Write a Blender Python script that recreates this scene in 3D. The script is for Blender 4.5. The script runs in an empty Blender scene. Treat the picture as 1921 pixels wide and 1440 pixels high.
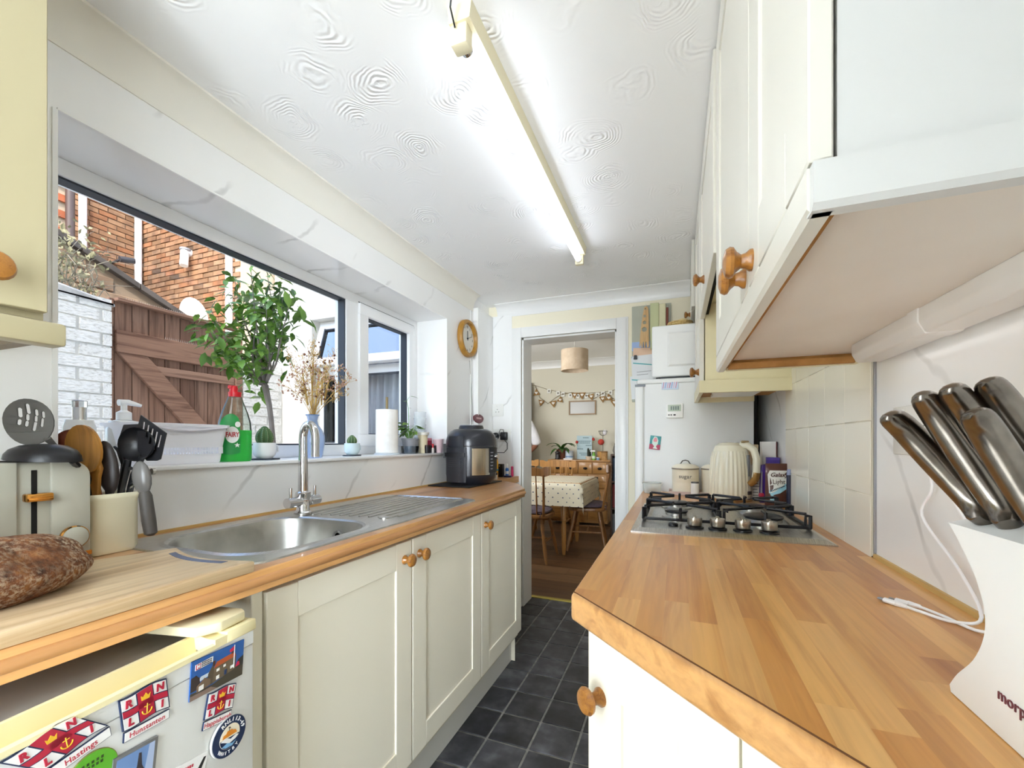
import bpy, bmesh, math, random
from mathutils import Vector, Matrix, Euler
random.seed(7)
C = bpy.context.scene.collection
SC = bpy.context.scene
PI = math.pi

# ---------------------------------------------------------------- camera, world, lights, exposure
cam_d = bpy.data.cameras.new('camera')
cam = bpy.data.objects.new('camera', cam_d)
C.objects.link(cam)
cam.location = (0, 0, 1.148)
cam.rotation_euler = (PI/2, 0, 0.3683)
cam_d.sensor_fit = 'HORIZONTAL'
cam_d.sensor_width = 36.0
cam_d.lens = 36.0*799.0/1921.0
cam_d.shift_y = (828.5-720.0)/1921.0
cam_d.clip_start = 0.02
cam_d.clip_end = 200
SC.camera = cam

w = bpy.data.worlds.new('world')
SC.world = w
w.use_nodes = True
wn = w.node_tree
bg = wn.nodes['Background']
sky = wn.nodes.new('ShaderNodeTexSky')
sky.sky_type = 'NISHITA'
sky.sun_disc = False
sky.sun_elevation = math.radians(48)
sky.sun_rotation = math.radians(150)
sky.air_density = 1.0
sky.dust_density = 2.5
wn.links.new(sky.outputs[0], bg.inputs[0])
bg.inputs[1].default_value = 0.29


def light(name, kind, loc, rot, energy, size=None, color=(1, 1, 1), portal=False):
    d = bpy.data.lights.new(name, kind)
    d.energy = energy
    d.color = color
    if size:
        d.shape = 'RECTANGLE'
        d.size, d.size_y = size
    o = bpy.data.objects.new(name, d)
    o.location = loc
    o.rotation_euler = rot
    C.objects.link(o)
    if portal:
        d.cycles.is_portal = True
    return o


sun = light('sun', 'SUN', (0, 0, 9), (0, 0, 0), 1.25, color=(1, .93, .82))
sun.rotation_euler = Vector((-.42, .62, -.78)).to_track_quat('-Z', 'Y').to_euler()
sun.data.angle = math.radians(.6)
# unseen fill lamp added behind the camera, and daylight through the two windows
light('rear_fill', 'AREA', (-.10, -2.6, 1.2), (PI/2+.08, 0, .08), 48, (.92, 1.9), (.80, .90, 1))
light('window_portal', 'AREA', (-1.56, 1.35, 1.48), (0, -PI/2, 0), 1, (.78, 1.68), portal=True)
light('dining_window_daylight', 'AREA', (-2.33, 3.12, 1.65), (PI/2, 0, 0), 14, (1.1, 1.0), (.95, .98, 1))
SC.view_settings.view_transform = 'Standard'
SC.view_settings.look = 'None'
SC.view_settings.gamma = 1
SC.view_settings.use_curve_mapping = False
SC.view_settings.exposure = 1.7
SC.cycles.max_bounces = 12
SC.cycles.diffuse_bounces = 9
SC.cycles.transparent_max_bounces = 16
SC.cycles.caustics_reflective = False
SC.cycles.caustics_refractive = False
SC.cycles.sample_clamp_indirect = 6


# ---------------------------------------------------------------- materials
def lin(h):
    if not isinstance(h, str):
        return tuple(h)
    v = [int(h[i:i+2], 16)/255 for i in (0, 2, 4)]
    return tuple(c/12.92 if c <= .04045 else ((c+.055)/1.055)**2.4 for c in v)


MATS = {}


def M(name, col='cccccc', rough=.5, metal=0., trans=0., alpha=1., emit=0., coat=0., ior=1.45, sub=0.):
    if name in MATS:
        return MATS[name]
    m = bpy.data.materials.new(name)
    m.use_nodes = True
    b = m.node_tree.nodes['Principled BSDF']
    c = lin(col)
    b.inputs['Base Color'].default_value = (*c, 1)
    b.inputs['Roughness'].default_value = rough
    b.inputs['Metallic'].default_value = metal
    b.inputs['Transmission Weight'].default_value = trans
    b.inputs['Alpha'].default_value = alpha
    b.inputs['IOR'].default_value = ior
    b.inputs['Coat Weight'].default_value = coat
    if emit:
        b.inputs['Emission Color'].default_value = (*c, 1)
        b.inputs['Emission Strength'].default_value = emit
    MATS[name] = m
    return m


class NT:
    """tiny helper round a material's node tree"""
    def __init__(s, m):
        s.t = m.node_tree
        s.b = s.t.nodes['Principled BSDF']

    def n(s, kind, **kw):
        x = s.t.nodes.new(kind)
        for k, v in kw.items():
            if k in x.inputs.keys():
                x.inputs[k].default_value = v
            else:
                setattr(x, k, v)
        return x

    def l(s, a, b):
        s.t.links.new(a, b)

    def ramp(s, src, stops):
        r = s.n('ShaderNodeValToRGB')
        e = r.color_ramp.elements
        while len(e) < len(stops):
            e.new(.5)
        for el, (p, c) in zip(e, stops):
            el.position = p
            el.color = (*lin(c), 1)
        s.l(src, r.inputs[0])
        return r.outputs[0]

    def coords(s, scale=(1, 1, 1), rot=(0, 0, 0), rnd=False, kind='Object'):
        tc = s.n('ShaderNodeTexCoord')
        mp = s.n('ShaderNodeMapping')
        mp.inputs['Scale'].default_value = scale
        mp.inputs['Rotation'].default_value = rot
        s.l(tc.outputs[kind], mp.inputs[0])
        if rnd:
            oi = s.n('ShaderNodeObjectInfo')
            mu = s.n('ShaderNodeVectorMath', operation='SCALE')
            mu.inputs[0].default_value = (31, 17, 23)
            s.l(oi.outputs['Random'], mu.inputs['Scale'])
            s.l(mu.outputs[0], mp.inputs['Location'])
        return mp.outputs[0]

    def mix(s, fac, a, b, mode='MIX'):
        x = s.n('ShaderNodeMix', data_type='RGBA', blend_type=mode)
        for v, i in ((fac, 0), (a, 6), (b, 7)):
            if hasattr(v, 'is_linked'):
                s.l(v, x.inputs[i])
            else:
                x.inputs[i].default_value = v if i == 0 else (*lin(v), 1)
        return x.outputs[2]

    def bump(s, h, strength=.3, dist=.005):
        x = s.n('ShaderNodeBump')
        x.inputs['Strength'].default_value = strength
        x.inputs['Distance'].default_value = dist
        s.l(h, x.inputs['Height'])
        s.l(x.outputs[0], s.b.inputs['Normal'])

    def col(s, o):
        s.l(o, s.b.inputs['Base Color'])

    def random(s):
        return s.n('ShaderNodeObjectInfo').outputs['Random']


def noisy(name, stops, scale=8, rough=.6, detail=4, bump=0, bdist=.003, stretch=(1, 1, 1), rnd=False, coat=0., metal=0., kind='Object'):
    if name in MATS:
        return MATS[name]
    m = M(name, stops[0][1], rough, coat=coat, metal=metal)
    t = NT(m)
    co = t.coords(stretch, rnd=rnd, kind=kind)
    n = t.n('ShaderNodeTexNoise', Scale=scale, Detail=detail)
    t.l(co, n.inputs['Vector'])
    t.col(t.ramp(n.outputs['Fac'], stops))
    if bump:
        t.bump(n.outputs['Fac'], bump, bdist)
    return m


def wood(name, dark, light, along='Y', rough=.35, varied=None, scale=1.0, coat=0.):
    """grain stretched along an axis; varied = colours picked by each object's own random number"""
    if name in MATS:
        return MATS[name]
    m = M(name, light, rough, coat=coat)
    t = NT(m)
    st = {'X': (.8, 14, 14), 'Y': (14, .8, 14), 'Z': (14, 14, .8)}[along]
    co = t.coords(tuple(v*scale for v in st), rnd=True)
    n = t.n('ShaderNodeTexNoise', Scale=2.2, Detail=5, Roughness=.6, Distortion=1.2)
    t.l(co, n.inputs['Vector'])
    n2 = t.n('ShaderNodeTexNoise', Scale=11, Detail=3)
    t.l(co, n2.inputs['Vector'])
    g = t.ramp(n.outputs['Fac'], [(.3, dark), (.52, light), (.75, light)])
    g2 = t.ramp(n2.outputs['Fac'], [(.30, 'c9c9c9'), (.65, 'ffffff')])
    c = t.mix(.30, g, g2, 'MULTIPLY')
    if varied:
        v = t.ramp(t.random(), [(i/(len(varied)-1), x) for i, x in enumerate(varied)])
        c = t.mix(1., c, v, 'MULTIPLY')
    t.col(c)
    return m


def marble(name, base='f8f8f7', vein='a9a8a5', rough=.14, tilt='X'):
    """white panel with thin broken diagonal grey veins"""
    m = M(name, base, rough)
    t = NT(m)
    a = .72
    co = t.coords((1, 1, 1), {'X': (a, 0, 0), 'Y': (0, -a, 0)}[tilt])
    nd = t.n('ShaderNodeTexNoise', Scale=3.3, Detail=4)
    t.l(co, nd.inputs['Vector'])
    sub = t.n('ShaderNodeVectorMath', operation='MULTIPLY_ADD')
    sub.inputs[1].default_value = (.16, .16, .16)
    t.l(nd.outputs['Color'], sub.inputs[0])
    t.l(co, sub.inputs[2])
    wv = t.n('ShaderNodeTexWave', Scale=1.55, Distortion=0)
    wv.bands_direction = 'Y' if tilt == 'X' else 'X'
    t.l(sub.outputs[0], wv.inputs['Vector'])
    n = t.n('ShaderNodeTexNoise', Scale=4.2, Detail=2)
    t.l(co, n.inputs['Vector'])
    v = t.ramp(wv.outputs['Fac'], [(.985, '000000'), (.9993, 'ffffff')])
    k = t.ramp(n.outputs['Fac'], [(.47, '000000'), (.62, 'b4b4b4')])
    f = t.mix(1., v, k, 'MULTIPLY')
    n3 = t.n('ShaderNodeTexNoise', Scale=1.7, Detail=2)
    t.l(co, n3.inputs['Vector'])
    b2 = t.ramp(n3.outputs['Fac'], [(.35, base), (.8, 'f0f0ef')])
    t.col(t.mix(f, b2, vein))
    return m


def glass(name, tint='ffffff', rough=0., refl=1.0):
    """window glass: clear with a fresnel sheen (thin pane)"""
    m = bpy.data.materials.new(name)
    m.use_nodes = True
    t = m.node_tree
    t.nodes.clear()
    out = t.nodes.new('ShaderNodeOutputMaterial')
    tr = t.nodes.new('ShaderNodeBsdfTransparent')
    tr.inputs[0].default_value = (*lin(tint), 1)
    gl = t.nodes.new('ShaderNodeBsdfGlossy')
    gl.inputs['Roughness'].default_value = rough
    fr = t.nodes.new('ShaderNodeFresnel')
    fr.inputs[0].default_value = 1.45
    mu = t.nodes.new('ShaderNodeMath')
    mu.operation = 'MULTIPLY'
    mu.inputs[1].default_value = refl
    t.links.new(fr.outputs[0], mu.inputs[0])
    mx = t.nodes.new('ShaderNodeMixShader')
    t.links.new(mu.outputs[0], mx.inputs[0])
    t.links.new(tr.outputs[0], mx.inputs[1])
    t.links.new(gl.outputs[0], mx.inputs[2])
    t.links.new(mx.outputs[0], out.inputs[0])
    MATS[name] = m
    return m


# ---------------------------------------------------------------- mesh builder
class MB:
    """collects shapes; build() links them as ONE mesh object"""
    def __init__(s):
        s.V, s.F, s.I = [], [], []
        s.mi = 0
        s.M = None

    def add(s, verts, faces, bev=0, seg=2, normals=True):
        if bev or normals:
            bm = bmesh.new()
            vs = [bm.verts.new(v) for v in verts]
            fs = [bm.faces.new([vs[i] for i in f]) for f in faces]
            if normals and len(fs) > 1:
                bmesh.ops.recalc_face_normals(bm, faces=fs)
            if bev:
                bmesh.ops.bevel(bm, geom=list(bm.edges), offset=bev, segments=seg, affect='EDGES', profile=.5)
            bm.verts.index_update()
            verts = [v.co.copy() for v in bm.verts]
            faces = [[v.index for v in f.verts] for f in bm.faces]
            bm.free()
        n = len(s.V)
        for v in verts:
            v = Vector(v)
            s.V.append(s.M @ v if s.M is not None else v)
        for f in faces:
            s.F.append([n+i for i in f])
            s.I.append(s.mi)
        return s

    def box(s, x0, x1, y0, y1, z0, z1, bev=0, seg=2):
        vs = [(x, y, z) for x in (x0, x1) for y in (y0, y1) for z in (z0, z1)]
        fs = [(0, 1, 3, 2), (4, 6, 7, 5), (0, 4, 5, 1), (2, 3, 7, 6), (0, 2, 6, 4), (1, 5, 7, 3)]
        return s.add(vs, fs, bev, seg)

    def prism(s, pts, axis, a0, a1, bev=0, seg=2):
        """2-D polygon swept along an axis: X -> pts are (y,z), Y -> (x,z), Z -> (x,y)"""
        def p3(p, a):
            return {'X': (a, p[0], p[1]), 'Y': (p[0], a, p[1]), 'Z': (p[0], p[1], a)}[axis]
        n = len(pts)
        vs = [p3(p, a0) for p in pts]+[p3(p, a1) for p in pts]
        fs = [list(range(n)), list(range(2*n-1, n-1, -1))]
        for i in range(n):
            j = (i+1) % n
            fs.append((j, i, n+i, n+j))
        return s.add(vs, fs, bev, seg)

    def poly(s, pts):
        return s.add(pts, [list(range(len(pts)))], normals=False)

    def rings(s, rings, closed=False, caps=True):
        n = len(rings[0])
        m = len(rings)
        vs = [p for r in rings for p in r]
        fs = []
        for i in range(m if closed else m-1):
            a, b = i*n, ((i+1) % m)*n
            for j in range(n):
                k = (j+1) % n
                fs.append((a+j, a+k, b+k, b+j))
        if caps and not closed:
            fs += [list(range(n-1, -1, -1)), list(range((m-1)*n, m*n))]
        return s.add(vs, fs)

    def lathe(s, prof, c=(0, 0, 0), n=24, axis='Z', caps=True, sx=1., sy=1., flip=1):
        rings = []
        for r, h in prof:
            ring = []
            for i in range(n):
                t = 2*PI*i/n
                a, b = r*math.cos(t)*sx, r*math.sin(t)*sy
                h2 = h*flip
                p = {'Z': (a, b, h2), 'X': (h2, a, b), 'Y': (a, h2, b)}[axis]
                ring.append((c[0]+p[0], c[1]+p[1], c[2]+p[2]))
            rings.append(ring)
        return s.rings(rings, caps=caps)

    def cyl(s, p0, p1, r0, r1=None, n=12):
        return s.tube([p0, p1], [r0, r0 if r1 is None else r1], n)

    def tube(s, pts, r, n=8, closed=False, flat=1.0):
        pts = [Vector(p) for p in pts]
        m = len(pts)
        rr = r if isinstance(r, (list, tuple)) else [r]*m
        up = None
        rings = []
        for i, p in enumerate(pts):
            if closed:
                t = (pts[(i+1) % m]-pts[i-1])
            else:
                t = pts[min(i+1, m-1)]-pts[max(i-1, 0)]
            t.normalize()
            if up is None:
                up = Vector((0, 0, 1)) if abs(t.z) < .9 else Vector((1, 0, 0))
            sd = t.cross(up)
            if sd.length < 1e-4:
                sd = t.cross(Vector((1, .3, .2)))
            sd.normalize()
            up = sd.cross(t).normalized()
            rings.append([p+(sd*math.cos(2*PI*k/n)+up*math.sin(2*PI*k/n)*flat)*rr[i] for k in range(n)])
        return s.rings(rings, closed=closed)

    def ball(s, c, r, u=14, v=9, noise=0.):
        rx, ry, rz = r if isinstance(r, (list, tuple)) else (r, r, r)
        rings = []
        for i in range(v+1):
            ph = PI*(i+.0)/v
            ph = min(max(ph, .02), PI-.02)
            rings.append([(c[0]+rx*math.sin(ph)*math.cos(2*PI*j/u), c[1]+ry*math.sin(ph)*math.sin(2*PI*j/u), c[2]-rz*math.cos(ph)) for j in range(u)])
        return s.rings(rings)

    def build(s, name, mats, parent=None, world=True, sharp=40):
        me = bpy.data.meshes.new(name)
        off = Vector(parent_world(parent)) if parent is not None and world else Vector((0, 0, 0))
        me.from_pydata([v-off for v in s.V], [], s.F)
        if not isinstance(mats, (list, tuple)):
            mats = [mats]
        for m in mats:
            me.materials.append(m)
        if len(mats) > 1:
            me.polygons.foreach_set('material_index', s.I)
        if sharp:
            me.shade_smooth()
            me.set_sharp_from_angle(angle=math.radians(sharp))
        me.update()
        o = bpy.data.objects.new(name, me)
        C.objects.link(o)
        if parent is not None:
            o.parent = parent
        return o


def parent_world(o):
    v = Vector((0, 0, 0))
    while o is not None:
        v += o.location
        o = o.parent
    return v


def tag(o, label, cat, group=None):
    o['label'] = label
    o['category'] = cat
    if group:
        o['group'] = group
    return o


def thing(name, label, cat, loc=(0, 0, 0), rz=0., group=None):
    o = bpy.data.objects.new(name, None)
    o.empty_display_size = .05
    C.objects.link(o)
    o.location = loc
    o.rotation_euler = (0, 0, rz)
    return tag(o, label, cat, group)


def struct(name, mb, m, parent=None, sharp=30):
    o = mb.build(name, m, parent, sharp=sharp)
    o['kind'] = 'structure'
    return o


def inst(o, loc, parent=None, rot=None, name=None, scale=None):
    """another object on the same mesh"""
    c = o.copy()
    c.location = loc
    if rot is not None:
        c.rotation_euler = rot
    if scale is not None:
        c.scale = scale
    c.parent = parent
    C.objects.link(c)
    return c


def dup(root, loc, rz=None, label=None, group=None):
    r = root.copy()
    C.objects.link(r)
    r.location = loc
    if rz is not None:
        r.rotation_euler = (0, 0, rz)
    if label:
        r['label'] = label
    if group:
        r['group'] = group
    for ch in list(root.children):
        c = ch.copy()
        C.objects.link(c)
        c.parent = r
        for g in list(ch.children):
            d = g.copy()
            C.objects.link(d)
            d.parent = c
    return r


FONT = {}


def text(body, parent, m, loc, rot, size, name='lettering', align='CENTER', ext=.0004, shear=0., sx=1., sp=1., bold=0.):
    d = bpy.data.curves.new(name, 'FONT')
    d.body = body
    d.size = size
    d.extrude = ext
    d.align_x = align
    d.align_y = 'CENTER'
    d.shear = shear
    d.space_character = sp
    d.offset = bold
    d.resolution_u = 3
    d.materials.append(m)
    f = bpy.data.objects.new(name, d)
    me = bpy.data.meshes.new_from_object(f)
    bpy.data.objects.remove(f)
    bpy.data.curves.remove(d)
    o = bpy.data.objects.new(name, me)
    C.objects.link(o)
    o.parent = parent
    o.location = loc
    o.rotation_euler = rot
    o.scale = (sx, 1, 1)
    return o


# shared materials
cream = M('cream_paint', 'eae5d3', .38)
cream_door = M('cream_door', 'f2ecdb', .33)
cream_dark = M('aged_cream', 'e6dcb6', .4)
white = M('white_plastic', 'f2f2f0', .3)
upvc = M('white_upvc', 'f5f6f7', .25)
chrome = M('chrome', 'd8d8da', .08, 1.)
steel = noisy('brushed_steel', [(.3, 'aeaca7'), (.7, 'd2d0cb')], 30, .28, 3, stretch=(18, 1, 1), metal=1.)
black = M('black_plastic', '17171a', .35)
blackmat = M('matt_black', '101012', .6)
knobwood = wood('knob_wood', '6f3f17', 'aa7230', 'X', .3, scale=2.5, coat=.3)
brass = M('rose_gold', 'e0a050', .12, 1.)
gasket = M('grey_gasket', '2d333d', .5)
shade_black = M('painted_shade', '15130f', .9)  # near-black that stands in for shade inside slots and gaps
leafg = noisy('leaf_green', [(.3, '2f5a1c'), (.7, '7da339')], 3, .42, 1, rnd=True)
soil = noisy('soil', [(.3, '2e2219'), (.7, '4a3828')], 60, .9)

# ================================================================ THE SHELL
XL, XR, YF, H = -1.258, .383, 2.80, 2.11
marb = marble('marble_panel')
marb_y = marble('marble_panel_far', tilt='Y')
wallpaper = M('cream_wallpaper', 'f4edd6', .7)
paint = M('white_gloss_paint', 'f1f1f0', .3)
grout = noisy('grout', [(.3, '6e6c68'), (.7, '94928c')], 40, .9, rnd=False)

# floor with a tile each
fl = MB().box(-1.5, .5, -3.95, 3.03, -.06, -.004)
floor = struct('floor', fl, grout)
slate = noisy('slate_tile', [(.25, '2a2a2d'), (.5, '4a4a4f'), (.75, '74747a')], 12, .42, 8, bump=.35, bdist=.004, rnd=True)
t = NT(slate)
lk = slate.node_tree.nodes['Principled BSDF'].inputs['Base Color'].links[0].from_socket
t.col(t.mix(1., lk, t.ramp(t.random(), [(0, '9c9c9c'), (.6, 'd0d0d0'), (1, 'ffffff')]), 'MULTIPLY'))
tile0 = None
P = .168
for j in range(-4, 16):
    for i in range(-1, 5):
        x, y = -.687+(i-.5)*P, .33+(j+.5)*P+.0
        mb = MB()
        if tile0 is None:
            g = .0042
            mb.box(-P/2+g, P/2-g, -P/2+g, P/2-g, -.006, 0, .002, 1)
            tile0 = mb.build('tile', slate, floor, world=False)
            tile0.location = (x, y, 0)
            o = tile0
        else:
            o = inst(tile0, (x, y, 0), floor)
        o.location.z = random.uniform(-.0006, .0)
        o.rotation_euler = (0, 0, random.uniform(-.004, .004))

# left wall with the window opening
wy0, wy1, wz0, wz1 = .508, 2.195, 1.085, 1.871
mb = MB()
mb.box(-1.56, XL, -3.95, wy0, 0, 2.2)
mb.box(-1.56, XL, wy1, 2.98, 0, 2.2)
mb.box(-1.56, XL, wy0, wy1, 0, wz0-.012)
mb.box(-1.56, XL, wy0, wy1, wz1, 2.2)
wall_left = struct('wall_left', mb, marb)
# bright aluminium edging round the opening and the panel joints
mb = MB()
for a, b in ((wy0-.008, wy0+.001), (wy1-.001, wy1+.005)):
    mb.box(XL-.002, XL+.003, a, b, wz0, wz1)
mb.box(XL-.002, XL+.003, wy0, wy1, wz1-.001, wz1+.004)
mb.box(XL-.001, XL+.004, 2.50, 2.507, .91, 2.01)
struct('trim_1', mb, white)
# window board
mb = MB().box(-1.475, XL+.012, wy0+.001, wy1-.001, wz0-.012, wz0, .003)
sill = struct('trim_2', mb, upvc)

# right wall: panel, square cream tiles above the hob, panel
mb = MB().box(XR, XR+.15, -3.95, 2.98, 0, 2.2)
wall_right = struct('wall_right', mb, marb)
mb = MB().box(XR-.004, XR, 1.083, 1.089, .912, 1.36)
mb.box(XR-.004, XR, 1.826, 1.832, .912, 1.35)
struct('trim_3', mb, M('silver_edging', 'aeb0b8', .25, .8))
creamtile = M('cream_wall_tile', 'f4efe0', .12)
tgrout = M('pale_grout', 'e4ddcb', .8)
mb = MB().box(XR-.006, XR+.001, 1.09, 1.825, .912, 1.62)
tback = mb.build('tile_bed', tgrout, wall_right)
tw, thh = .1475, .155
wt0 = None
for i in range(5):
    for k in range(5):
        y, z = 1.09+tw*(i+.5), .912+.125*0+thh*(k+.5)-.03
        z0, z1 = max(z-thh/2, .9125), min(z+thh/2, 1.62)
        if wt0 is None:
            mb = MB().box(-.002, 0, -tw/2+.0008, tw/2-.0008, -thh/2+.0008, thh/2-.0008, .0008, 1)
            wt0 = mb.build('tile', creamtile, wall_right, world=False)
            wt0.location = (XR-.006, y, z)
        else:
            inst(wt0, (XR-.006+random.uniform(-.0003, .0003), y, z), wall_right)

# far wall with the doorway
DX0, DX1, DZ = -1.007, -.358, 1.871
mb = MB()
mb.box(-3.9, DX0, YF, 2.98, -.1, 2.45)
mb.box(DX1, 1.3, YF, 2.98, -.1, 2.45)
mb.box(DX0, DX1, YF, 2.98, DZ, 2.45)
# this wall goes on outside as the back wall of the dining room: its window opening is cut below
mb = MB()
render_wall = noisy('pale_render', [(.3, 'dedbd2'), (.7, 'eae7df')], 5, .85, bump=.1)
WX0, WX1, WZ0, WZ1 = -2.93, -1.72, 1.09, 2.197
mb.box(-1.5, DX0, YF, 2.98, -.1, 2.6)
mb.box(DX1, 1.3, YF, 2.98, -.1, 2.6)
mb.box(DX0, DX1, YF, 2.98, DZ, 2.6)
wall_far = struct('wall_far', mb, wallpaper)
# tile panel beside the door, and the boxed pipe in the corner
mb = MB().box(XL, -1.08, YF-.006, YF, .91, 2.04)
struct('wall_far_panel', mb, marb_y)
mb = MB().box(XL, -1.222, 2.545, YF-.006, 0, 2.035, .002)
struct('trim_4', mb, marb)
mb = MB().box(-1.226, -1.2205, 2.5435, 2.548, .91, 2.02)
struct('trim_5', mb, white)

# unseen rear wall behind the camera, its opening added to let light in
mb = MB()
mb.box(-1.5, -1.25, -3.95, -3.85, 0, 2.2)
mb.box(.35, .5, -3.95, -3.85, 0, 2.2)
mb.box(-1.25, .35, -3.95, -3.85, 2.12, 2.2)
struct('wall_rear', mb, M('white_emulsion', 'f8f8f6', .8))
# unseen wall with a gap, added to screen the near cupboards from rear light
mb = MB()
mb.box(XL, -.82, -.32, -.20, 0, H)
mb.box(-.22, XR, -.32, -.20, 0, H)
mb.box(-.82, -.22, -.32, -.20, 2.02, H)
struct('wall_light_screen', mb, M('white_emulsion', 'f8f8f6', .8))
struct('floor.002', MB().box(XL, XR, -3.85, -.35, -.004, .0), M('bounce_floor', 'd9d6cf', .5))  # unseen pale floor added to bounce light into the kitchen

# ceiling: swirled plaster
ceil_m = M('swirl_plaster', 'fafafa', .8)
t = NT(ceil_m)
co = t.coords((1, 1, 1))
vo = t.n('ShaderNodeTexVoronoi', Scale=5.2, Randomness=.75)
wp = t.n('ShaderNodeTexNoise', Scale=5, Detail=3)
t.l(co, wp.inputs['Vector'])
wa_ = t.n('ShaderNodeVectorMath', operation='MULTIPLY_ADD')
wa_.inputs[1].default_value = (.11, .11, .11)
t.l(wp.outputs['Color'], wa_.inputs[0])
t.l(co, wa_.inputs[2])
t.l(wa_.outputs[0], vo.inputs['Vector'])
nz = t.n('ShaderNodeTexNoise', Scale=9, Detail=3)
t.l(co, nz.inputs['Vector'])
ad = t.n('ShaderNodeMath', operation='MULTIPLY_ADD')
ad.inputs[1].default_value = .035*5
t.l(nz.outputs['Fac'], ad.inputs[0])
t.l(vo.outputs['Distance'], ad.inputs[2])
si = t.n('ShaderNodeMath', operation='MULTIPLY')
si.inputs[1].default_value = 118
t.l(ad.outputs[0], si.inputs[0])
sn = t.n('ShaderNodeMath', operation='SINE')
t.l(si.outputs[0], sn.inputs[0])
fall = t.ramp(vo.outputs['Distance'], [(.12, 'ffffff'), (.52, '000000')])
n4 = t.n('ShaderNodeTexNoise', Scale=9, Detail=3)
t.l(co, n4.inputs['Vector'])
patch = t.ramp(n4.outputs['Fac'], [(.43, '000000'), (.58, 'ffffff')])
f1 = t.mix(1., fall, patch, 'MULTIPLY')
n5 = t.n('ShaderNodeTexNoise', Scale=85, Detail=2)
t.l(co, n5.inputs['Vector'])
blob = t.ramp(n5.outputs['Fac'], [(.5, '000000'), (.68, 'ffffff')])
core = t.ramp(vo.outputs['Distance'], [(.0, 'ffffff'), (.22, '000000')])
blob2 = t.mix(1., blob, core, 'MULTIPLY')
sv = t.mix(1., f1, sn.outputs[0], 'MULTIPLY')
hh = t.mix(1., sv, blob2, 'ADD')
t.bump(hh, .40, .005)
mb = MB().box(-1.56, .53, -3.95, 2.98, H, H+.1)
ceiling = struct('ceiling', mb, ceil_m)
# unseen block added overhead to shade the yard
struct('wall_sun_block', MB().box(-1.58, 1.6, -3.95, 2.79, H+.105, 5.6), M('sun_block_grey', 'c9c6be', .9))


def cove(name, pts_fn, m):
    prof = []
    for i in range(8):
        a = i/7*PI/2
        prof.append((1-math.sin(a), 1-math.cos(a)))   # concave from wall foot to ceiling lip
    return prof


# coving, left: concave strip from the wall to the ceiling
def cove_prof(px, pz):
    p = [(0, 0)]
    for i in range(9):
        a = i/8*PI/2
        p.append((px*(.06+.94*(1-math.cos(a))), -pz+pz*.94*math.sin(a)))
    p.append((px*1.02, -.004))
    p.append((px*1.02, 0))
    p[1:1] = [(0, -pz)]
    return p


mb = MB()
mb.prism([(XL+x, H+z) for x, z in cove_prof(.055, .10)], 'Y', -3.85, 2.54)
struct('trim_6', mb, M('coving_cream', 'f1eee4', .6))
mb = MB()
mb.prism([(YF-x, H+z) for x, z in cove_prof(.065, .08)], 'X', -1.19, .09)
struct('trim_7', mb, paint)
# door lining and moulded architrave
mb = MB()
mb.box(DX0-.001, DX0+.012, YF+.004, 2.976, 0, DZ)
mb.box(DX1-.012, DX1+.001, YF+.004, 2.976, 0, DZ)
mb.box(DX0, DX1, YF+.004, 2.976, DZ-.012, DZ+.001)
for d, th in ((.073, .012), (.062, .020), (.03, .014)):
    o_, i_ = d, 0.0
    if d == .03:
        o_ = .014
    mb.box(DX0-o_, DX0, YF-th, YF, 0, DZ+o_, .003)
    mb.box(DX1, DX1+o_, YF-th, YF, 0, DZ+o_, .003)
    mb.box(DX0, DX1, YF-th, YF, DZ, DZ+o_, .003)
struct('door_1', mb, paint)
mb = MB().box(DX0, DX1, 2.99, 3.03, -.004, .006, .002)
struct('trim_8', mb, M('brass_strip', 'b9a850', .35, .6))
# sealant bead along the left worktop
mb = MB().box(XL, XL+.005, .2, 2.55, .910, .917)
struct('trim_9', mb, M('old_sealant', 'c9a86a', .5))
mb = MB().box(XR-.006, XR, .36, 1.083, .910, .918)
struct('trim_10', mb, M('old_sealant', 'c9a86a', .5))

# ---------------------------------------------------------------- the kitchen window
win = thing('window_1', 'white framed kitchen window with a wide fixed pane and a narrow casement', 'window', (XL-.2, 1.35, wz0))
win['kind'] = 'structure'
fx0, fx1 = -1.53, -1.46
mb = MB()
mb.box(fx0, fx1, wy0, wy1, wz0, wz0+.05, .004)
mb.box(fx0, fx1, wy0, wy1, wz1-.045, wz1, .004)
mb.box(fx0, fx1, wy0, wy0+.05, wz0+.05, wz1-.045)
mb.box(fx0, fx1, wy1-.045, wy1, wz0+.05, wz1-.045)
mb.box(fx0, fx1, 1.602, 1.685, wz0+.05, wz1-.045)
mb.build('frame', upvc, win)
mb = MB()
g0, g1 = -1.506, -1.494
for (y0, y1, z0, z1) in ((wy0+.05, 1.602, wz0+.05, wz1-.045), (1.742, 2.098, wz0+.10, wz1-.092)):
    r = .0055
    mb.box(g0, -1.467, y0, y1, z0, z0+r)
    mb.box(g0, -1.467, y0, y1, z1-r, z1)
    mb.box(g0, -1.467, y0, y0+r, z0+r, z1-r)
    mb.box(g0, -1.467, y1-r, y1, z0+r, z1-r)
mb.build('gasket', gasket, win)
wg = glass('window_glass', 'fbfdfd', refl=.06)
mb = MB().box(-1.503, -1.497, wy0+.04, 1.61, wz0+.04, wz1-.035)
mb.build('pane', wg, win, sharp=0)
mb = MB()
cz0, cz1, cy0, cy1 = wz0+.042, wz1-.037, 1.683, 2.157
mb.box(-1.52, -1.448, cy0, cy1, cz0, cz0+.06, .006)
mb.box(-1.52, -1.448, cy0, cy1, cz1-.056, cz1, .006)
mb.box(-1.52, -1.448, cy0, cy0+.06, cz0+.06, cz1-.056)
mb.box(-1.52, -1.448, cy1-.06, cy1, cz0+.06, cz1-.056)
sash = mb.build('casement', upvc, win)
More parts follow.
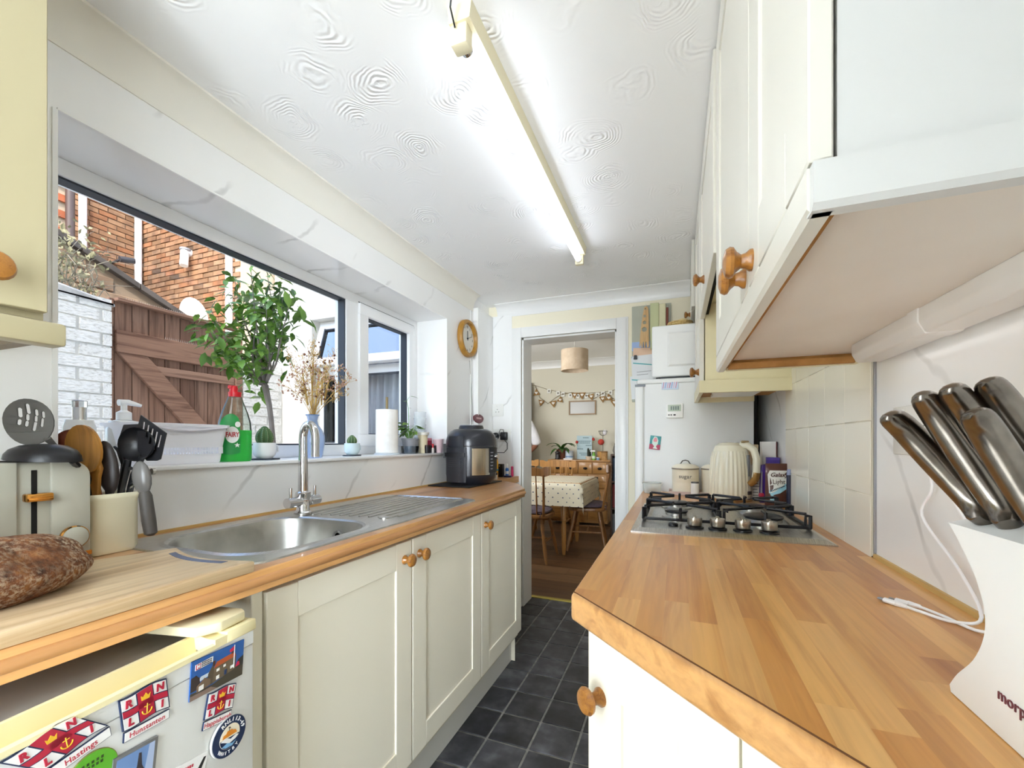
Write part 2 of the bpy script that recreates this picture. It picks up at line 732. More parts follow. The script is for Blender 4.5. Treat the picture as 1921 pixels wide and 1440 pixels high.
mb = MB().box(-1.502, -1.497, cy0+.05, cy1-.05, cz0+.05, cz1-.05)
mb.build('pane', wg, sash, sharp=0)
mb = MB()
mb.box(-1.4625, -1.459, cy1, cy1+.006, cz0, cz1)
mb.box(-1.4625, -1.459, cy0, cy1, cz1, cz1+.005)
mb.build('gasket', gasket, sash)

# ================================================================ KITCHEN FURNITURE
_s, _c, _f, _h = math.sin(.3683), math.cos(.3683), 799.0, 1.148


def at(u, v, d=None, X=None, Y=None, Z=None):
    """the point in the room seen at a place of the photograph, at distance d or on a plane"""
    a, b = (u-960.5)/_f, (828.5-v)/_f
    dx, dy = -_s+a*_c, _c+a*_s
    t = d if d is not None else X/dx if X is not None else Y/dy if Y is not None else (Z-_h)/b
    return Vector((dx*t, dy*t, _h+b*t))


def clip(poly, p, n):
    """part of a convex polygon on the side of p that n points away from"""
    out = []
    for i in range(len(poly)):
        a, b = Vector(poly[i]), Vector(poly[(i+1) % len(poly)])
        da, db = (a-p).dot(n), (b-p).dot(n)
        if da <= 0:
            out.append(a)
        if da*db < 0:
            out.append(a+(b-a)*(da/(da-db)))
    return out


stave_r = wood('worktop_stave', 'c9955a', 'e3b677', 'Y', .3, ['d2ae86', 'fff4dc', 'dfc09a', 'f0d8b4', 'fffaf0', 'caa278'], .8, coat=.15)
stave_l = wood('worktop_stave_sink_side', 'b98a5a', 'd3a676', 'Y', .28, ['d8bfa4', 'fff4e4', 'e4caac', 'f4e2cc', 'ffffff', 'ccae8e'], .8, coat=.2)
edge_r = wood('worktop_edge', 'b8834c', 'd6a266', 'Y', .3, None, .8, coat=.15)


def staves(parent, outline, x0, x1, wd, y0, y1, m, holes=(), zt=.910):
    outline = [Vector(p) for p in outline]
    n = len(outline)
    x = x0
    k = 0
    while x < x1-1e-4:
        y = y0-random.uniform(0, .3)
        while y < y1:
            ln = random.uniform(.22, .48)
            spans = [(y, y+ln)]
            for hx0, hx1, hy0, hy1 in holes:
                if x < hx1 and x+wd > hx0:
                    new = []
                    for a, b in spans:
                        if b <= hy0 or a >= hy1:
                            new.append((a, b))
                        else:
                            if a < hy0:
                                new.append((a, hy0))
                            if b > hy1:
                                new.append((hy1, b))
                    spans = new
            for a, b in spans:
                p = [Vector((x, a)), Vector((x+wd, a)), Vector((x+wd, b)), Vector((x, b))]
                for i in range(n):
                    e = outline[(i+1) % n]-outline[i]
                    p = clip(p, outline[i], Vector((e.y, -e.x)))
                    if len(p) < 3:
                        break
                if len(p) < 3:
                    continue
                c = sum(p, Vector((0, 0)))/len(p)
                area = abs(sum(p[i].cross(p[(i+1) % len(p)]) if False else p[i].x*p[(i+1) % len(p)].y-p[(i+1) % len(p)].x*p[i].y for i in range(len(p))))/2
                if area < 1e-5:
                    continue
                mb = MB().prism([tuple(v-c) for v in p], 'Z', -.0012, 0)
                o = mb.build('stave', m, parent, world=False, sharp=0)
                o.location = (c.x, c.y, zt)
                k += 1
            y += ln
        x += wd


# ---- right worktop with its cut-off corner
wr = [(-.155, 2.165), (-.155, .657), (.12, .382), (.32, .182), (.383, .182), (.383, 2.165)]
mb = MB().prism(wr, 'Z', .868, .9098, .007, 3)
wt_r = mb.build('worktop', edge_r)
tag(wt_r, 'long wood-block worktop with a cut-off corner carrying the gas hob', 'worktop')
ins = [(-.150, 2.163), (-.150, .668), (.129, .389), (.336, .182), (.382, .182), (.382, 2.163)]
staves(wt_r, ins, -.150, .384, .0334, .18, 2.17, stave_r)
mb = MB()
mb.prism([(-.151, .6675), (-.1525, .666), (.335, .1785), (.3365, .18)], 'Z', .9092, .9104)
mb.build('edge_joint', M('dark_joint', '6b4322', .6), wt_r)

# ---- left worktop, tapered at its far end, with the sink cut-out
mb = MB()
wl = [(-.725, .0), (-.725, 2.055), (-.835, 2.27), (-1.025, 2.46), (-1.025, 2.785), (XL, 2.785), (XL, 0)]
bx0, bx1, by0, by1 = -1.155, -.790, .615, 1.005
mb.prism([(-.725, 0), (-.725, by0), (XL, by0), (XL, 0)][::-1], 'Z', .868, .9098)
mb.prism([(-.725, by0), (-.725, by1), (bx1, by1), (bx1, by0)][::-1], 'Z', .868, .9098)
mb.prism([(bx0, by0), (bx0, by1), (XL, by1), (XL, by0)][::-1], 'Z', .868, .9098)
mb.prism([(-.725, by1), (-.725, 2.055), (-.835, 2.27), (-1.025, 2.46), (-1.025, 2.79), (-1.22, 2.79), (-1.22, 2.54), (XL, 2.54), (XL, by1)][::-1], 'Z', .868, .9098)
# rounded front nosing
mb.tube([(-.7265, 0, .889), (-.7265, 2.055, .889)], .0105, 10)
wt_l = mb.build('worktop', stave_l)
tag(wt_l, 'wood-block worktop under the window carrying the steel sink', 'worktop')
mb = MB().box(-.7275, -.722, 0, 2.055, .8685, .9098, .002)
mb.build('front_edge', edge_r, wt_l)
mb = MB().prism([(-1.0255, 2.46), (-1.0225, 2.46), (-1.0225, 2.788), (-1.0255, 2.788)], 'Z', .8685, .9098)
mb.build('front_edge', edge_r, wt_l)
insl = [(-.729, .01), (-.729, 2.05), (-.838, 2.263), (-1.026, 2.45), (-1.257, 2.45), (-1.257, .01)]
staves(wt_l, insl, -1.257, -.728, .0441, 0, 2.46, stave_l, [(bx0, bx1, by0, by1)])
staves(wt_l, [(-1.028, 2.45), (-1.028, 2.787), (-1.188, 2.787), (-1.188, 2.45)], -1.19, -1.027, .0441, 2.45, 2.8, stave_l)


# ---- shaker cupboard doors and knobs
def shaker(mb, w_, h_, fr=.075, th=.019, rec=.005):
    """door in local coords: y 0..w_, z 0..h_, face at x=0 facing +X"""
    mb.box(-th, 0, 0, fr, 0, h_, .0015, 1)
    mb.box(-th, 0, w_-fr, w_, 0, h_, .0015, 1)
    mb.box(-th, 0, fr, w_-fr, 0, fr, .0015, 1)
    mb.box(-th, 0, fr, w_-fr, h_-fr, h_, .0015, 1)
    mb.box(-th+.002, -rec, fr-.003, w_-fr+.003, fr-.003, h_-fr+.003)
    return mb


kp = [(.0001, 0), (.0135, 0), (.0135, .003), (.0095, .008), (.0085, .013), (.0125, .018), (.0185, .022), (.0195, .026), (.0165, .031), (.009, .0335), (.0001, .034)]
KN = MB().lathe(kp, n=20, axis='X')
knob_proto = KN.build('knob', knobwood)
knob_me = knob_proto.data
bpy.data.objects.remove(knob_proto)


def knob(parent, loc, rz=0., s=1.):
    o = bpy.data.objects.new('knob', knob_me)
    C.objects.link(o)
    o.parent = parent
    o.location = loc
    o.rotation_euler = (0, 0, rz)
    o.scale = (s, s, s)
    return o


carc = M('cabinet_carcass', 'd9d2bd', .45)


def base_unit(name, label, y0, y1, kn):
    r = thing(name, label, 'cupboard', (-.766, (y0+y1)/2, .15), 0, 'cupboards under the sink worktop')
    mb = MB()
    mb.box(-1.25, -.767, y0, y0+.016, .15, .867)
    mb.box(-1.25, -.767, y1-.016, y1, .15, .867)
    mb.box(-1.25, -.767, y0+.016, y1-.016, .15, .166)
    mb.box(-.79, -.767, y0+.016, y1-.016, .82, .867)
    mb.build('carcass', carc, r)
    d = shaker(MB(), y1-y0-.004, .674).build('door', cream_door, r, world=False)
    d.location = (-.747+.766, -(y1-y0)/2+.002, .029)
    knob(d, (0, .036 if kn < 0 else y1-y0-.04, .622))
    return r


base_unit('base_cupboard', 'cream shaker base cupboard beside the small fridge, knob at its far top corner', .602, 1.095, 1)
base_unit('base_cupboard', 'middle cream base cupboard, its knob next to the neighbouring knob', 1.097, 1.586, -1)
base_unit('base_cupboard', 'last cream base cupboard before the doorway, its knob alone', 1.588, 2.07, -1)
# end panel beside the fridge, plinth
mb = MB().box(-1.25, -.752, .576, .599, 0, .867, .001, 1)
tag(mb.build('end_panel', cream), 'narrow beige panel between the small fridge and the first cupboard', 'panel')
mb = MB().box(-.826, -.81, .60, 2.09, 0, .149, .001, 1)
tag(mb.build('plinth', M('plinth_grey', 'dcdad2', .4)), 'pale plinth board along the floor under the left cupboards', 'plinth')
# angled corner cupboard behind the last one
r = thing('corner_cupboard', 'angled corner cupboard past the end of the left run, only its knob shows', 'cupboard', (-.95, 2.3, 0))
mb = MB().prism([(-.79, 2.09), (-.87, 2.26), (-1.04, 2.46), (-1.04, 2.77), (-1.18, 2.77), (-1.18, 2.5), (-1.24, 2.5), (-1.24, 2.09)], 'Z', .0, .867)
mb.build('carcass', carc, r)
mb = MB().box(-1.04, -1.025, 2.47, 2.77, .12, .855, .002, 1)
d = mb.build('door', cream_door, r)
knob(d, (-1.025+.95, 2.55-2.3, .78))

# ---- sink
sk = thing('sink', 'stainless steel sink with one bowl and a ribbed drainer', 'sink', (-.99, 1.07, .91))


def rrect(x0, x1, y0, y1, r, z, n=8):
    pts = []
    for cx_, cy_, a0 in ((x1-r, y1-r, 0), (x0+r, y1-r, 90), (x0+r, y0+r, 180), (x1-r, y0+r, 270)):
        for i in range(n):
            a = math.radians(a0+90*i/(n-1))
            pts.append((cx_+r*math.cos(a), cy_+r*math.sin(a), z))
    return pts


ox0, ox1, oy0, oy1 = -1.22, -.752, .575, 1.575
mb = MB()
mb.rings([rrect(ox0, ox1, oy0, oy1, .045, .9102), rrect(ox0+.002, ox1-.002, oy0+.002, oy1-.002, .044, .9135),
          rrect(ox0+.008, ox1-.008, oy0+.008, oy1-.008, .04, .9135), rrect(bx0-.012, bx1+.012, by0-.012, by1+.012, .12, .9128)], caps=False)
mb.rings([rrect(bx0-.012, bx1+.012, by0-.012, by1+.012, .12, .9128), rrect(bx0-.004, bx1+.004, by0-.004, by1+.004, .115, .916),
          rrect(bx0+.003, bx1-.003, by0+.003, by1-.003, .11, .912)], caps=False)
mb.build('rim', steel, sk)
mb = MB()
mb.rings([rrect(bx0+.003, bx1-.003, by0+.003, by1-.003, .11, .912), rrect(bx0+.008, bx1-.008, by0+.008, by1-.008, .105, .90),
          rrect(bx0+.016, bx1-.016, by0+.016, by1-.016, .10, .80), rrect(bx0+.03, bx1-.03, by0+.03, by1-.03, .085, .775),
          rrect(bx0+.06, bx1-.06, by0+.06, by1-.06, .06, .768)], caps=False)
mb.poly(rrect(bx0+.06, bx1-.06, by0+.06, by1-.06, .06, .768))
bowl = mb.build('bowl', noisy('bowl_steel', [(.3, 'a4a39e'), (.7, 'c2c1bc')], 12, .33, 3, metal=1.), sk)
mb = MB()
for i in range(9):
    x = -1.10+.034*i
    mb.tube([(x, 1.055+.004*i, .9138), (x, 1.545, .9138)], [.0035, .0035], 6, flat=.7)
mb.build('drainer_ribs', steel, sk)
mb = MB()
mb.tube([(-1.135, 1.03, .914), (-1.135, 1.55, .914)], .004, 6)
mb.tube([(-.815, 1.12, .9135), (-.815, 1.55, .9135)], .004, 6)
mb.tube([(-1.13, 1.553, .914), (-.82, 1.553, .914)], .005, 6)
mb.build('drainer_lip', steel, sk)
mb = MB().lathe([(.0001, 0), (.020, 0), (.020, .003), (.016, .004), (.0001, .004)], (-.842, 1.09, .9125), 18)
mb.build('tap_hole_cover', steel, sk)
ov = at(646, 993, X=-.86)
mb = MB()
mb.lathe([(.012, 0), (.012, -.004), (.019, -.005), (.019, 0), ], (-.93, by1-.016, .868), 18, 'Y')
mb.tube([(-.93, by1-.022, .872), (-.935, by1-.03, .86), (-.93, by1-.028, .84), (-.928, by1-.026, .80)], .0025, 6)
mb.build('overflow', chrome, sk)

# ---- mixer tap
tp = thing('mixer_tap', 'chrome mixer tap with a tall hooked spout and two levers', 'tap', (-1.135, 1.05, .914))
x, y = -1.135, 1.05
mb = MB().lathe([(.001, 0), (.027, 0), (.027, .006), (.020, .014), (.019, .045), (.023, .05), (.023, .07), (.016, .075), (.001, .075)], (x, y, .914), 22)
mb.build('body', chrome, tp)
mb = MB()
mb.tube([(x, y-.062, .955), (x, y-.024, .955)], .0165, 18)
mb.tube([(x, y+.024, .955), (x, y+.062, .955)], .0165, 18)
mb.tube([(x, y-.024, .955), (x, y+.024, .955)], .0155, 18)
mb.build('crossbar', chrome, tp)
for sgn in (-1, 1):
    MB().tube([(x, y+sgn*.048, .965), (x, y+sgn*.048, 1.002)], [.005, .0045], 10).build('lever', chrome, tp)
pts = [(x, y, .98), (x, y, 1.16)]
for i in range(1, 13):
    a = PI*i/12
    pts.append((x+.026*(1-math.cos(a)), y+.0*(1-math.cos(a)), 1.16+.045*math.sin(a)))
pts.append((x+.052, y, 1.10))
MB().tube(pts, [.0155, .0125]+[.0125]*12+[.0125], 16).build('spout', chrome, tp)

# ---- small fridge under the worktop, its door turned a little towards the room
FZ = .1227
fr = thing('fridge', 'small white fridge with yellowed trim under the left worktop', 'fridge', (-.693, .535, 0), FZ)
mb = MB().box(-.50, -.047, -.47, -.005, .03, .815, .006)
mb.build('body', M('dusty_top', 'b9b6ae', .5), fr, world=False)
wen = M('fridge_white', 'e4e5e4', .3)
mb = MB()
mb.box(-.044, 0, -.47, 0, .05, .795, .004)
mb.box(-.007, 0, -.47, 0, .795, .819, .001, 1)
mb.box(-.044, -.007, -.072, 0, .795, .815)
fd = mb.build('door', wen, fr, world=False)
ytrim = M('yellowed_trim', 'efe3b4', .4)
mb = MB()
mb.prism([(-.046, .795), (-.046, .836), (-.040, .836), (-.035, .802), (-.0075, .7985), (-.0075, .822), (-.002, .8285), (.003, .8265), (.003, .8195), (-.0074, .8195), (-.0074, .796)], 'Y', -.47, -.075)
mb.prism([(-.046, .815), (-.046, .838), (.003, .838), (.004, .82), (-.01, .815)], 'Y', -.055, .002, .002)
mb.prism([(-.046, .815), (-.046, .838), (-.036, .838), (-.01, .834), (.003, .834), (.003, .82), (-.01, .815)], 'Y', -.076, -.054)
mb.build('top_trim', ytrim, fr, world=False)
mb = MB().box(-.053, -.046, -.47, 0, .05, .832, .002)
mb.build('seal', M('grey_seal', 'c4c4c0', .5), fr, world=False)
mb = MB().prism([(-.16, -.10), (-.16, -.012), (-.02, -.004), (-.006, -.012), (-.004, -.06), (-.02, -.09)], 'Z', .840, .856, .003)
mb.build('hinge_cover', cream_dark, fr, world=False)
for yy in (-.42, -.05):
    for xx in (-.44, -.09):
        MB().cyl((xx, yy, 0), (xx, yy, .031), .015).build('foot', black, fr, world=False)

# ---- gas hob
hb = thing('gas_hob', 'steel gas hob with four burners and black wire pan supports', 'hob', (.115, 1.43, .91))
x0, x1, y0, y1 = -.113, .342, 1.165, 1.70
mb = MB()
mb.rings([[(x0, y0, .910), (x1, y0, .910), (x1, y1, .910), (x0, y1, .910)], [(x0, y0, .913), (x1, y0, .913), (x1, y1, .913), (x0, y1, .913)],
          [(x0+.02, y0+.018, .921), (x1-.02, y0+.018, .921), (x1-.02, y1-.018, .921), (x0+.02, y1-.018, .921)],
          [(x0+.03, y0+.10, .920), (x1-.03, y0+.10, .920), (x1-.03, y1-.028, .920), (x0+.03, y1-.028, .920)],
          [(x0+.04, y0+.115, .914), (x1-.04, y0+.115, .914), (x1-.04, y1-.04, .914), (x0+.04, y1-.04, .914)]])
mb.build('plate', steel, hb, sharp=20)
pew = M('pewter', 'aaa396', .28, .9)
for kx in (.045, .100, .158, .217):
    MB().lathe([(.001, 0), (.0225, 0), (.0225, .004), (.015, .006), (.001, .006)], (kx, 1.225, .920), 20).build('knob_collar', black, hb)
    mb = MB().lathe([(.001, 0), (.0155, 0), (.0175, .003), (.0185, .018), (.0175, .022), (.001, .022)], (kx, 1.225, .927), 22)
    mb.box(kx-.0045, kx+.0045, 1.225-.0165, 1.225+.0165, .946, .953, .002)
    mb.build('knob', pew, hb)
MB().lathe([(.001, 0), (.0125, 0), (.0125, .006), (.009, .009), (.001, .009)], (-.008, 1.238, .920), 18).build('ignition_button', black, hb)
for bx_, by_, br in ((.0, 1.425, .030), (.0, 1.625, .038), (.233, 1.625, .038), (.233, 1.405, .048)):
    MB().lathe([(.001, 0), (br+.012, 0), (br+.012, .003), (br, .006), (br, .014), (br-.006, .017), (.001, .017)], (bx_, by_, .914), 28).build('burner_ring', M('alu', 'c9c7c2', .3, .95), hb)
    MB().lathe([(.001, 0), (br+.002, 0), (br+.003, .004), (br-.004, .007), (.001, .007)], (bx_, by_, .931), 28).build('burner_cap', M('enamel_black', '26262a', .3), hb)
iron = M('black_iron', '1c1b1f', .38)
for gx0, gx1 in ((-.09, .112), (.122, .322)):
    mb = MB()
    z0, z1 = .935, .957
    r_ = .0046
    ya, yb, ym = 1.30, 1.685, 1.495
    mb.tube([(gx0, ya, .926), (gx0+.0, yb, .926), (gx1, yb, .926), (gx1, ya, .926)], r_, 6, closed=True)
    cx_ = (gx0+gx1)/2
    for yy in (ya, ym-.012, ym+.012, yb):
        mb.tube([(gx0, yy, .926), (gx0, yy, z1), (gx0+.01, yy, z1)], r_, 6)
        mb.tube([(gx1, yy, .926), (gx1, yy, z1), (gx1-.01, yy, z1)], r_, 6)
    for yc in (1.41, 1.62):
        for sx_, sy_ in ((-1, -1), (1, -1), (-1, 1), (1, 1)):
            ex = gx0+.003 if sx_ < 0 else gx1-.003
            ey = yc+sy_*.078
            mb.tube([(ex, ey, .926), (ex, ey, z1), (cx_+sx_*.02, yc+sy_*.014, z1)], r_, 6)
    for sx_ in (gx0, gx1):
        e = .02 if sx_ == gx0 else -.02
        mb.tube([(sx_, ym, .926), (sx_+e*.2, ym, .945), (sx_+e, ym, z1+.003), (sx_+e*2.2, ym, z1+.003)], r_, 6)
    mb.tube([(cx_, ya, .926), (cx_, ya, z1), (cx_, ya+.05, z1)], r_, 6)
    mb.tube([(cx_, yb, .926), (cx_, yb, z1), (cx_, yb-.03, z1)], r_, 6)
    mb.build('pan_support', iron, hb)

# ---- the angled cupboard under the right worktop's corner, and the run along the aisle
r = thing('angled_cupboard', 'cream shaker cupboard under the cut-off corner of the right worktop', 'cupboard', (-.128, .660, 0), -PI/4)
mb = MB()
mb.box(.0, .55, .02, .09, .15, .866)
mb.box(.02, .55, .05, .09, .0, .149)
mb.build('carcass', cream, r, world=False)
d = MB()
th, fw, W_, H_ = .019, .078, .262, .690
bm2 = shaker(MB(), W_, H_, fw, th, .006)
d = bm2.build('door', cream_door, r, world=False)
d.location = (.008, 0, .172)
d.rotation_euler = (0, 0, -PI/2)
d.location = (.0, -.0, .172)
# door local y -> root x, face +x -> root -y
d.rotation_euler = (0, 0, 0)
d.data.transform(Matrix(((0, 1, 0, 0), (-1, 0, 0, 0), (0, 0, 1, 0), (0, 0, 0, 1))))
knob(d, (.033, 0, .598), -PI/2)
d2 = shaker(MB(), .30, H_, fw, th, .006).build('door', cream_door, r, world=False)
d2.data.transform(Matrix(((0, 1, 0, 0), (-1, 0, 0, 0), (0, 0, 1, 0), (0, 0, 0, 1))))
d2.location = (W_+.003, 0, .172)
r = thing('base_cupboard', 'run of cream cupboards along the aisle under the hob, seen only from the end', 'cupboard', (-.13, 1.4, 0))
mb = MB().box(-.115, .375, .80, 2.15, .15, .866)
mb.box(-.06, .375, .80, 2.15, 0, .149)
mb.build('carcass', cream, r)
for i in range(3):
    d = shaker(MB(), .44, .67).build('door', cream_door, r, world=False)
    d.rotation_euler = (0, 0, PI)
    d.location = (-.006, -.14+.445*i-.01, .17)
    knob(d, (0, .04, .62))

# ---- wall cupboards on the right
upc = M('wall_cupboard_paint', 'e0ddd3', .35)
endp = M('end_panel_grey', 'd2d2d0', .4)  # greyer end panel, also toned down in colour against the over-lit near end
mdf = noisy('raw_mdf', [(.3, '9a6a35'), (.7, 'b5844a')], 25, .7, 3)
mel = noisy('white_melamine', [(.3, 'e2dad0'), (.7, 'ece6de')], 4, .4, 3)
UX, UY0, UY1, UZ = .0895, .368, 1.135, 1.315


def panel_door(w_, h_, fr=.07):
    return shaker(MB(), w_, h_, fr, .016, .004)


r = thing('wall_cupboard', 'large cream wall cupboard hanging nearest on the right, two knobs', 'cupboard', (.24, .75, 1.35), 0, 'wall cupboards on the right')
mb = MB()
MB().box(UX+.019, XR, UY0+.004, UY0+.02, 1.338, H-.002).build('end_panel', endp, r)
mb.box(UX+.018, XR, UY1-.018, UY1-.002, 1.338, H-.002)
mb.box(XR-.01, XR, UY0+.02, UY1-.018, 1.338, H-.002)
mb.build('carcass', upc, r)
mb = MB().box(UX+.018, XR-.001, UY0+.0125, UY1-.018, 1.3375, 1.354)
mb.build('underside', mel, r)
mb = MB()
mb.box(UX+.0185, UX+.023, UY0+.0125, UY1-.018, UZ+.006, 1.3385)
mb.box(UX+.023, XR-.01, UY1-.023, UY1-.0185, UZ+.006, 1.3385)
mb.box(UX+.023, XR-.03, UY1-.034, UY1-.023, UZ+.001, 1.330)
mb.build('raw_edge', mdf, r)
# light rail (pelmet), mitred round the near end
mb = MB()
prof = [(0, UZ+.004), (.004, UZ), (.016, UZ), (.018, UZ+.003), (.018, 1.349), (0, 1.349)]
mb.prism([(UX+a, b) for a, b in prof], 'Y', UY0+.003, UY1-.001)
mb.build('light_rail', upc, r)
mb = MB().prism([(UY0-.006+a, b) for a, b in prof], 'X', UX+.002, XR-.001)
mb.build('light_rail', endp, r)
mb = MB().box(UX+.02, XR-.02, UY1-.02, UY1-.002, UZ+.001, 1.334, .001, 1)
mb.build('light_rail', cream_dark, r)
for ya, yb, ky in ((UY0, .640, .612), (.643, UY1, .672)):
    d = panel_door(yb-ya, H-.01-1.352).build('door', upc, r, world=False)
    d.rotation_euler = (0, 0, PI)
    d.location = (UX-.24, yb-.75, 1.352-1.35)
    knob(d, (0, yb-ky, .026 if ky < .64 else .024), 0, 1.)
# fill lamp added under it; the fitting itself is unlit
light('under_cupboard_fill', 'AREA', (.347, .72, 1.2995), (0, 0, 0), .018, (.03, .55))
lp = thing('under_cupboard_light', 'long white strip light fixed under the near wall cupboard', 'light', (.345, .7, 1.338))
mb = MB().prism([(.320, 1.338), (.320, 1.318), (.328, 1.302), (.368, 1.302), (.376, 1.318), (.376, 1.338)], 'Y', .42, 1.02, .003)
mb.build('housing', M('lamp_white', 'eceae6', .35), lp)
mb = MB().prism([(.318, 1.3385), (.318, 1.317), (.327, 1.3005), (.369, 1.3005), (.378, 1.317), (.378, 1.3385)], 'Y', .77, .80, .002)
mb.build('clip', M('lamp_white', 'eceae6', .35), lp)

# short cupboard over the hob
r = thing('wall_cupboard', 'short cream cupboard over the hob, its door bottom higher than its neighbours', 'cupboard', (.23, 1.436, 1.62), 0, 'wall cupboards on the right')
mb = MB().box(.112, XR, UY1+.001, 1.735, 1.66, H-.002)
mb.build('carcass', cream_dark, r)
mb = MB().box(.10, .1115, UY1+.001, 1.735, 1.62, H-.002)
mb.build('shade_sheet', shade_black, r)  # dark sheet painted in for the shade behind the door
d = panel_door(.596, H-.01-1.605).build('door', upc, r, world=False)
d.rotation_euler = (0, 0, PI)
d.location = (.083-.23, 1.734-1.436, 1.605-1.62)
knob(d, (0, 1.734-1.49, .062))

# tall-bottomed cupboard beyond it, with a pelmet and an open shelf under
r = thing('wall_cupboard', 'cream wall cupboard past the hob with a deep pelmet and loose papers under', 'cupboard', (.23, 1.95, 1.37), 0, 'wall cupboards on the right')
mb = MB().box(.10, XR, 1.737, 1.753, 1.362, H-.002)
mb.box(.10, XR, 2.135, 2.15, 1.362, H-.002)
mb.box(.10, XR, 1.753, 2.135, 1.362, 1.378)
mb.build('carcass', cream_dark, r)
mb = MB()
mb.prism([(.078, 1.7), (.383, 1.73), (.383, 1.752), (.092, 1.722)], 'Z', 1.328, 1.372)
mb.prism([(.078, 1.7), (.092, 1.722), (.092, 2.15), (.078, 2.15)], 'Z', 1.328, 1.372)
mb.box(.092, .32, 2.132, 2.15, 1.328, 1.362)
mb.build('pelmet', cream_dark, r)
mb = MB().box(.10, .375, 1.76, 2.13, 1.352, 1.3615)
mb.build('underside', mdf, r)
d = panel_door(.405, H-.01-1.374).build('door', upc, r, world=False)
d.rotation_euler = (0, 0, PI)
d.location = (.081-.23, 2.147-1.95, 1.374-1.37)
knob(d, (0, .36, .042))
# over the fridge-freezer
r = thing('wall_cupboard', 'cream cupboard at the ceiling over the tall fridge, its door ajar', 'cupboard', (.23, 2.42, 1.8), 0, 'wall cupboards on the right')
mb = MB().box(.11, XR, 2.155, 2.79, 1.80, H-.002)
mb.build('carcass', shade_black, r)  # near-black carcass colour stands in for shade behind the door
d = panel_door(.60, H-.01-1.785).build('door', upc, r, world=False)
d.rotation_euler = (0, 0, PI-.02)
d.location = (.078-.23, 2.775-2.42, 1.785-1.8)
knob(d, (0, .10, .10))

# ---- wall cupboard on the left, at the frame's edge
r = thing('wall_cupboard', 'pale yellow wall cupboard with a round knob at the left of the window', 'cupboard', (-1.1, .1, 1.36))
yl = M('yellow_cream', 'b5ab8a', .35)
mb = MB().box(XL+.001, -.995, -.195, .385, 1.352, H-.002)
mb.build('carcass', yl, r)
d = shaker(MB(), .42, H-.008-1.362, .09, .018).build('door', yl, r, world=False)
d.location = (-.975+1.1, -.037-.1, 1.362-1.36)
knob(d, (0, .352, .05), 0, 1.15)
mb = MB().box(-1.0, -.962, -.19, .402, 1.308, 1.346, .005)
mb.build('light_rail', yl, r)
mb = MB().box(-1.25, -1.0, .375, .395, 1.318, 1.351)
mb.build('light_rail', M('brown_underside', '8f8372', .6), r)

# ---- fluorescent light on the ceiling
lt = thing('strip_light', 'long fluorescent tube in a yellowed batten on the swirled ceiling', 'light', (-.44, 1.45, H))
yb = M('yellowed_batten', 'efe6c6', .4)
mb = MB().prism([(-.475, H), (-.47, H-.038), (-.420, H-.038), (-.415, H)], 'Y', .83, 2.10)
mb.build('batten', yb, lt)
MB().tube([(-.450, .875, 2.050), (-.450, 2.085, 2.050)], .0145, 16).build('tube', M('tube_glass', 'e4ecfa', .2, emit=3.5), lt)
for ya, yb_ in ((.835, .868), (2.088, 2.112)):
    mb = MB().box(-.470, -.430, ya, yb_, 2.028, H-.03, .004)
    mb.build('lampholder', yb, lt)
for ya in (.868, 2.072):
    MB().cyl((-.45, ya, 2.05), (-.45, ya+.014, 2.05), .0152, n=16).build('tube_cap', chrome, lt)
MB().tube([(-.455, .83, 2.06), (-.45, .80, 2.075), (-.44, .79, 2.10)], .002, 6).build('wire', black, lt)

# ================================================================ OUTSIDE THE WINDOW
GZ = -.15
mb = MB().box(-14, -1.56, -4, 2.80, GZ-.1, GZ)
struct('ground', mb, noisy('yard_concrete', [(.3, 'b0ada6'), (.7, 'd0cdc6')], 4, .9))
mb = MB().box(-14, -3.9, 2.80, 12, GZ-.1, GZ)
struct('ground.001', mb, noisy('yard_concrete', [(.3, 'b0ada6'), (.7, 'd0cdc6')], 4, .9))

# back wall of the dining room, with its own window, seen through the kitchen window
mb = MB()
prof = [(-3.44, GZ), (-3.44, 1.95), (-3.36, 2.2), (-3.22, 2.55), (-3.10, 3.3), (-1.5, 3.3), (-1.5, 2.4), (WX1, 2.4), (WX1, GZ)]
mb.prism([(-3.44, GZ), (WX0, GZ), (WX0, 3.6), (-2.98, 3.6), (-3.22, 2.62), (-3.40, 2.1), (-3.44, 1.95)][::-1], 'Y', YF, 2.98)
mb.prism([(WX0, GZ), (WX1, GZ), (WX1, WZ0), (WX0, WZ0)], 'Y', YF, 2.98)
mb.prism([(WX0, WZ1), (WX1, WZ1), (WX1, 3.6), (WX0, 3.6)], 'Y', YF, 2.98)
mb.prism([(WX1, GZ), (-1.5, GZ), (-1.5, 3.6), (WX1, 3.6)], 'Y', YF, 2.98)
struct('wall_outside', mb, render_wall)
w2 = thing('window_2', 'white dining room window with its top light propped open', 'window', (-2.3, 2.93, 1.6))
w2['kind'] = 'structure'
wa, wb = 2.89, 2.95
fx = WX0+.012
mb = MB()
mb.box(WX0, WX1, wa, wb, WZ0, WZ0+.05, .004)
mb.box(WX0, WX1, wa, wb, WZ1-.035, WZ1, .004)
mb.box(WX0, WX0+.05, wa, wb, WZ0+.05, WZ1-.035)
mb.box(WX1-.05, WX1, wa, wb, WZ0+.05, WZ1-.035)
mb.box(WX0+.05, WX1-.05, wa, wb, 1.72, 1.79)
mb.build('frame', upvc, w2)
mb = MB()
for q in ((WX0+.05, WX1-.05, WZ0+.05, 1.72),):
    a, b, c, d = q
    mb.box(a, b, wa-.004, wa+.02, c, c+.012)
    mb.box(a, b, wa-.004, wa+.02, d-.012, d)
    mb.box(a, a+.012, wa-.004, wa+.02, c+.012, d-.012)
    mb.box(b-.012, b, wa-.004, wa+.02, c+.012, d-.012)
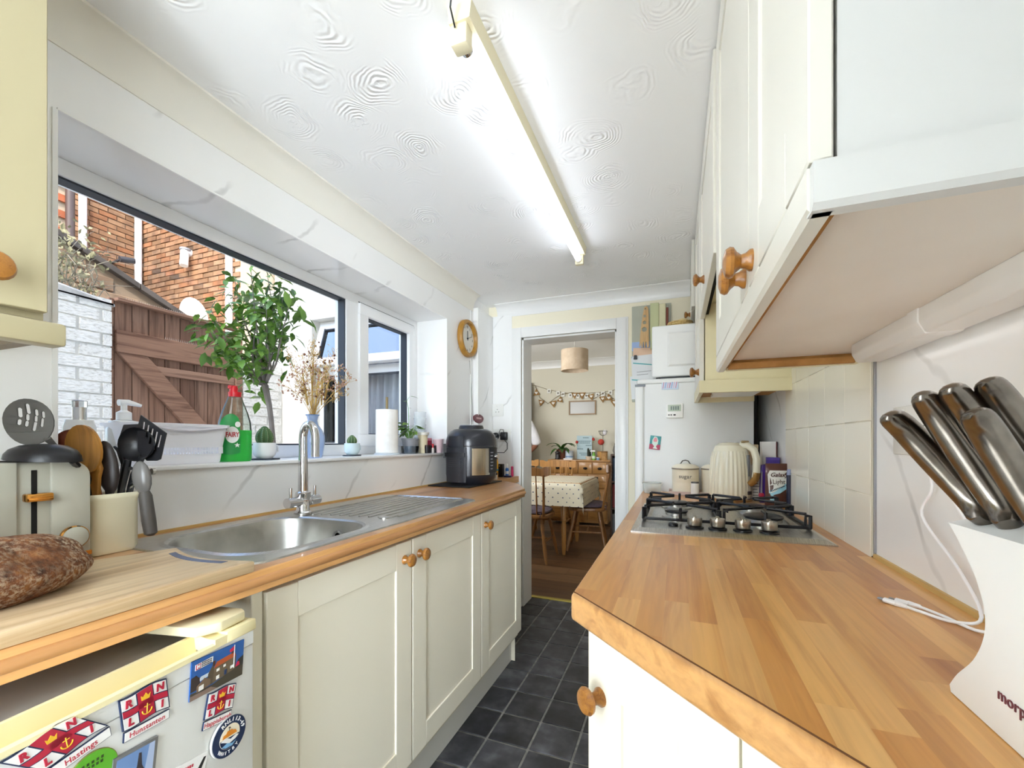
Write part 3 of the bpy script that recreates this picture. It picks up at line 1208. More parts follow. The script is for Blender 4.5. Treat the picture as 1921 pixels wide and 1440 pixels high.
mb.build('gasket', gasket, w2)
dg = glass('dining_glass', 'f2f5f7', refl=1.0)
MB().box(WX0+.05, WX1-.05, 2.915, 2.921, WZ0+.05, 1.72).build('pane', dg, w2, sharp=0)
# open top light, hinged at its head
Mo = Matrix.Translation((0, 2.885, 2.165)) @ Matrix.Rotation(math.radians(-16), 4, 'X')
mb = MB()
mb.M = Mo
a, b, hgt = WX0+.03, WX1-.03, .395
mb.box(a, b, -.02, .03, -.06, 0, .004)
mb.box(a, b, -.02, .03, -hgt, -hgt+.07, .004)
mb.box(a, a+.065, -.02, .03, -hgt+.07, -.06)
mb.box(b-.065, b, -.02, .03, -hgt+.07, -.06)
tl_ = mb.build('top_light', upvc, w2)
mb = MB()
mb.M = Mo
mb.box(a+.06, b-.06, -.005, .002, -hgt+.06, -.05)
skyg = glass('sky_glass', 'aeb9c6', refl=9)
mb.build('pane', skyg, tl_, sharp=0)
mb = MB()
mb.M = Mo
mb.box(a+.063, a+.075, -.023, 0, -hgt+.06, -.05)
mb.box(b-.075, b-.063, -.023, 0, -hgt+.06, -.05)
mb.box(a+.063, b-.063, -.023, 0, -.066, -.055)
mb.build('gasket', gasket, tl_)
# grey curtains behind it
def curtain(name, label, x0, x1, y, z0, z1, m, amp=.022, waves=9, axis='X'):
    n = waves*8
    top, bot = [], []
    for i in range(n+1):
        q = i/n
        off = amp*math.sin(q*waves*2*PI)+amp*.4*math.sin(q*waves*1.3*PI+1)
        p = (x0+(x1-x0)*q, y+off)
        top.append((p[0], p[1], z1))
        bot.append((p[0]+random.uniform(-.003, .003), p[1]+off*.5, z0))
    V = top+bot
    F = [(i, i+1, n+2+i, n+1+i) for i in range(n)]
    mb = MB().add(V, F, normals=False)
    o = mb.build(name, m, sharp=60)
    o.modifiers.new('solid', 'SOLIDIFY').thickness = .004
    return tag(o, label, 'curtain')


cur = noisy('grey_curtain', [(.3, 'cfd0d6'), (.7, 'f0f0f3')], 6, .8, stretch=(6, 6, .6))
curtain('curtain', 'pale grey curtain hanging behind the dining room window', -2.62, -2.02, 3.06, .2, 2.25, cur, .03, 8)

# white painted boundary pier and low wall, brick by brick
wash = noisy('whitewash', [(.25, 'c9c6bd'), (.5, 'f0eee8'), (.8, 'f8f7f3')], 7, .85, 5, bump=.5, bdist=.01, rnd=True)
pier = struct('wall_pier', MB().box(-3.5, -3.268, .62, 1.565, GZ, 2.0), M('white_mortar', 'e8e6e0', .9))
low = struct('wall_boundary', MB().box(-3.5, -3.28, 2.43, YF, GZ, 1.80), M('white_mortar', 'e8e6e0', .9))
b0 = None
rng = random.Random(3)
for wall, ya, yb, zt_, xf in ((pier, .62, 1.57, 2.0, -3.262), (low, 2.43, 2.795, 1.80, -3.274)):
    z = .85
    row = 0
    while z < zt_-.02:
        y = ya-(.11 if row % 2 else 0)
        while y < yb:
            a, b = max(y, ya), min(y+.215, yb)
            if b-a > .04:
                if b0 is None:
                    bb = MB().box(-.05, .005, -.5, .5, -.5, .5)
                    bb = MB().box(-.05, .006, -.5, .5, -.5, .5, .004, 1)
                    b0 = bb.build('brick', wash, wall, world=False)
                    o = b0
                else:
                    o = inst(b0, (0, 0, 0), wall)
                o.location = (xf+rng.uniform(-.004, .004), (a+b)/2, z+.0325)
                o.rotation_euler = (rng.uniform(-.02, .02), 0, rng.uniform(-.01, .01))
                o.scale = (1, b-a-.008, .066)
            y += .225
        z += .074
        row += 1
mb = MB()
pts = []
for i in range(9):
    pts.append((.60+i*.123, 2.0+[.05, .03, .06, .045, .05, .07, .05, .03, .0][i]))
mb.prism([(.60, 1.99)]+pts+[(1.585, 1.99)], 'X', -3.52, -3.25, .012, 1)
mb.build('wall_capping', noisy('grey_cement', [(.3, 'a8a6a2'), (.7, 'dad8d3')], 8, .9, bump=.6, bdist=.02), pier)

# plank gate
gate = thing('garden_gate', 'weathered brown plank gate with a diagonal brace outside the window', 'gate', (-3.3, 1.98, GZ))
gw = wood('gate_wood', '6a4d3c', 'a07d68', 'Z', .75, ['c9bdb6', 'ffffff', 'ded2ca'], .8)
gwr = wood('gate_rail_wood', '704f3e', 'a6826c', 'Y', .75, ['e8ded6', 'ffffff'], .8)
n = 8
g0y, g1y = 1.60, 2.37
for i in range(n):
    pw = (g1y-g0y)/n
    mb = MB().box(-3.328, -3.306+random.uniform(-.002, .002), g0y+i*pw+.0025, g0y+(i+1)*pw-.0025, GZ+.04, 2.045-.004*i+random.uniform(-.006, .006), .002, 1)
    mb.build('plank', gw, gate, sharp=20)
for za, zb, t_ in ((1.715, 1.855, .03), (1.60, 1.66, .022), (.55, .69, .03)):
    y_a = 1.60 if t_ > .025 else 1.82
    MB().box(-3.305, -3.305+t_, y_a, 2.37, za, zb, .003, 1).build('rail', gwr, gate)
mb = MB()
mb.prism([(1.605, 1.715), (1.77, 1.715), (2.37, 1.03), (2.37, .93), (2.30, .93)], 'X', -3.305, -3.276, .003, 1)
mb.build('brace', gwr, gate)
MB().box(-3.34, -3.27, 2.372, 2.428, GZ, 2.0, .003, 1).build('post', gwr, gate)
MB().box(-3.34, -3.30, 1.572, 1.598, GZ, 2.05, .003, 1).build('post', gwr, gate)
mb = MB().box(-3.33, -3.26, 1.60, 2.42, 2.035, 2.055, .003, 1)
mb.build('capping', gwr, gate)
# plastic spike strips on the gate
mb = MB()
for k, (yy, zz) in enumerate([(1.66+.013*i, 2.055) for i in range(56)]+[(1.88+.012*i, 1.856) for i in range(38)]):
    mb.lathe([(.003, 0), (.0004, .018)], (-3.295 if k < 56 else -3.288, yy, zz), 4)
sp = mb.build('spike_strip', M('spike_plastic', 'b3a498', .6), gate)
sp['kind'] = 'stuff'

# sloping block wall behind the gate with its dark coping
shed = struct('wall_lean_to', MB().prism([(1.15, GZ), (3.0, GZ), (3.0, 2.10), (1.86, 2.60), (1.15, 2.9)], 'X', -4.5, -4.21), M('lime_mortar', '93806c', .9))
blk = noisy('brown_block', [(.25, '6d5848'), (.55, '8f7862'), (.8, 'a58d75')], 7, .9, 5, bump=.6, bdist=.012, rnd=True)
z = 1.75
row = 0
while z < 2.85:
    y = 1.2-(.17 if row % 2 else 0)
    while y < 3.0:
        a, b = max(1.16, y), min(y+.33, 2.98)
        top = lambda q: 2.60+(1.86-q)*.4386
        zt_ = min(z+.112, top(b)-.03)
        if zt_-z > .03 and b-a > .05:
            mb = MB().box(-4.23, -4.20+random.uniform(0, .008), a+.006, b-.006, z+.006, zt_, .006, 1)
            mb.build('brick', blk, shed, sharp=20)
        y += .34
    z += .118
    row += 1
for i in range(4):
    y0_ = 1.45+i*.375
    mb = MB().prism([(y0_, 2.60+(1.86-y0_)*.4386-.035), (y0_+.37, 2.60+(1.86-y0_-.37)*.4386-.035), (y0_+.37, 2.60+(1.86-y0_-.37)*.4386+.012), (y0_, 2.60+(1.86-y0_)*.4386+.018)], 'X', -4.52, -4.16, .004, 1)
    mb.build('coping_tile', noisy('dark_coping', [(.3, '3c3733'), (.7, '5d544d')], 9, .7, rnd=True), shed)

# straggly dry creeper on the pier
cr = thing('dry_creeper', 'tangled grey-green dry creeper over the white pier', 'plant', (-3.7, 1.2, 2.0))
rng = random.Random(11)
mb = MB()
for i in range(170):
    p = Vector((-3.75+rng.uniform(-.12, .22), .98+rng.betavariate(2, 1.6)*.70, 2.03+rng.uniform(0, .2)))
    pts = [p.copy()]
    dr = Vector((rng.uniform(-.4, .4), rng.uniform(-.7, .35), rng.uniform(.3, 1.2)))*.085
    for k in range(4):
        p = p+dr
        dr = dr+Vector((rng.uniform(-.05, .05), rng.uniform(-.05, .05), rng.uniform(-.08, .02)))
        pts.append(p.copy())
    mb.tube(pts, [.004, .0035, .003, .002, .001], 3)
o = mb.build('twigs', noisy('twig_grey', [(.3, '6f6a5c'), (.7, 'a29c8c')], 20, .9), cr)
o['kind'] = 'stuff'
mb = MB()
for i in range(900):
    p = Vector((-3.72+rng.uniform(-.15, .28), .96+rng.betavariate(2, 1.6)*.70, 2.05+rng.betavariate(1.5, 1.5)*.48))
    q = Euler((rng.uniform(0, 6), rng.uniform(0, 6), rng.uniform(0, 6))).to_matrix()
    s = rng.uniform(.012, .026)
    mb.poly([p+q @ Vector(v)*s for v in ((-1, 0, 0), (0, -.5, .1), (1, 0, 0), (0, .5, .1))])
o = mb.build('small_leaves', noisy('dry_leaf', [(.3, '66664f'), (.5, '8e8a68'), (.75, 'a9a58e')], 4, .8), cr, sharp=0)
o['kind'] = 'stuff'

# brick houses over the wall
mortar = M('sand_mortar', 'b3a48e', .9)
house = thing('brick_house', 'tall brown brick house with a corner, white downpipes and a flue', 'building', (-8, 4.8, GZ))
BX, BY, BX1 = -9.0, 4.76, -6.42
mb = MB()
mb.box(-11, BX, 2.2, BY, GZ, 7.6)
mb.box(-11, BX1, BY, 9, GZ, 7.6)
mb.build('wall', mortar, house)
brk = noisy('house_brick', [(.25, '6a5444'), (.5, '8e7158'), (.8, 'a38468')], 5, .9, 4, rnd=True)
t = NT(brk)
lk = brk.node_tree.nodes['Principled BSDF'].inputs['Base Color'].links[0].from_socket
t.col(t.mix(1., lk, t.ramp(t.random(), [(0, '8f8d88'), (.25, 'fff0e2'), (.5, 'ffffff'), (.75, 'ffd8bf'), (1, 'd4ccc2')]), 'MULTIPLY'))
bp = None
cnt = 0
rng = random.Random(5)
stuffb = MB()
Pz, Py = .084, .245
spots = []
for row in range(0, 48):
    z = 2.55+row*Pz
    for k in range(-1, 12):
        x = BX+.1+(k+(.5 if row % 2 else 0))*Py
        if BX < x < BX1-.05:
            spots.append(('R', x, z))
    for k in range(0, 8):
        y = BY-.13-(k+(.5 if row % 2 else 0))*Py
        if y > 2.95:
            spots.append(('L', y, z))


def px(p):
    d = -p[0]*_s+p[1]*_c
    return 960.5+_f*(p[0]*_c+p[1]*_s)/d, 828.5-_f*(p[2]-_h)/d


def seen(sp):
    p = (sp[1], BY, sp[2]) if sp[0] == 'R' else (BX, sp[1], sp[2])
    u, v = px(p)
    return 105 < u < 470 and v > 300+(u-105)*.55 and v < (470+(u-160)*.62 if u > 160 else 450)


spots.sort(key=lambda q: not seen(q))
for kind, q, z in spots:
    jit = rng.uniform(-.006, .006)
    loc = (q, BY-.006+jit, z) if kind == 'R' else (BX+.006+jit, q, z)
    if cnt < 300:
        if bp is None:
            bp = MB().box(-.115, .115, -.02, .02, -.0345, .0345).build('brick', brk, house, world=False, sharp=0)
            o = bp
        else:
            o = inst(bp, (0, 0, 0), house)
        o.location = Vector(loc)-house.location
        o.rotation_euler = (0, rng.uniform(-.02, .02), 0 if kind == 'R' else PI/2)
    else:
        if kind == 'R':
            stuffb.box(q-.115, q+.115, BY-.026+jit, BY+.01, z-.0345, z+.0345)
        else:
            stuffb.box(BX-.01, BX+.026+jit, q-.115, q+.115, z-.0345, z+.0345)
    cnt += 1
o = stuffb.build('brickwork', brk, house, sharp=0)
o['kind'] = 'stuff'
for (x, y) in ((BX+.06, 3.92), (BX+.10, BY-.10), (BX1-.22, BY-.06)):
    MB().cyl((x, y, 1.5), (x, y, 7.4), .052, n=12).build('downpipe', M('white_pipe', 'eef0f2', .4), house)
fl_ = at(345, 488, Y=BY-.15)
mb = MB()
mb.tube([(fl_.x-.05, BY, fl_.z+.17), (fl_.x-.05, BY-.12, fl_.z+.17), (fl_.x, BY-.14, fl_.z+.08), (fl_.x+.03, BY-.17, fl_.z-.10)], .06, 12)
mb.build('flue', M('white_pipe', 'eef0f2', .4), house)
MB().lathe([(.08, 0), (.08, .03)], (fl_.x-.05, BY-.10, fl_.z+.19), 14).build('flue_collar', M('grey_collar', '8b8d92', .5), house)
q = at(235, 489, X=BX+.2)
mb = MB().tube([(q.x, q.y-.08, q.z), (q.x+.02, q.y+.12, q.z+.04)], .05, 10)
mb.tube([(BX, q.y-.1, q.z-.05), (q.x, q.y-.06, q.z)], .02, 6)
mb.build('wall_lamp', M('dark_lamp', '33343a', .4), house)
q = at(372, 592, Y=BY-.3)
mb = MB()
Md = Matrix.Translation(q) @ Euler((.35, .3, .2)).to_matrix().to_4x4()
mb.M = Md
mb.lathe([(.001, 0), (.14, -.02), (.27, -.08), (.275, -.075), (.14, -.01), (.001, .01)], (0, 0, 0), 22, 'Y')
mb.tube([(0, 0, -.05), (.02, -.28, -.14)], .012, 6)
mb.build('satellite_dish', M('dish_white', 'e8e2da', .5), house)
# orange brick wall at the far left of the view
oh = thing('orange_brick_wall', 'bright orange brick wall with a dark pipe at the window edge', 'wall', (-7.2, 2.6, GZ))
MB().box(-7.4, -7.2, 1.2, 3.02, GZ, 6.5).build('wall', mortar, oh)
ob = noisy('orange_brick', [(.25, '8a4a30'), (.6, 'a86646'), (.8, 'b87c5e')], 5, .9, 4, rnd=True)
t = NT(ob)
lk = ob.node_tree.nodes['Principled BSDF'].inputs['Base Color'].links[0].from_socket
t.col(t.mix(1., lk, t.ramp(t.random(), [(0, '8f8d88'), (.25, 'ffd3bf'), (.5, 'ffffff'), (1, 'efd5ca')]), 'MULTIPLY'))
bp = None
for row in range(34):
    z = 2.6+row*.1
    for k in range(4):
        y = 2.88-(k+(.5 if row % 2 else 0))*.27
        if bp is None:
            bp = MB().box(-.02, .02, -.125, .125, -.042, .042).build('brick', ob, oh, world=False, sharp=0)
            o = bp
        else:
            o = inst(bp, (0, 0, 0), oh)
        o.location = Vector((-7.19+rng.uniform(-.005, .005), y, z))-oh.location
MB().cyl((-7.12, 3.0, GZ), (-7.12, 3.0, 6.4), .045).build('downpipe', M('dark_pipe', '4a3c38', .5), oh)
# white rendered neighbour
nb = thing('white_house', 'sunlit white rendered house wall with a grey downpipe beyond the gate', 'building', (-4.5, 5.6, GZ))
MB().box(BX1+.06, -4.4, 5.3, 9, GZ, 7.6).build('wall', M('white_render', 'd6d5d0', .9), nb)
q = at(477, 560, Y=5.22)
MB().cyl((q.x, 5.22, GZ), (q.x, 5.22, 7.4), .05).build('downpipe', M('grey_pipe', 'a8b0ba', .5), nb)

# ---- small potted tree in the yard
pt = thing('potted_tree', 'leafy green standard tree on a thin bare trunk outside the window', 'plant', (-1.93, 1.66, GZ))
trunk_b = Vector((-1.93, 1.66, GZ+.28))
MB().lathe([(.001, .0), (.12, .0), (.155, .30), (.165, .30), (.165, .34), (.145, .34), (.14, .30), (.001, .29)], (-1.93, 1.66, GZ), 22).build('pot', M('terracotta', 'b5694a', .8), pt)
bark = noisy('grey_bark', [(.3, '6e655e'), (.7, '94897f')], 30, .9, stretch=(1, 1, .3))
k0 = at(505, 760, d=2.2)
fork = at(497, 722, d=2.2)
mb = MB()
mb.tube([trunk_b, at(513, 835, d=2.2), at(509, 790, d=2.2), k0, fork], [.013, .012, .012, .013, .016], 8)
mb.build('trunk', bark, pt)
tips = [(395, 580), (440, 520), (470, 500), (500, 505), (530, 515), (545, 560), (410, 640), (470, 560), (520, 600), (455, 600), (490, 640), (530, 560), (440, 660), (385, 600), (515, 545), (480, 530), (500, 580), (425, 560)]
rng = random.Random(21)
mb = MB()
twigs = []
for u, v in tips:
    dd = 2.2+rng.uniform(-.2, .2)
    e = at(u, v, d=dd)
    m1 = fork.lerp(e, .35)+Vector((rng.uniform(-.03, .03), rng.uniform(-.03, .03), -.04))
    m2 = fork.lerp(e, .7)+Vector((rng.uniform(-.03, .03), rng.uniform(-.03, .03), -.02))
    mb.tube([fork, m1, m2, e], [.008, .005, .003, .0015], 5)
    twigs += [(m1, m2), (m2, e), (m2, e)]
mb.tube([fork, at(482, 715, d=2.2), at(470, 700, d=2.17), at(447, 697, d=2.15)], [.006, .004, .003, .001], 5)
twigs.append((at(482, 728, d=2.2), at(478, 735, d=2.2)))
mb.build('branches', bark, pt)
leaf_me = None
LV = [(-.0, 0, 0), (.25, .17, .04), (.6, .2, .03), (1., 0, -.10), (.6, -.2, .03), (.25, -.17, .04), (.3, 0, 0), (.65, 0, -.02)]
LF = [(0, 6, 1), (1, 6, 7, 2), (2, 7, 3), (0, 5, 6), (5, 4, 7, 6), (4, 3, 7)]
extra = MB()
for i in range(560):
    a, b = rng.choice(twigs)
    p = a.lerp(b, rng.uniform(0, 1.05))+Vector((rng.gauss(0, .035), rng.gauss(0, .035), rng.gauss(0, .03)))
    ro = Euler((rng.uniform(-.6, .6), rng.uniform(-.1, 1.1), rng.uniform(0, 2*PI)))
    s = rng.uniform(.05, .088)
    if i >= 290:
        q = ro.to_matrix()
        extra.add([p+q @ (Vector(v)*s) for v in LV], LF, normals=False)
        continue
    if leaf_me is None:
        o = MB().add(LV, LF, normals=False).build('leaf', leafg, pt, world=False, sharp=60)
        leaf_me = o
    else:
        o = inst(leaf_me, (0, 0, 0), pt)
    o.location = p-pt.location
    o.rotation_euler = ro
    o.scale = (s, s, s)
x = extra.build('inner_leaves', leafg, pt, sharp=60)
x['kind'] = 'stuff'
# glass ornaments hung in it
bl = M('blue_glass', '3b86c4', .05, trans=.75)
o = thing('glass_ornament', 'blue glass bauble hanging among the tree leaves', 'ornament', at(478, 597, d=1.93))
MB().lathe([(.001, -.05), (.02, -.048), (.034, -.03), (.034, -.012), (.02, .012), (.008, .03), (.006, .045), (.001, .046)], (0, 0, 0), 18).build('bulb', bl, o)
MB().cyl((0, 0, .045), (0, 0, .12), .001, n=5).build('hook', black, o)
o = thing('glass_ornament', 'clear glass bauble on a wire right of the tree', 'ornament', at(548, 640, d=2.1))
MB().lathe([(.001, -.055), (.022, -.05), (.034, -.03), (.03, -.005), (.016, .018), (.014, .03), (.001, .03)], (0, 0, 0), 18).build('bulb', M('clear_glass', 'f2f6f6', .03, trans=1.), o)
MB().lathe([(.016, .022), (.018, .04), (.001, .045)], (0, 0, 0), 14).build('cap', M('alu', 'c9c7c2', .3, .95), o)
MB().tube([(0, 0, .045), (.004, 0, .1), (0, 0, .25), (-.01, 0, .40)], [.003, .003, .004, .002], 5).build('hook', bark, o)

# ================================================================ DINING ROOM THROUGH THE DOORWAY
DY, DH = 6.30, 2.37
struct('wall_dining_back', MB().box(-3.9, 1.3, DY, DY+.15, -.1, 2.6), M('dining_wall', 'ded9c8', .8))
struct('wall_dining_left', MB().box(-3.9, -3.6, 2.98, DY, -.1, 2.6), M('dining_wall', 'ded9c8', .8))
struct('wall_dining_right', MB().box(.35, .55, 2.98, DY, -.1, 2.6), M('dining_wall', 'ded9c8', .8))
struct('ceiling.001', MB().box(-3.9, 1.3, 2.98, DY+.1, DH, DH+.1), ceil_m)
mb = MB().prism([(DY-x, DH+z) for x, z in cove_prof(.09, .10)], 'X', -3.6, .35)
struct('trim_11', mb, paint)
df = struct('floor.001', MB().box(-3.9, 1.3, 2.98, DY, -.06, -.003), M('dark_joint_floor', '3a2a1c', .7))
lam = wood('laminate_plank', '4d3826', '75573c', 'X', .4, ['c8bfb6', 'ffffff', 'ded4c8'], .7)
rng = random.Random(9)
y = 3.035
while y < 6.2:
    x = -2.6-rng.uniform(0, .8)
    while x < .3:
        a, b = max(x, -2.3), min(x+1.2, .3)
        if b-a > .05:
            o = MB().box(-(b-a)/2+.001, (b-a)/2-.001, -.0935, .0935, -.004, 0).build('plank', lam, df, world=False, sharp=0)
            o.location = ((a+b)/2, y+.095, 0)
        x += 1.2
    y += .19

pine = wood('pine', '9a6a34', 'c08c4e', 'X', .35, None, .8, coat=.2)
pinez = wood('pine_upright', '8f6230', 'b98548', 'Z', .35, None, .8, coat=.2)
dpine = wood('dark_pine', '6d4526', '96683a', 'Z', .35, None, .8, coat=.2)

# sideboard
SBX0, SBX1, SBY, SBZ = -1.68, -.845, 5.80, .90
sb = thing('sideboard', 'pine sideboard with small drawers against the dining room wall', 'sideboard', (-1.26, 5.95, 0))
mb = MB().box(SBX0+.02, SBX1-.02, SBY+.02, 6.15, .04, SBZ-.022)
mb.build('carcass', pine, sb)
MB().box(SBX0-.015, SBX1+.015, SBY-.01, 6.17, SBZ-.022, SBZ, .006).build('top', pine, sb)
dw = (SBX1-SBX0-.05)/4
cup = M('dark_pull', '2b2723', .4, .6)
for i in range(4):
    xa = SBX0+.025+i*dw
    d = MB().box(xa+.006, xa+dw-.006, SBY+.002, SBY+.02, .715, .865, .004).build('drawer', pine, sb)
    MB().lathe([(.001, 0), (.03, 0), (.028, .012), (.016, .02), (.001, .022)], (xa+dw/2, SBY+.003, .785), 16, 'Y', sy=.6, flip=-1).build('handle', cup, d)
for i in range(3):
    w3 = (SBX1-SBX0-.05)/3
    xa = SBX0+.025+i*w3
    for za, zb in ((.52, .70), (.08, .50)):
        d = MB().box(xa+.006, xa+w3-.006, SBY+.002, SBY+.02, za, zb, .004).build('drawer' if za > .3 else 'door', pine, sb)
        MB().lathe([(.001, 0), (.013, 0), (.015, .015), (.001, .02)], (xa+w3/2, SBY+.003, (za+zb)/2+.05), 12, 'Y', flip=-1).build('handle', cup, d)

# things standing on it
q = at(1052, 860, Y=5.95)
pl = thing('potted_plant', 'dark leafy plant in a brown pot at the left end of the sideboard', 'plant', (q.x, 5.98, SBZ))
MB().lathe([(.001, 0), (.05, 0), (.068, .12), (.072, .12), (.072, .14), (.06, .14), (.055, .12), (.001, .12)], (q.x, 5.98, SBZ), 18).build('pot', M('brown_pot', '7a4a34', .6), pl)
dleaf = noisy('dark_leaf', [(.3, '24441c'), (.7, '4c7a2c')], 6, .4, rnd=True)
rng = random.Random(4)
for i in range(13):
    a = rng.uniform(0, 2*PI)
    ln = rng.uniform(.16, .30)
    tl2 = rng.uniform(.5, 1.25)
    V, F = [], []
    n = 7
    for k in range(n+1):
        s = k/n
        ang = tl2-s*1.1
        r_ = ln*s*math.cos(min(ang+.3, 1.4))
        z = ln*s*math.sin(ang+.25)*1.15
        wv = .034*math.sin(PI*min(1, s*.9+.1))**.8*(1 if k < n else .02)
        c, s2 = math.cos(a), math.sin(a)
        V += [(r_*c-wv*s2, r_*s2+wv*c, z), (r_*c, r_*s2, z-.006), (r_*c+wv*s2, r_*s2-wv*c, z)]
    for k in range(n):
        F += [(3*k, 3*k+1, 3*k+4, 3*k+3), (3*k+1, 3*k+2, 3*k+5, 3*k+4)]
    o = MB().add(V, F, normals=False).build('leaf', dleaf, pl, world=False)
    o.location = (0, 0, .11)


def on_sb(u, y=5.93):
    q = at(u, 850, Y=y)
    return (q.x, y, SBZ)


q = on_sb(1046, 5.87)
o = thing('lantern', 'small dark metal candle lantern in front of the plant pot', 'lantern', q)
MB().lathe([(.001, 0), (.036, 0), (.036, .02), (.001, .02)], q, 16).build('base', M('pewter_dark', '4a4848', .35, .8), o)
MB().lathe([(.031, .02), (.031, .09)], q, 16, caps=False).build('glass', glass('lantern_glass', 'a9adb4'), o)
MB().lathe([(.036, .09), (.036, .105), (.014, .12), (.001, .12)], q, 16).build('lid', M('pewter_dark', '4a4848', .35, .8), o)
MB().lathe([(.001, .02), (.018, .02), (.018, .07), (.001, .07)], q, 12).build('candle', M('wax', 'efeadf', .5), o)
q = on_sb(1068)
o = thing('tin', 'pale blue-white round tin on the sideboard beside the plant', 'tin', q)
MB().lathe([(.001, 0), (.056, 0), (.056, .10), (.001, .10)], q, 22).build('body', M('tin_pale', 'cdd6dd', .35), o)
MB().lathe([(.058, .095), (.058, .118), (.050, .122), (.001, .122)], q, 22).build('lid', M('tin_lid', 'b9c3cd', .3), o)
MB().lathe([(.0565, .03), (.0565, .05)], q, 22, caps=False).build('band', M('tin_band', '7d97b8', .4), o)
q = on_sb(1066, 5.84)
o = MB().box(q[0]-.062, q[0]+.062, q[1]-.03, q[1]+.05, SBZ, SBZ+.016, .001, 1)
nb_ = thing('notebook', 'white notepad lying on the sideboard in front of the tin', 'notepad', q)
o.build('pages', M('paper_white', 'f3f3f0', .7), nb_)
MB().box(q[0]-.063, q[0]+.063, q[1]-.031, q[1]+.051, SBZ+.016, SBZ+.019).build('cover', M('cover_grey', 'c3cad2', .6), nb_)
# blue-grey sign
q = on_sb(1096, 6.02)
sg = thing('wall_sign', 'pale blue printed board standing behind things on the sideboard', 'sign', (q[0], 6.03, SBZ))
MB().box(q[0]-.108, q[0]+.108, 6.03, 6.045, SBZ, SBZ+.335, .002, 1).build('board', M('sign_blue', 'b3c9cf', .6), sg)
mb = MB()
for zz, wa_, wb_ in ((.30, -.02, .05), (.25, -.09, .09), (.225, -.07, .08), (.19, .02, .09), (.14, -.1, -.02), (.08, -.07, .08), (.055, -.05, .06)):
    x = wa_
    while x < wb_:
        mb.box(q[0]+x, q[0]+x+.012, 6.0285, 6.03, SBZ+zz, SBZ+zz+.014)
        x += .017
mb.build('print', M('sign_ink', '6f878f', .7), sg)
redf = M('red_fabric', 'b5362f', .7)
for u, dz in ((1082, .245), (1113, .285)):
    qq = at(u, 826, Y=6.015)
    o = thing('red_flower', 'red fabric flower clipped to the %s edge of the pale blue board' % ('left' if u < 1090 else 'right top'), 'flower', (qq.x, 6.02, SBZ+dz))
    MB().ball((0, 0, 0), (.02, .012, .022), 10, 7).build('bloom', redf, o, world=False)
    MB().cyl((0, .004, -.02), (.004, .004, -.05), .003).build('clip', M('green_clip', '5a7a3c', .6), o, world=False)
# cactus, spray bottle, cork boxes, wire stand
q = on_sb(1105, 5.88)
o = thing('small_cactus', 'dark upright cactus in a cream bowl on the sideboard', 'plant', q)
MB().lathe([(.001, 0), (.036, 0), (.052, .05), (.048, .05), (.001, .04)], q, 18).build('pot', M('bowl_cream', 'd8c9b3', .5), o)
mb = MB()
for dx, dy_, hgt in ((-.012, 0, .15), (.014, .01, .13), (.0, -.012, .11)):
    mb.lathe([(.001, .04), (.013, .045), (.015, .09), (.013, hgt), (.004, hgt+.012), (.001, hgt+.013)], (q[0]+dx, q[1]+dy_, q[2]), 10)
mb.build('stems', M('cactus_dark', '2c3328', .7), o)
q = on_sb(1114, 5.86)
o = thing('spray_bottle', 'green and white trigger spray bottle beside the dark cactus', 'bottle', q)
MB().lathe([(.001, 0), (.023, 0), (.023, .07), (.01, .095), (.01, .11), (.001, .11)], q, 16).build('body', M('spray_green', '79b74a', .4), o)
mb = MB().box(q[0]-.05, q[0]+.02, q[1]-.008, q[1]+.008, q[2]+.112, q[2]+.132, .004)
mb.tube([(q[0]-.03, q[1], q[2]+.115), (q[0]-.036, q[1], q[2]+.09)], .004, 6)
mb.build('trigger', white, o)
MB().lathe([(.0235, .02), (.0235, .055)], q, 16, caps=False).build('label', M('label_pale', 'dfeed6', .5), o)
for i, (u, wd, hg, lab) in enumerate(((1126, .035, .115, 'tan card box standing behind the spray bottle'), (1134, .042, .12, 'brown cork jar at the right end of the sideboard'))):
    q = on_sb(u, 5.95-.07*i)
    o = thing('box' if i == 0 else 'cork_jar', lab, 'box' if i == 0 else 'jar', q)
    if i == 0:
        MB().box(q[0]-wd, q[0]+wd, q[1]-.03, q[1]+.03, SBZ, SBZ+hg, .004).build('body', M('tan_card', 'c79553', .7), o)
        MB().box(q[0]-wd-.001, q[0]+wd+.001, q[1]-.031, q[1]+.031, SBZ+hg-.012, SBZ+hg+.002, .002, 1).build('lid', M('tan_card_dark', 'b07f42', .7), o)
    else:
        MB().lathe([(.001, 0), (wd, 0), (wd, hg-.02), (.001, hg-.02)], q, 18).build('body', noisy('cork', [(.3, 'a97d4c'), (.7, 'c9a06b')], 40, .9), o)
        MB().lathe([(.001, hg-.02), (wd+.002, hg-.02), (wd+.002, hg), (.001, hg)], q, 18).build('lid', M('cork_lid', '8f6a40', .8), o)
q = on_sb(1122, 5.84)
o = thing('blue_pot', 'little blue and white pot in front of the tan box', 'pot', q)
MB().lathe([(.001, 0), (.02, 0), (.024, .035), (.021, .035), (.001, .03)], q, 16).build('body', M('pot_blue', '88a7c8', .3), o)
MB().lathe([(.0245, .028), (.025, .038), (.021, .038)], q, 16, caps=False).build('rim', white, o)
q = on_sb(1131, 6.05)
o = thing('wire_stand', 'thin wire basket stand with a red pompom above the sideboard', 'stand', q)
mb = MB()
mb.tube([(q[0], q[1], SBZ), (q[0], q[1], SBZ+.33)], .004, 6)
mb.tube([(q[0]+.06*math.cos(a*PI/8), q[1]+.06*math.sin(a*PI/8), SBZ+.40) for a in range(16)], .003, 5, closed=True)
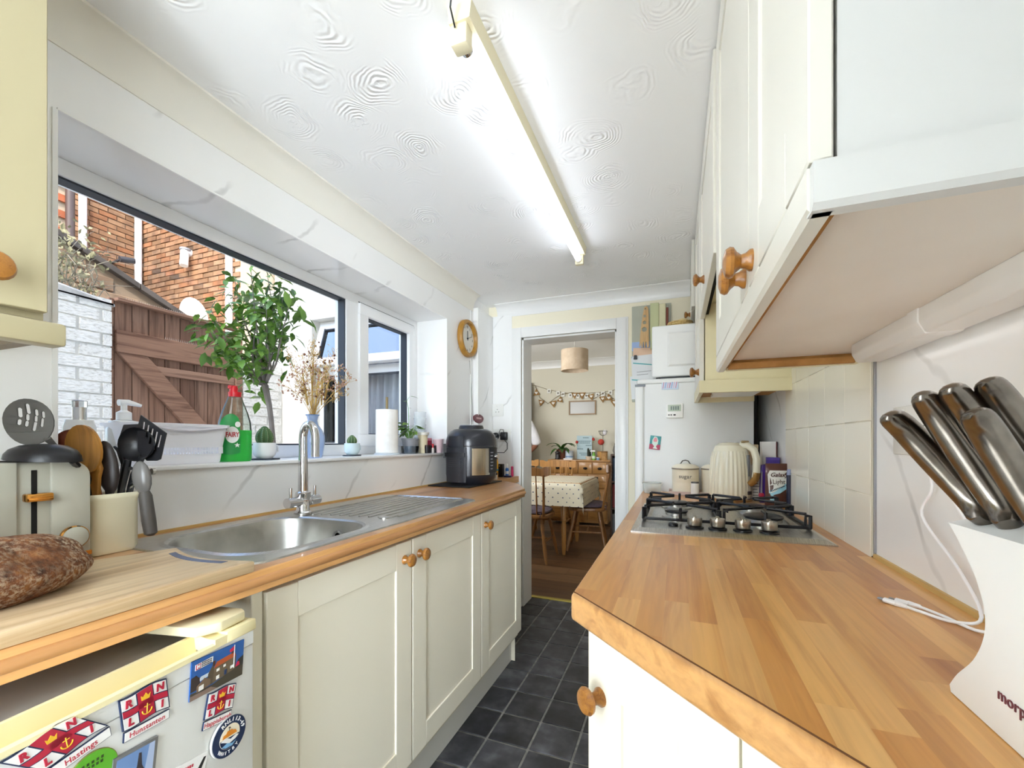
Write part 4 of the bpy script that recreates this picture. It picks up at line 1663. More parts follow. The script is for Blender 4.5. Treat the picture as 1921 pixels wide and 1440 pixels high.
for a in range(8):
    mb.tube([(q[0], q[1], SBZ+.33), (q[0]+.04*math.cos(a*PI/4), q[1]+.04*math.sin(a*PI/4), SBZ+.35), (q[0]+.06*math.cos(a*PI/4), q[1]+.06*math.sin(a*PI/4), SBZ+.40)], .0025, 4)
mb.tube([(q[0]+.04*math.cos(a*PI/8), q[1]+.04*math.sin(a*PI/8), SBZ) for a in range(16)], .003, 5, closed=True)
mb.tube([(q[0]-.04, q[1], SBZ), (q[0]+.04, q[1], SBZ)], .003, 5)
mb.build('wire', M('wire_grey', '6c6a66', .4, .7), o)
MB().ball((q[0]-.02, q[1]-.04, SBZ+.245), (.045, .045, .042), 14, 10).build('pompom', M('orange_red', 'c4473a', .8), o)
MB().ball((q[0]+.03, q[1]-.02, SBZ+.38), (.03, .03, .04), 10, 8).build('white_bloom', M('petal', 'eceaf0', .6), o)

# bookcase at the right edge of the doorway
bc = thing('bookcase', 'narrow dark bookcase at the right edge of the doorway, full of books', 'bookcase', (-.55, 5.35, 0))
bxa, bxb, bya, byb = -.735, -.30, 5.18, 5.45
mb = MB()
mb.box(bxa, bxa+.018, bya, byb, 0, 1.0)
mb.box(bxb-.018, bxb, bya, byb, 0, 1.0)
mb.box(bxa+.018, bxb-.018, byb-.012, byb, 0, 1.0)
mb.build('carcass', M('bookcase_brown', '4b3526', .5), bc)
for z in (.02, .34, .66, .982):
    MB().box(bxa+.018, bxb-.018, bya, byb-.012, z, z+.018).build('shelf', M('bookcase_brown', '4b3526', .5), bc)
rng = random.Random(8)
for z, nm, cols in ((.358, 'middle', ('dark red:7d2428', 'orange:b4552c', 'red:9c2a30', 'navy blue:20324e', 'cream:d8d0bd')),
                    (.038, 'bottom', ('grey:6a6a6c', 'pale green:8f9c7c', 'white:dedbd2', 'maroon:5a2630')),
                    (.678, 'top', ('slate blue:3b4c63', 'black:2b2b2e', 'white:e0ddd6', 'brown:6b4a30', 'teal:2f5f66'))):
    x = bxa+.02
    for cc in cols:
        cn, colr = cc.split(':')
        t_ = rng.uniform(.022, .036)
        hgt = rng.uniform(.20, .285)
        o = thing('book', '%s book standing on the %s shelf of the dark bookcase' % (cn, nm), 'book', (x+t_/2, bya+.03, z), 0, 'books on the %s shelf of the bookcase' % nm)
        MB().box(-t_/2+.0015, t_/2-.0015, .002, .15, 0, hgt-.004).build('pages', M('book_pages', 'e5decb', .9), o, world=False)
        mb = MB()
        mb.box(-t_/2, -t_/2+.0015, 0, .155, 0, hgt)
        mb.box(t_/2-.0015, t_/2, 0, .155, 0, hgt)
        mb.box(-t_/2+.0015, t_/2-.0015, 0, .002, 0, hgt)
        mb.build('cover', M('book_'+colr, colr, .55), o, world=False)
        x += t_+.001
for u, v, lab, colr in ((1148, 848, 'red ornament on top of the dark bookcase', 'a5332e'), (1153, 864, 'grey jar on top of the dark bookcase behind the red ornament', '9b9890')):
    q = at(u, v, Y=5.28)
    o = thing('vase' if 'red' in lab else 'jar', lab, 'vase' if 'red' in lab else 'jar', (max(q.x, bxa+.05)+(0 if 'red' in lab else .06), 5.28, 1.0))
    MB().lathe([(.001, 0), (.025, 0), (.04, .04), (.03, .09), (.018, .11), (.02, .13), (.014, .13), (.001, .03)], (0, 0, 0), 16).build('body', M('orn_'+colr, colr, .4), o, world=False)
    MB().lathe([(.02, .128), (.021, .135), (.001, .138)], (0, 0, 0), 16).build('rim', M('orn_rim', 'd8d2c4', .5), o, world=False)

# table with spotted oilcloth
TX0, TX1, TY0, TY1, TZ = -2.05, -.87, 4.12, 4.98, .745
tb = thing('dining_table', 'pine dining table with turned legs under a spotted cloth', 'table', (-1.42, 4.55, 0))
MB().box(TX0, TX1, TY0, TY1, TZ-.03, TZ-.002, .01).build('top', pine, tb)
mb = MB()
mb.box(TX0+.08, TX1-.08, TY0+.07, TY0+.09, TZ-.13, TZ-.03)
mb.box(TX0+.08, TX1-.08, TY1-.09, TY1-.07, TZ-.13, TZ-.03)
mb.box(TX0+.07, TX0+.09, TY0+.09, TY1-.09, TZ-.13, TZ-.03)
mb.box(TX1-.09, TX1-.07, TY0+.09, TY1-.09, TZ-.13, TZ-.03)
mb.build('apron', pine, tb)
for sx_ in (TX0+.10, TX1-.20):
    for sy_ in (TY0+.12, TY1-.12):
        MB().lathe([(.001, 0), (.016, 0), (.022, .06), (.026, .30), (.020, .33), (.028, .35), (.020, .37), (.030, .52), (.022, .55), (.034, .58), (.034, .70), (.001, .70)], (sx_, sy_, 0), 14).build('leg', pinez, tb)
clothm = noisy('oilcloth', [(.3, 'ddd4bb'), (.7, 'e8e0ca')], 3, .35)
# tablecloth: flat top with hanging sides and pointed corners
nx, ny = 40, 30
V, F = [], []
ov = .235
import_w = TX1-TX0+2*ov
for j in range(ny+1):
    for i in range(nx+1):
        sx_ = TX0-ov+(TX1-TX0+2*ov)*i/nx
        sy_ = TY0-ov+(TY1-TY0+2*ov)*j/ny
        cx_, cy_ = min(max(sx_, TX0), TX1), min(max(sy_, TY0), TY1)
        ex, ey = abs(sx_-cx_), abs(sy_-cy_)
        dn = math.hypot(ex, ey) if (ex > 0 and ey > 0) else ex+ey
        fold = .012*math.sin(i*1.1)*min(1, ey/.1)+.012*math.sin(j*1.3)*min(1, ex/.1)
        outx = math.copysign(.012+.10*dn*(.35 if ey > 0 and ex > 0 else .12)+abs(fold), sx_-cx_) if ex > 0 else 0
        outy = math.copysign(.012+.10*dn*(.35 if ey > 0 and ex > 0 else .12)+abs(fold), sy_-cy_) if ey > 0 else 0
        V.append((cx_+outx+(fold if ey > 0 and ex == 0 else 0), cy_+outy, TZ+.002-dn))
for j in range(ny):
    for i in range(nx):
        a = j*(nx+1)+i
        F.append((a, a+1, a+nx+2, a+nx+1))
tc = MB().add(V, F, normals=False).build('tablecloth', clothm, sharp=0)
tc.data.shade_smooth()
tag(tc, 'cream oilcloth with small dark spots hanging in points over the table', 'tablecloth')
# the spots: printed dots
t = NT(clothm)
lk = clothm.node_tree.nodes['Principled BSDF'].inputs['Base Color'].links[0].from_socket
uvm = tc.data.uv_layers.new(name='flat')
for li, lp_ in enumerate(tc.data.loops):
    i, j = lp_.vertex_index % (nx+1), lp_.vertex_index//(nx+1)
    uvm.data[li].uv = ((TX1-TX0+2*ov)*i/nx, (TY1-TY0+2*ov)*j/ny)
uvn = t.n('ShaderNodeUVMap', uv_map='flat')
mp = t.n('ShaderNodeMapping')
mp.inputs['Scale'].default_value = (1/.06, 1/.06, 1)
mp.inputs['Rotation'].default_value = (0, 0, PI/4)
t.l(uvn.outputs[0], mp.inputs[0])
fr_ = t.n('ShaderNodeVectorMath', operation='FRACTION')
t.l(mp.outputs[0], fr_.inputs[0])
sb_ = t.n('ShaderNodeVectorMath', operation='DISTANCE')
sb_.inputs[1].default_value = (.5, .5, 0)
t.l(fr_.outputs[0], sb_.inputs[0])
dots = t.ramp(sb_.outputs['Value'], [(.085, 'ffffff'), (.115, '000000')])
t.col(t.mix(dots, lk, '33405e'))


# spindle-back chairs
def chair(name, label, loc, rz, wd, group=None, seat_col=None):
    r = thing(name, label, 'chair', loc, rz, 'spindle-back chairs round the dining table')
    sw, sd, sh = .42, .40, .455
    pts = []
    for i in range(24):
        a = 2*PI*i/24
        pts.append((sw/2*math.copysign(abs(math.cos(a))**.6, math.cos(a)), sd/2*math.copysign(abs(math.sin(a))**.6, math.sin(a))))
    MB().prism(pts, 'Z', sh-.035, sh, .008).build('seat', wd, r, world=False)
    for sx_ in (-1, 1):
        for sy_ in (-1, 1):
            a, b = Vector((sx_*.13, sy_*.12, sh-.03)), Vector((sx_*.205, sy_*.20, 0))
            m_ = lambda q: a.lerp(b, q)
            MB().tube([a, m_(.25), m_(.38), m_(.42), m_(.46), m_(.7), b], [.014, .018, .015, .020, .015, .019, .011], 10).build('leg', wd, r, world=False)
    mb = MB()
    for sx_ in (-1, 1):
        mb.tube([(sx_*.172, -.165, .20), (sx_*.172, 0, .20), (sx_*.172, .165, .20)], [.008, .012, .008], 8)
    mb.tube([(-.172, 0, .20), (0, 0, .20), (.172, 0, .20)], [.008, .011, .008], 8)
    mb.build('stretcher', wd, r, world=False)
    # back at +y, leaning
    for i in range(6):
        q = -1+2*i/5
        big = abs(q) == 1
        rr = [.012, .014, .012, .010] if big else [.007, .009, .007, .006]
        MB().tube([(q*.165, .165, sh-.01), (q*.175, .19, sh+.14), (q*.18, .21, sh+.26), (q*.185, .235, sh+.385)], rr, 8).build('spindle', wd, r, world=False)
    mb = MB()
    cr_ = []
    for i in range(13):
        q = -1+2*i/12
        cr_.append((q*.235, .245-.03*q*q))
    n = len(cr_)
    top = [.445+.012*math.cos(q[0]*13) for q in cr_]
    V, F = [], []
    for i, (x, y_) in enumerate(cr_):
        e = abs(-1+2*i/12)
        zt_ = sh+.445+.012*(1-e*e)+(.012 if e > .75 else 0)-(.01 if .5 < e < .75 else 0)
        zb_ = sh+.375-(.008 if e > .8 else 0)+(.014 if e > .95 else 0)
        V += [(x, y_-.011, zb_), (x, y_+.011, zb_), (x, y_+.011, zt_), (x, y_-.011, zt_)]
    for i in range(n-1):
        for k in range(4):
            F.append((4*i+k, 4*i+(k+1) % 4, 4*i+4+(k+1) % 4, 4*i+4+k))
    F += [(0, 1, 2, 3), (4*n-4, 4*n-3, 4*n-2, 4*n-1)]
    MB().add(V, F).build('crest_rail', wd, r, world=False)
    return r


def cushion(lab, loc, rz, colr):
    o = thing('seat_cushion', lab, 'cushion', loc, rz)
    n = 20
    rings = []
    for h_, k in ((0, .86), (.012, 1.), (.028, 1.), (.042, .88), (.047, .5)):
        rings.append([(.185*k*math.copysign(abs(math.cos(2*PI*i/n))**.5, math.cos(2*PI*i/n)), .175*k*math.copysign(abs(math.sin(2*PI*i/n))**.5, math.sin(2*PI*i/n)), h_) for i in range(n)])
    MB().rings(rings).build('pad', noisy('cushion_'+colr, [(.3, colr), (.7, '6f6470')], 20, .9), o, world=False)
    mb = MB()
    mb.tube([(-.12, .17, .015), (-.15, .20, .02), (-.14, .20, -.02)], .004, 5)
    mb.tube([(.12, .17, .015), (.15, .20, .02), (.14, .20, -.02)], .004, 5)
    mb.build('ties', noisy('cushion_'+colr, [(.3, colr), (.7, '6f6470')], 20, .9), o, world=False)


chair('dining_chair', 'pine spindle-back chair nearest the doorway, its back to the kitchen', (-1.335, 3.93, 0), PI, dpine)
for ch in [o for o in C.objects if o.name == 'dining_chair']:
    ch.location = (-1.335, 4.02, 0)
    ch.rotation_euler = (0, 0, PI)
cushion('purple-grey pad on the chair nearest the doorway', (-1.335, 4.02, .4555), PI, '4a3b48')
chair('dining_chair', 'pine spindle-back chair at the right end of the table, turned sideways', (-.90, 4.62, 0), -PI/2+.12, dpine)
cushion('plum-grey pad on the chair at the right end of the table', (-.90, 4.62, .4555), -PI/2+.12, '5a4a58')
chair('dining_chair', 'pine spindle-back chair behind the table in front of the sideboard', (-1.40, 5.02, 0), 0, pinez)
chair('dining_chair', 'pine spindle-back chair behind the table at the left jamb', (-1.93, 5.17, 0), 0, pinez)

# pendant shade
q = at(1078, 676, d=4.75)
ps = thing('pendant_light', 'beige drum lampshade hanging from the dining room ceiling', 'light', (q.x, q.y, DH))
MB().lathe([(.150, -.115), (.150, .115), (.147, .115), (.147, -.115)], (q.x, q.y, q.z), 32, caps=False).build('shade', noisy('linen_shade', [(.3, 'c3ab90'), (.7, 'd9c6ae')], 14, .9, 5), ps)
MB().cyl((q.x, q.y, q.z+.05), (q.x, q.y, DH-.02), .004, n=6).build('flex', M('flex', 'd8d4cc', .5), ps)
MB().lathe([(.001, -.02), (.04, -.02), (.045, 0), (.001, 0)], (q.x, q.y, DH), 16).build('ceiling_rose', white, ps)
mb = MB()
for k in range(3):
    a = 2*PI*k/3
    mb.tube([(q.x, q.y, q.z+.08), (q.x+.148*math.cos(a), q.y+.148*math.sin(a), q.z+.11)], .002, 4)
mb.lathe([(.001, 0), (.018, 0), (.018, .06), (.001, .06)], (q.x, q.y, q.z+.03), 12)
mb.build('lamp_holder', white, ps)

# framed mirror and two strings of bunting on the back wall
a, b = at(1067, 752, Y=DY-.02), at(1118, 777, Y=DY-.02)
mr = thing('wall_mirror', 'small wide mirror in a brown frame under the bunting', 'mirror', ((a.x+b.x)/2, DY, (a.z+b.z)/2))
mb = MB()
e = .018
mb.box(a.x, b.x, DY-.025, DY-.001, a.z-e, a.z)
mb.box(a.x, b.x, DY-.025, DY-.001, b.z, b.z+e)
mb.box(a.x, a.x+e, DY-.025, DY-.001, b.z+e, a.z-e)
mb.box(b.x-e, b.x, DY-.025, DY-.001, b.z+e, a.z-e)
mb.build('frame', M('mirror_frame', '9a7f5e', .5), mr)
MB().box(a.x+e, b.x-e, DY-.012, DY-.001, b.z+e, a.z-e).build('glass', M('reflection_grey', 'b4b1ab', .25), mr)  # flat grey painted in place of the glass's reflection
hess = noisy('hessian', [(.3, '86633a'), (.7, 'ab8550')], 60, .95)
bun = thing('heart_bunting', 'brown hessian triangle bunting with white hearts across the back wall', 'bunting', (-1.2, DY, 1.8))
knots = [(1003, 722), (1013, 746), (1028, 757), (1043, 745), (1053, 740), (1072, 736), (1100, 741), (1115, 747), (1134, 736), (1147, 746), (1160, 752)]
pts = [at(u, v, Y=DY-.03) for u, v in knots]
MB().tube(pts, .004, 5).build('cord', M('jute', '7b6a4c', .9), bun)
heart = []
for i in range(16):
    tt = 2*PI*i/16
    heart.append((16*math.sin(tt)**3/17, (13*math.cos(tt)-5*math.cos(2*tt)-2*math.cos(3*tt)-math.cos(4*tt))/17))
wh = M('white_felt', 'f1eee8', .9)
for k, (u, v, tilt, sz) in enumerate([(1006, 735, 2.9, 11), (1016, 755, -.25, 10), (1037, 757, .2, 11), (1051, 748, 2.6, 10), (1078, 741, 0, 10), (1092, 741, .0, 11), (1108, 744, .25, 10), (1130, 748, .1, 10), (1142, 744, 2.8, 11), (1152, 755, .1, 11)]):
    c = at(u, v-sz*.45 if abs(tilt) < 1 else v, Y=DY-.036)
    s = sz/799*6.6
    ca, sa = math.cos(tilt), math.sin(tilt)
    tr_ = [(-.62, 0), (.62, 0), (0, -1.15)] if abs(tilt) < 1 else [(-.62, -.55), (.62, -.55), (0, .55)]
    if abs(tilt) > 1:
        ca, sa = math.cos(tilt-2.8), math.sin(tilt-2.8)
    P2 = [(c.x+s*(x*ca-y_*sa), c.z+s*(x*sa+y_*ca)) for x, y_ in tr_]
    g = MB().prism(P2, 'Y', DY-.037, DY-.033).build('pennant', hess, bun, sharp=0)
    my = sum(p[1] for p in P2)/3
    mx = sum(p[0] for p in P2)/3
    MB().prism([(mx+x*s*.28, my+.03*s+z*s*.28) for x, z in heart], 'Y', DY-.0395, DY-.0372).build('heart', wh, g, sharp=0)
lb = thing('letter_bunting', 'second string of small white letter cards above the mirror', 'bunting', (-1.2, DY, 1.85))
knots = [(998, 722), (1004, 723), (1030, 731), (1060, 737), (1090, 738), (1120, 736), (1145, 733), (1160, 729)]
MB().tube([at(u, v, Y=DY-.026) for u, v in knots], .003, 5).build('cord', M('jute', '7b6a4c', .9), lb)
card = M('card_white', 'f0efe9', .8)
for u, v in ((1030, 733), (1047, 737), (1056, 739), (1070, 741), (1084, 742), (1100, 742), (1121, 740), (1131, 738), (1145, 736)):
    c = at(u, v, Y=DY-.026)
    g = MB().box(c.x-.028, c.x+.028, DY-.029, DY-.025, c.z-.035, c.z+.03).build('card', card, lb, sharp=0)
    MB().box(c.x-.012, c.x+.012, DY-.0302, DY-.029, c.z-.014, c.z+.012).build('print', M('card_ink', '8a857a', .8), g, sharp=0)
curtain('curtain', 'grey curtain at the left edge of the doorway beside the person', -2.30, -2.07, 6.2, .0, 2.05, noisy('slate_curtain', [(.3, '77777d'), (.7, 'a2a2a8')], 6, .9, stretch=(6, 6, .6)), .02, 3)

# the person at the left jamb: most of the figure is behind the wall
def skin_body(name, joints, edges, m, parent, sub=2):
    me = bpy.data.meshes.new(name)
    me.from_pydata([j[0] for j in joints], edges, [])
    o = bpy.data.objects.new(name, me)
    C.objects.link(o)
    o.parent = parent
    md = o.modifiers.new('skin', 'SKIN')
    md.use_smooth_shade = True
    for i, j in enumerate(joints):
        r_ = j[1]
        me.skin_vertices[0].data[i].radius = r_ if isinstance(r_, tuple) else (r_, r_)
    me.skin_vertices[0].data[0].use_root = True
    o.modifiers.new('sub', 'SUBSURF').levels = sub
    o.modifiers['sub'].render_levels = sub
    me.materials.append(m)
    return o


per = thing('person', 'person in white top and pale jeans, arm bent, half hidden by the left jamb', 'person', (-2.10, 5.62, 0), .2)
skin = M('skin', '8a5a44', .5)
J = [((0, 0, .92), (.15, .11)), ((0, .01, 1.12), (.13, .10)), ((0, 0, 1.30), (.16, .11)), ((0, .0, 1.42), (.09, .08)), ((0, 0, 1.50), .055), ((0, -.01, 1.58), .075), ((0, -.015, 1.66), .095), ((0, 0, 1.73), .07),
     ((.19, 0, 1.38), .062), ((.285, .03, 1.11), .042), ((.17, -.09, .99), .033),
     ((-.19, 0, 1.38), .062), ((-.25, .02, 1.12), .045), ((-.22, -.12, .92), .033),
     ((.10, 0, .84), .095), ((.11, -.02, .48), .062), ((.11, .02, .08), .042), ((.12, -.10, .035), .035),
     ((-.10, 0, .84), .095), ((-.11, -.02, .48), .062), ((-.11, .02, .08), .042), ((-.12, -.10, .035), .035)]
E_ = [(0, 1), (1, 2), (2, 3), (3, 4), (4, 5), (5, 6), (6, 7), (3, 8), (8, 9), (9, 10), (3, 11), (11, 12), (12, 13), (0, 14), (14, 15), (15, 16), (16, 17), (0, 18), (18, 19), (19, 20), (20, 21)]
skin_body('body', J, E_, skin, per)
for hx, hy, hz, sg_ in ((.17, -.09, .99, -1), (-.22, -.12, .92, 1)):
    JJ = [((hx, hy, hz), (.028, .018))]
    EE = []
    base = Vector((hx, hy, hz))
    for k in range(5):
        dirv = Vector((sg_*(.5 if k == 0 else .12), -.75, -.5+.12*k)).normalized()
        side = Vector((0, .1, .016*(k-2)))
        p1 = base+dirv*.045+side*.3
        ln = [.045, .07, .078, .072, .055][k]
        n0 = len(JJ)
        JJ += [(tuple(p1), .010), (tuple(p1+dirv*ln*.55), .0085), (tuple(p1+(dirv+Vector((sg_*.3, 0, -.3))).normalized()*ln), .007)]
        EE += [(0, n0), (n0, n0+1), (n0+1, n0+2)]
    skin_body('hand', JJ, EE, skin, per, 1)
shirtJ = [((0, 0, .88), (.175, .135)), ((0, .01, 1.12), (.155, .125)), ((0, 0, 1.32), (.175, .125)), ((0, 0, 1.43), (.085, .08)), ((.19, 0, 1.385), .078), ((.275, .025, 1.16), .072), ((.288, .03, 1.09), .075), ((-.19, 0, 1.385), .078), ((-.24, .015, 1.16), .072)]
shirtm = noisy('white_shirt', [(.3, 'dedee6'), (.7, 'f2f2f6')], 8, .8)
skin_body('shirt', shirtJ, [(0, 1), (1, 2), (2, 3), (2, 4), (4, 5), (5, 6), (2, 7), (7, 8)], shirtm, per)
jeanJ = [((0, 0, .93), (.165, .125)), ((.10, 0, .82), .112), ((.115, -.02, .46), .08), ((.115, .02, .10), .065), ((-.10, 0, .82), .112), ((-.115, -.02, .46), .08), ((-.115, .02, .10), .065)]
skin_body('jeans', jeanJ, [(0, 1), (1, 2), (2, 3), (0, 4), (4, 5), (5, 6)], noisy('pale_denim', [(.3, '9fb2cb'), (.7, 'bccbdd')], 30, .9), per)
MB().ball((0, .012, 1.685), (.092, .105, .11), 16, 10).build('hair', M('dark_hair', '2c211b', .7), per, world=False)
mb = MB()
for sx_ in (-1, 1):
    mb.ball((sx_*.032, -.098, 1.655), .011, 8, 6)
    mb.ball((sx_*.096, -.005, 1.64), (.012, .022, .032), 8, 6)
mb.tube([(0, -.10, 1.66), (0, -.125, 1.62), (0, -.11, 1.612)], [.008, .014, .01], 8)
mb.tube([(-.028, -.098, 1.585), (0, -.106, 1.583), (.028, -.098, 1.585)], [.004, .008, .004], 8)
mb.build('face', skin, per, world=False)

# ================================================================ ON THE LEFT WORKTOP
WZ = .911
# chopping board
cb = thing('chopping_board', 'wooden chopping board with a curved end on the left worktop', 'board', (-.86, .3, WZ))
end = [(-.716+(-.955+.716)*i/12, .556+.012*i/12-.026*math.sin(PI*i/12)) for i in range(13)]
bp_ = [(-.716, -.05)]+end+[(-1.03, .36), (-1.03, -.05)]
bw = wood('board_wood', 'b6946a', 'd9bf9a', 'Y', .33, None, .7)
bd = MB().prism(bp_, 'Z', WZ, WZ+.021, .004, 2)
bd.build('board', bw, cb)
g1 = [(x, y-.012) for x, y in end[2:11]]
g2 = [(x, y-.024) for x, y in end[2:11]][::-1]
MB().prism(g1+g2, 'Z', WZ+.0205, WZ+.0216).build('groove', M('slot_dark', '4f5872', .5), cb)
# bread
crust = M('bread_crust', '7a4524', .9)
t = NT(crust)
co = t.coords()
n1 = t.n('ShaderNodeTexNoise', Scale=55, Detail=8, Roughness=.7)
n2 = t.n('ShaderNodeTexNoise', Scale=13, Detail=4)
n3 = t.n('ShaderNodeTexNoise', Scale=160, Detail=4, Roughness=.7)
for q in (n1, n2, n3):
    t.l(co, q.inputs['Vector'])
bc_ = t.ramp(n1.outputs['Fac'], [(.3, '3a2012'), (.5, '7c4a28'), (.7, 'a8713f')])
dust = t.mix(1., t.ramp(n3.outputs['Fac'], [(.46, '000000'), (.60, 'ffffff')]), t.ramp(n2.outputs['Fac'], [(.40, '303030'), (.66, 'ffffff')]), 'MULTIPLY')
t.col(t.mix(dust, bc_, 'd9c5a8'))
t.bump(n1.outputs['Fac'], .9, .012)


def loaf(name, label, c, r, rz, seed):
    o = thing(name, label, 'bread', c, rz)
    rng = random.Random(seed)
    u, v = 44, 26
    ph = [rng.uniform(0, 6) for _ in range(6)]
    rings = []
    for i in range(v+1):
        p = PI*min(max(i/v, .012), .988)
        ring = []
        for j in range(u):
            a = 2*PI*j/u
            k = 1+.035*math.sin(3*a+ph[0])*math.sin(p*2)+.03*math.sin(5*p+2*a+ph[1])+.012*math.sin(9*a+ph[2]+7*p)
            z = -math.cos(p)
            z = z*r[2]*k
            if z < -r[2]*.72:
                z = -r[2]*.72
            # a split along the top
            cut = math.exp(-((math.sin(p)*math.sin(a)-.12)/.07)**2)*(1 if z > 0 else 0)
            ring.append((r[0]*k*math.sin(p)*math.cos(a), r[1]*k*math.sin(p)*math.sin(a), z-.007*cut+.72*r[2]))
        rings.append(ring)
    MB().rings(rings).build('crust', crust, o, world=False)
    return o


loaf('bread_loaf', 'crusty brown floured loaf lying on the chopping board', (-.868, .262, WZ+.021), (.088, .132, .050), .22, 2)
loaf('bread_loaf', 'second paler loaf end behind the big loaf on the board', (-.975, .20, WZ+.021), (.055, .10, .060), .1, 5)

# toaster
tgrey = M('toaster_grey', 'b9b8aa', .18, coat=.4)
to = thing('toaster', 'pale grey toaster with a gold lever and dial beside the crock', 'toaster', (-1.17, .41, WZ))
ty0, ty1, tx = .330, .494, -1.098


def rr2(a0, a1, b0, b1, r, n=7):
    return [(p[0], p[1]) for p in rrect(a0, a1, b0, b1, r, 0, n)]


prof = [(ty0, WZ+.012), (ty1, WZ+.012)]+[(ty1-.03+.03*math.cos(math.radians(a)), WZ+.17+.03*math.sin(math.radians(a))) for a in range(0, 91, 15)]+[(ty0+.03+.03*math.cos(math.radians(a)), WZ+.17+.03*math.sin(math.radians(a))) for a in range(90, 181, 15)]
MB().prism(prof, 'X', -1.25, tx-.006, .006, 3).build('body', tgrey, to)
for pa, pb in ((ty0, .392), (.436, ty1)):
    q = [(max(pa, min(pb, y)), z) for y, z in prof]
    clean = []
    for p in q:
        if not clean or (abs(p[0]-clean[-1][0])+abs(p[1]-clean[-1][1])) > 1e-5:
            clean.append(p)
    if pa == ty0:
        clean = [(ty0, WZ+.012), (.392, WZ+.012), (.392, WZ+.2)]+[p for p in clean if p[0] < .391 and p[1] > WZ+.013]
    else:
        clean = [(.436, WZ+.012), (ty1, WZ+.012)]+[p for p in clean if p[0] > .437 and p[1] > WZ+.013]+[(.436, WZ+.2)]
    MB().prism(clean, 'X', tx-.008, tx, .003, 2).build('front_panel', tgrey, to)
MB().box(tx-.0062, tx-.0052, .411, .419, WZ+.06, WZ+.185, .0005, 1).build('lever_slot', shade_black, to)
MB().box(tx-.004, tx+.016, .398, .434, WZ+.128, WZ+.143, .003).build('lever', brass, to)
d = MB().lathe([(.001, 0), (.0205, 0), (.0205, .010), (.0175, .012), (.001, .012)], (tx, .4665, WZ+.052), 26, 'X').build('dial', tgrey, to)
mb = MB().lathe([(.0205, .001), (.0222, .003), (.0222, .009), (.0205, .011)], (tx, .4665, WZ+.052), 26, 'X', caps=False)
mb.build('dial_ring', brass, d)
MB().box(tx-.012, tx+.003, .437, ty1+.001, WZ+.012, WZ+.021, .001, 1).build('copper_band', brass, to)
MB().box(tx-.012, tx+.003, ty0, .391, WZ+.012, WZ+.021, .001, 1).build('copper_band', brass, to)
MB().prism([(ty0+.01, WZ), (ty1-.012, WZ), (ty1-.004, WZ+.012), (ty0+.004, WZ+.012)], 'X', -1.24, tx-.008).build('foot', M('toaster_foot', '9fa59b', .3), to)
mb = MB()
for rr_ in (.0075, .0125):
    mb.tube([(tx+.0003, .353+rr_*1.25*math.cos(2*PI*k/24), WZ+.075+rr_*math.sin(2*PI*k/24)) for k in range(24)], .0006, 4, closed=True)
mb.build('emblem', M('emblem_grey', '6f7066', .4), to)
for xx in (-1.215, -1.165):
    MB().box(xx, xx+.028, ty0+.03, ty1-.03, WZ+.1995, WZ+.2005).build('bread_slot', shade_black, to)

# utensil crock (open square pot)
cr_ = thing('utensil_crock', 'square cream stoneware crock full of kitchen utensils', 'crock', (-1.157, .546, WZ))
ca0, ca1, cb0, cb1 = -1.2, -1.116, .502, .588
mb = MB()
mb.rings([rrect(ca0+.004, ca1-.004, cb0+.004, cb1-.004, .010, WZ, 4), rrect(ca0, ca1, cb0, cb1, .012, WZ+.01, 4), rrect(ca0, ca1, cb0, cb1, .012, WZ+.112, 4),
          rrect(ca0-.002, ca1+.002, cb0-.002, cb1+.002, .012, WZ+.116, 4), rrect(ca0-.002, ca1+.002, cb0-.002, cb1+.002, .012, WZ+.124, 4),
          rrect(ca0, ca1, cb0, cb1, .011, WZ+.127, 4), rrect(ca0+.006, ca1-.006, cb0+.006, cb1-.006, .008, WZ+.125, 4), rrect(ca0+.008, ca1-.008, cb0+.008, cb1-.008, .008, WZ+.012, 4)])
mb.build('pot', M('crock_cream', 'e9e2c4', .22, coat=.3), cr_)

charc = M('charcoal_nylon', '55534f', .45)
nyl = M('black_nylon', '1b1b1e', .35)
DC = .925


def utensil(name, label, cat, d=DC):
    return thing(name, label, cat, (-1.157, .546, WZ+.02))


def blade(pts2, d, th, m, name, parent, holes=(), bev=.0012, dd=0.):
    """flat head traced as an outline at its own depth, given thickness along the view's depth axis"""
    fwd = Vector((-_s, _c, 0))
    A = [at(u, v, d=d+dd*(u-pts2[0][0])) for u, v in pts2]
    c = sum(A, Vector())/len(A)
    n = len(A)
    V = [p-fwd*th/2 for p in A]+[p+fwd*th/2 for p in A]
    F = [list(range(n)), list(range(2*n-1, n-1, -1))]+[(j, (j+1) % n, n+(j+1) % n, n+j) for j in range(n)]
    return MB().add(V, F, bev, 1).build(name, m, parent)


def oval(cu, cv, a, b, rot=0., n=20, egg=0.):
    r = []
    for i in range(n):
        t_ = 2*PI*i/n
        x, y_ = a*math.cos(t_), b*math.sin(t_)*(1+egg*math.cos(t_))
        r.append((cu+x*math.cos(rot)-y_*math.sin(rot), cv+x*math.sin(rot)+y_*math.cos(rot)))
    return r


fwd = Vector((-_s, _c, 0))
rightv = Vector((_c, _s, 0))
upv = Vector((0, 0, 1))


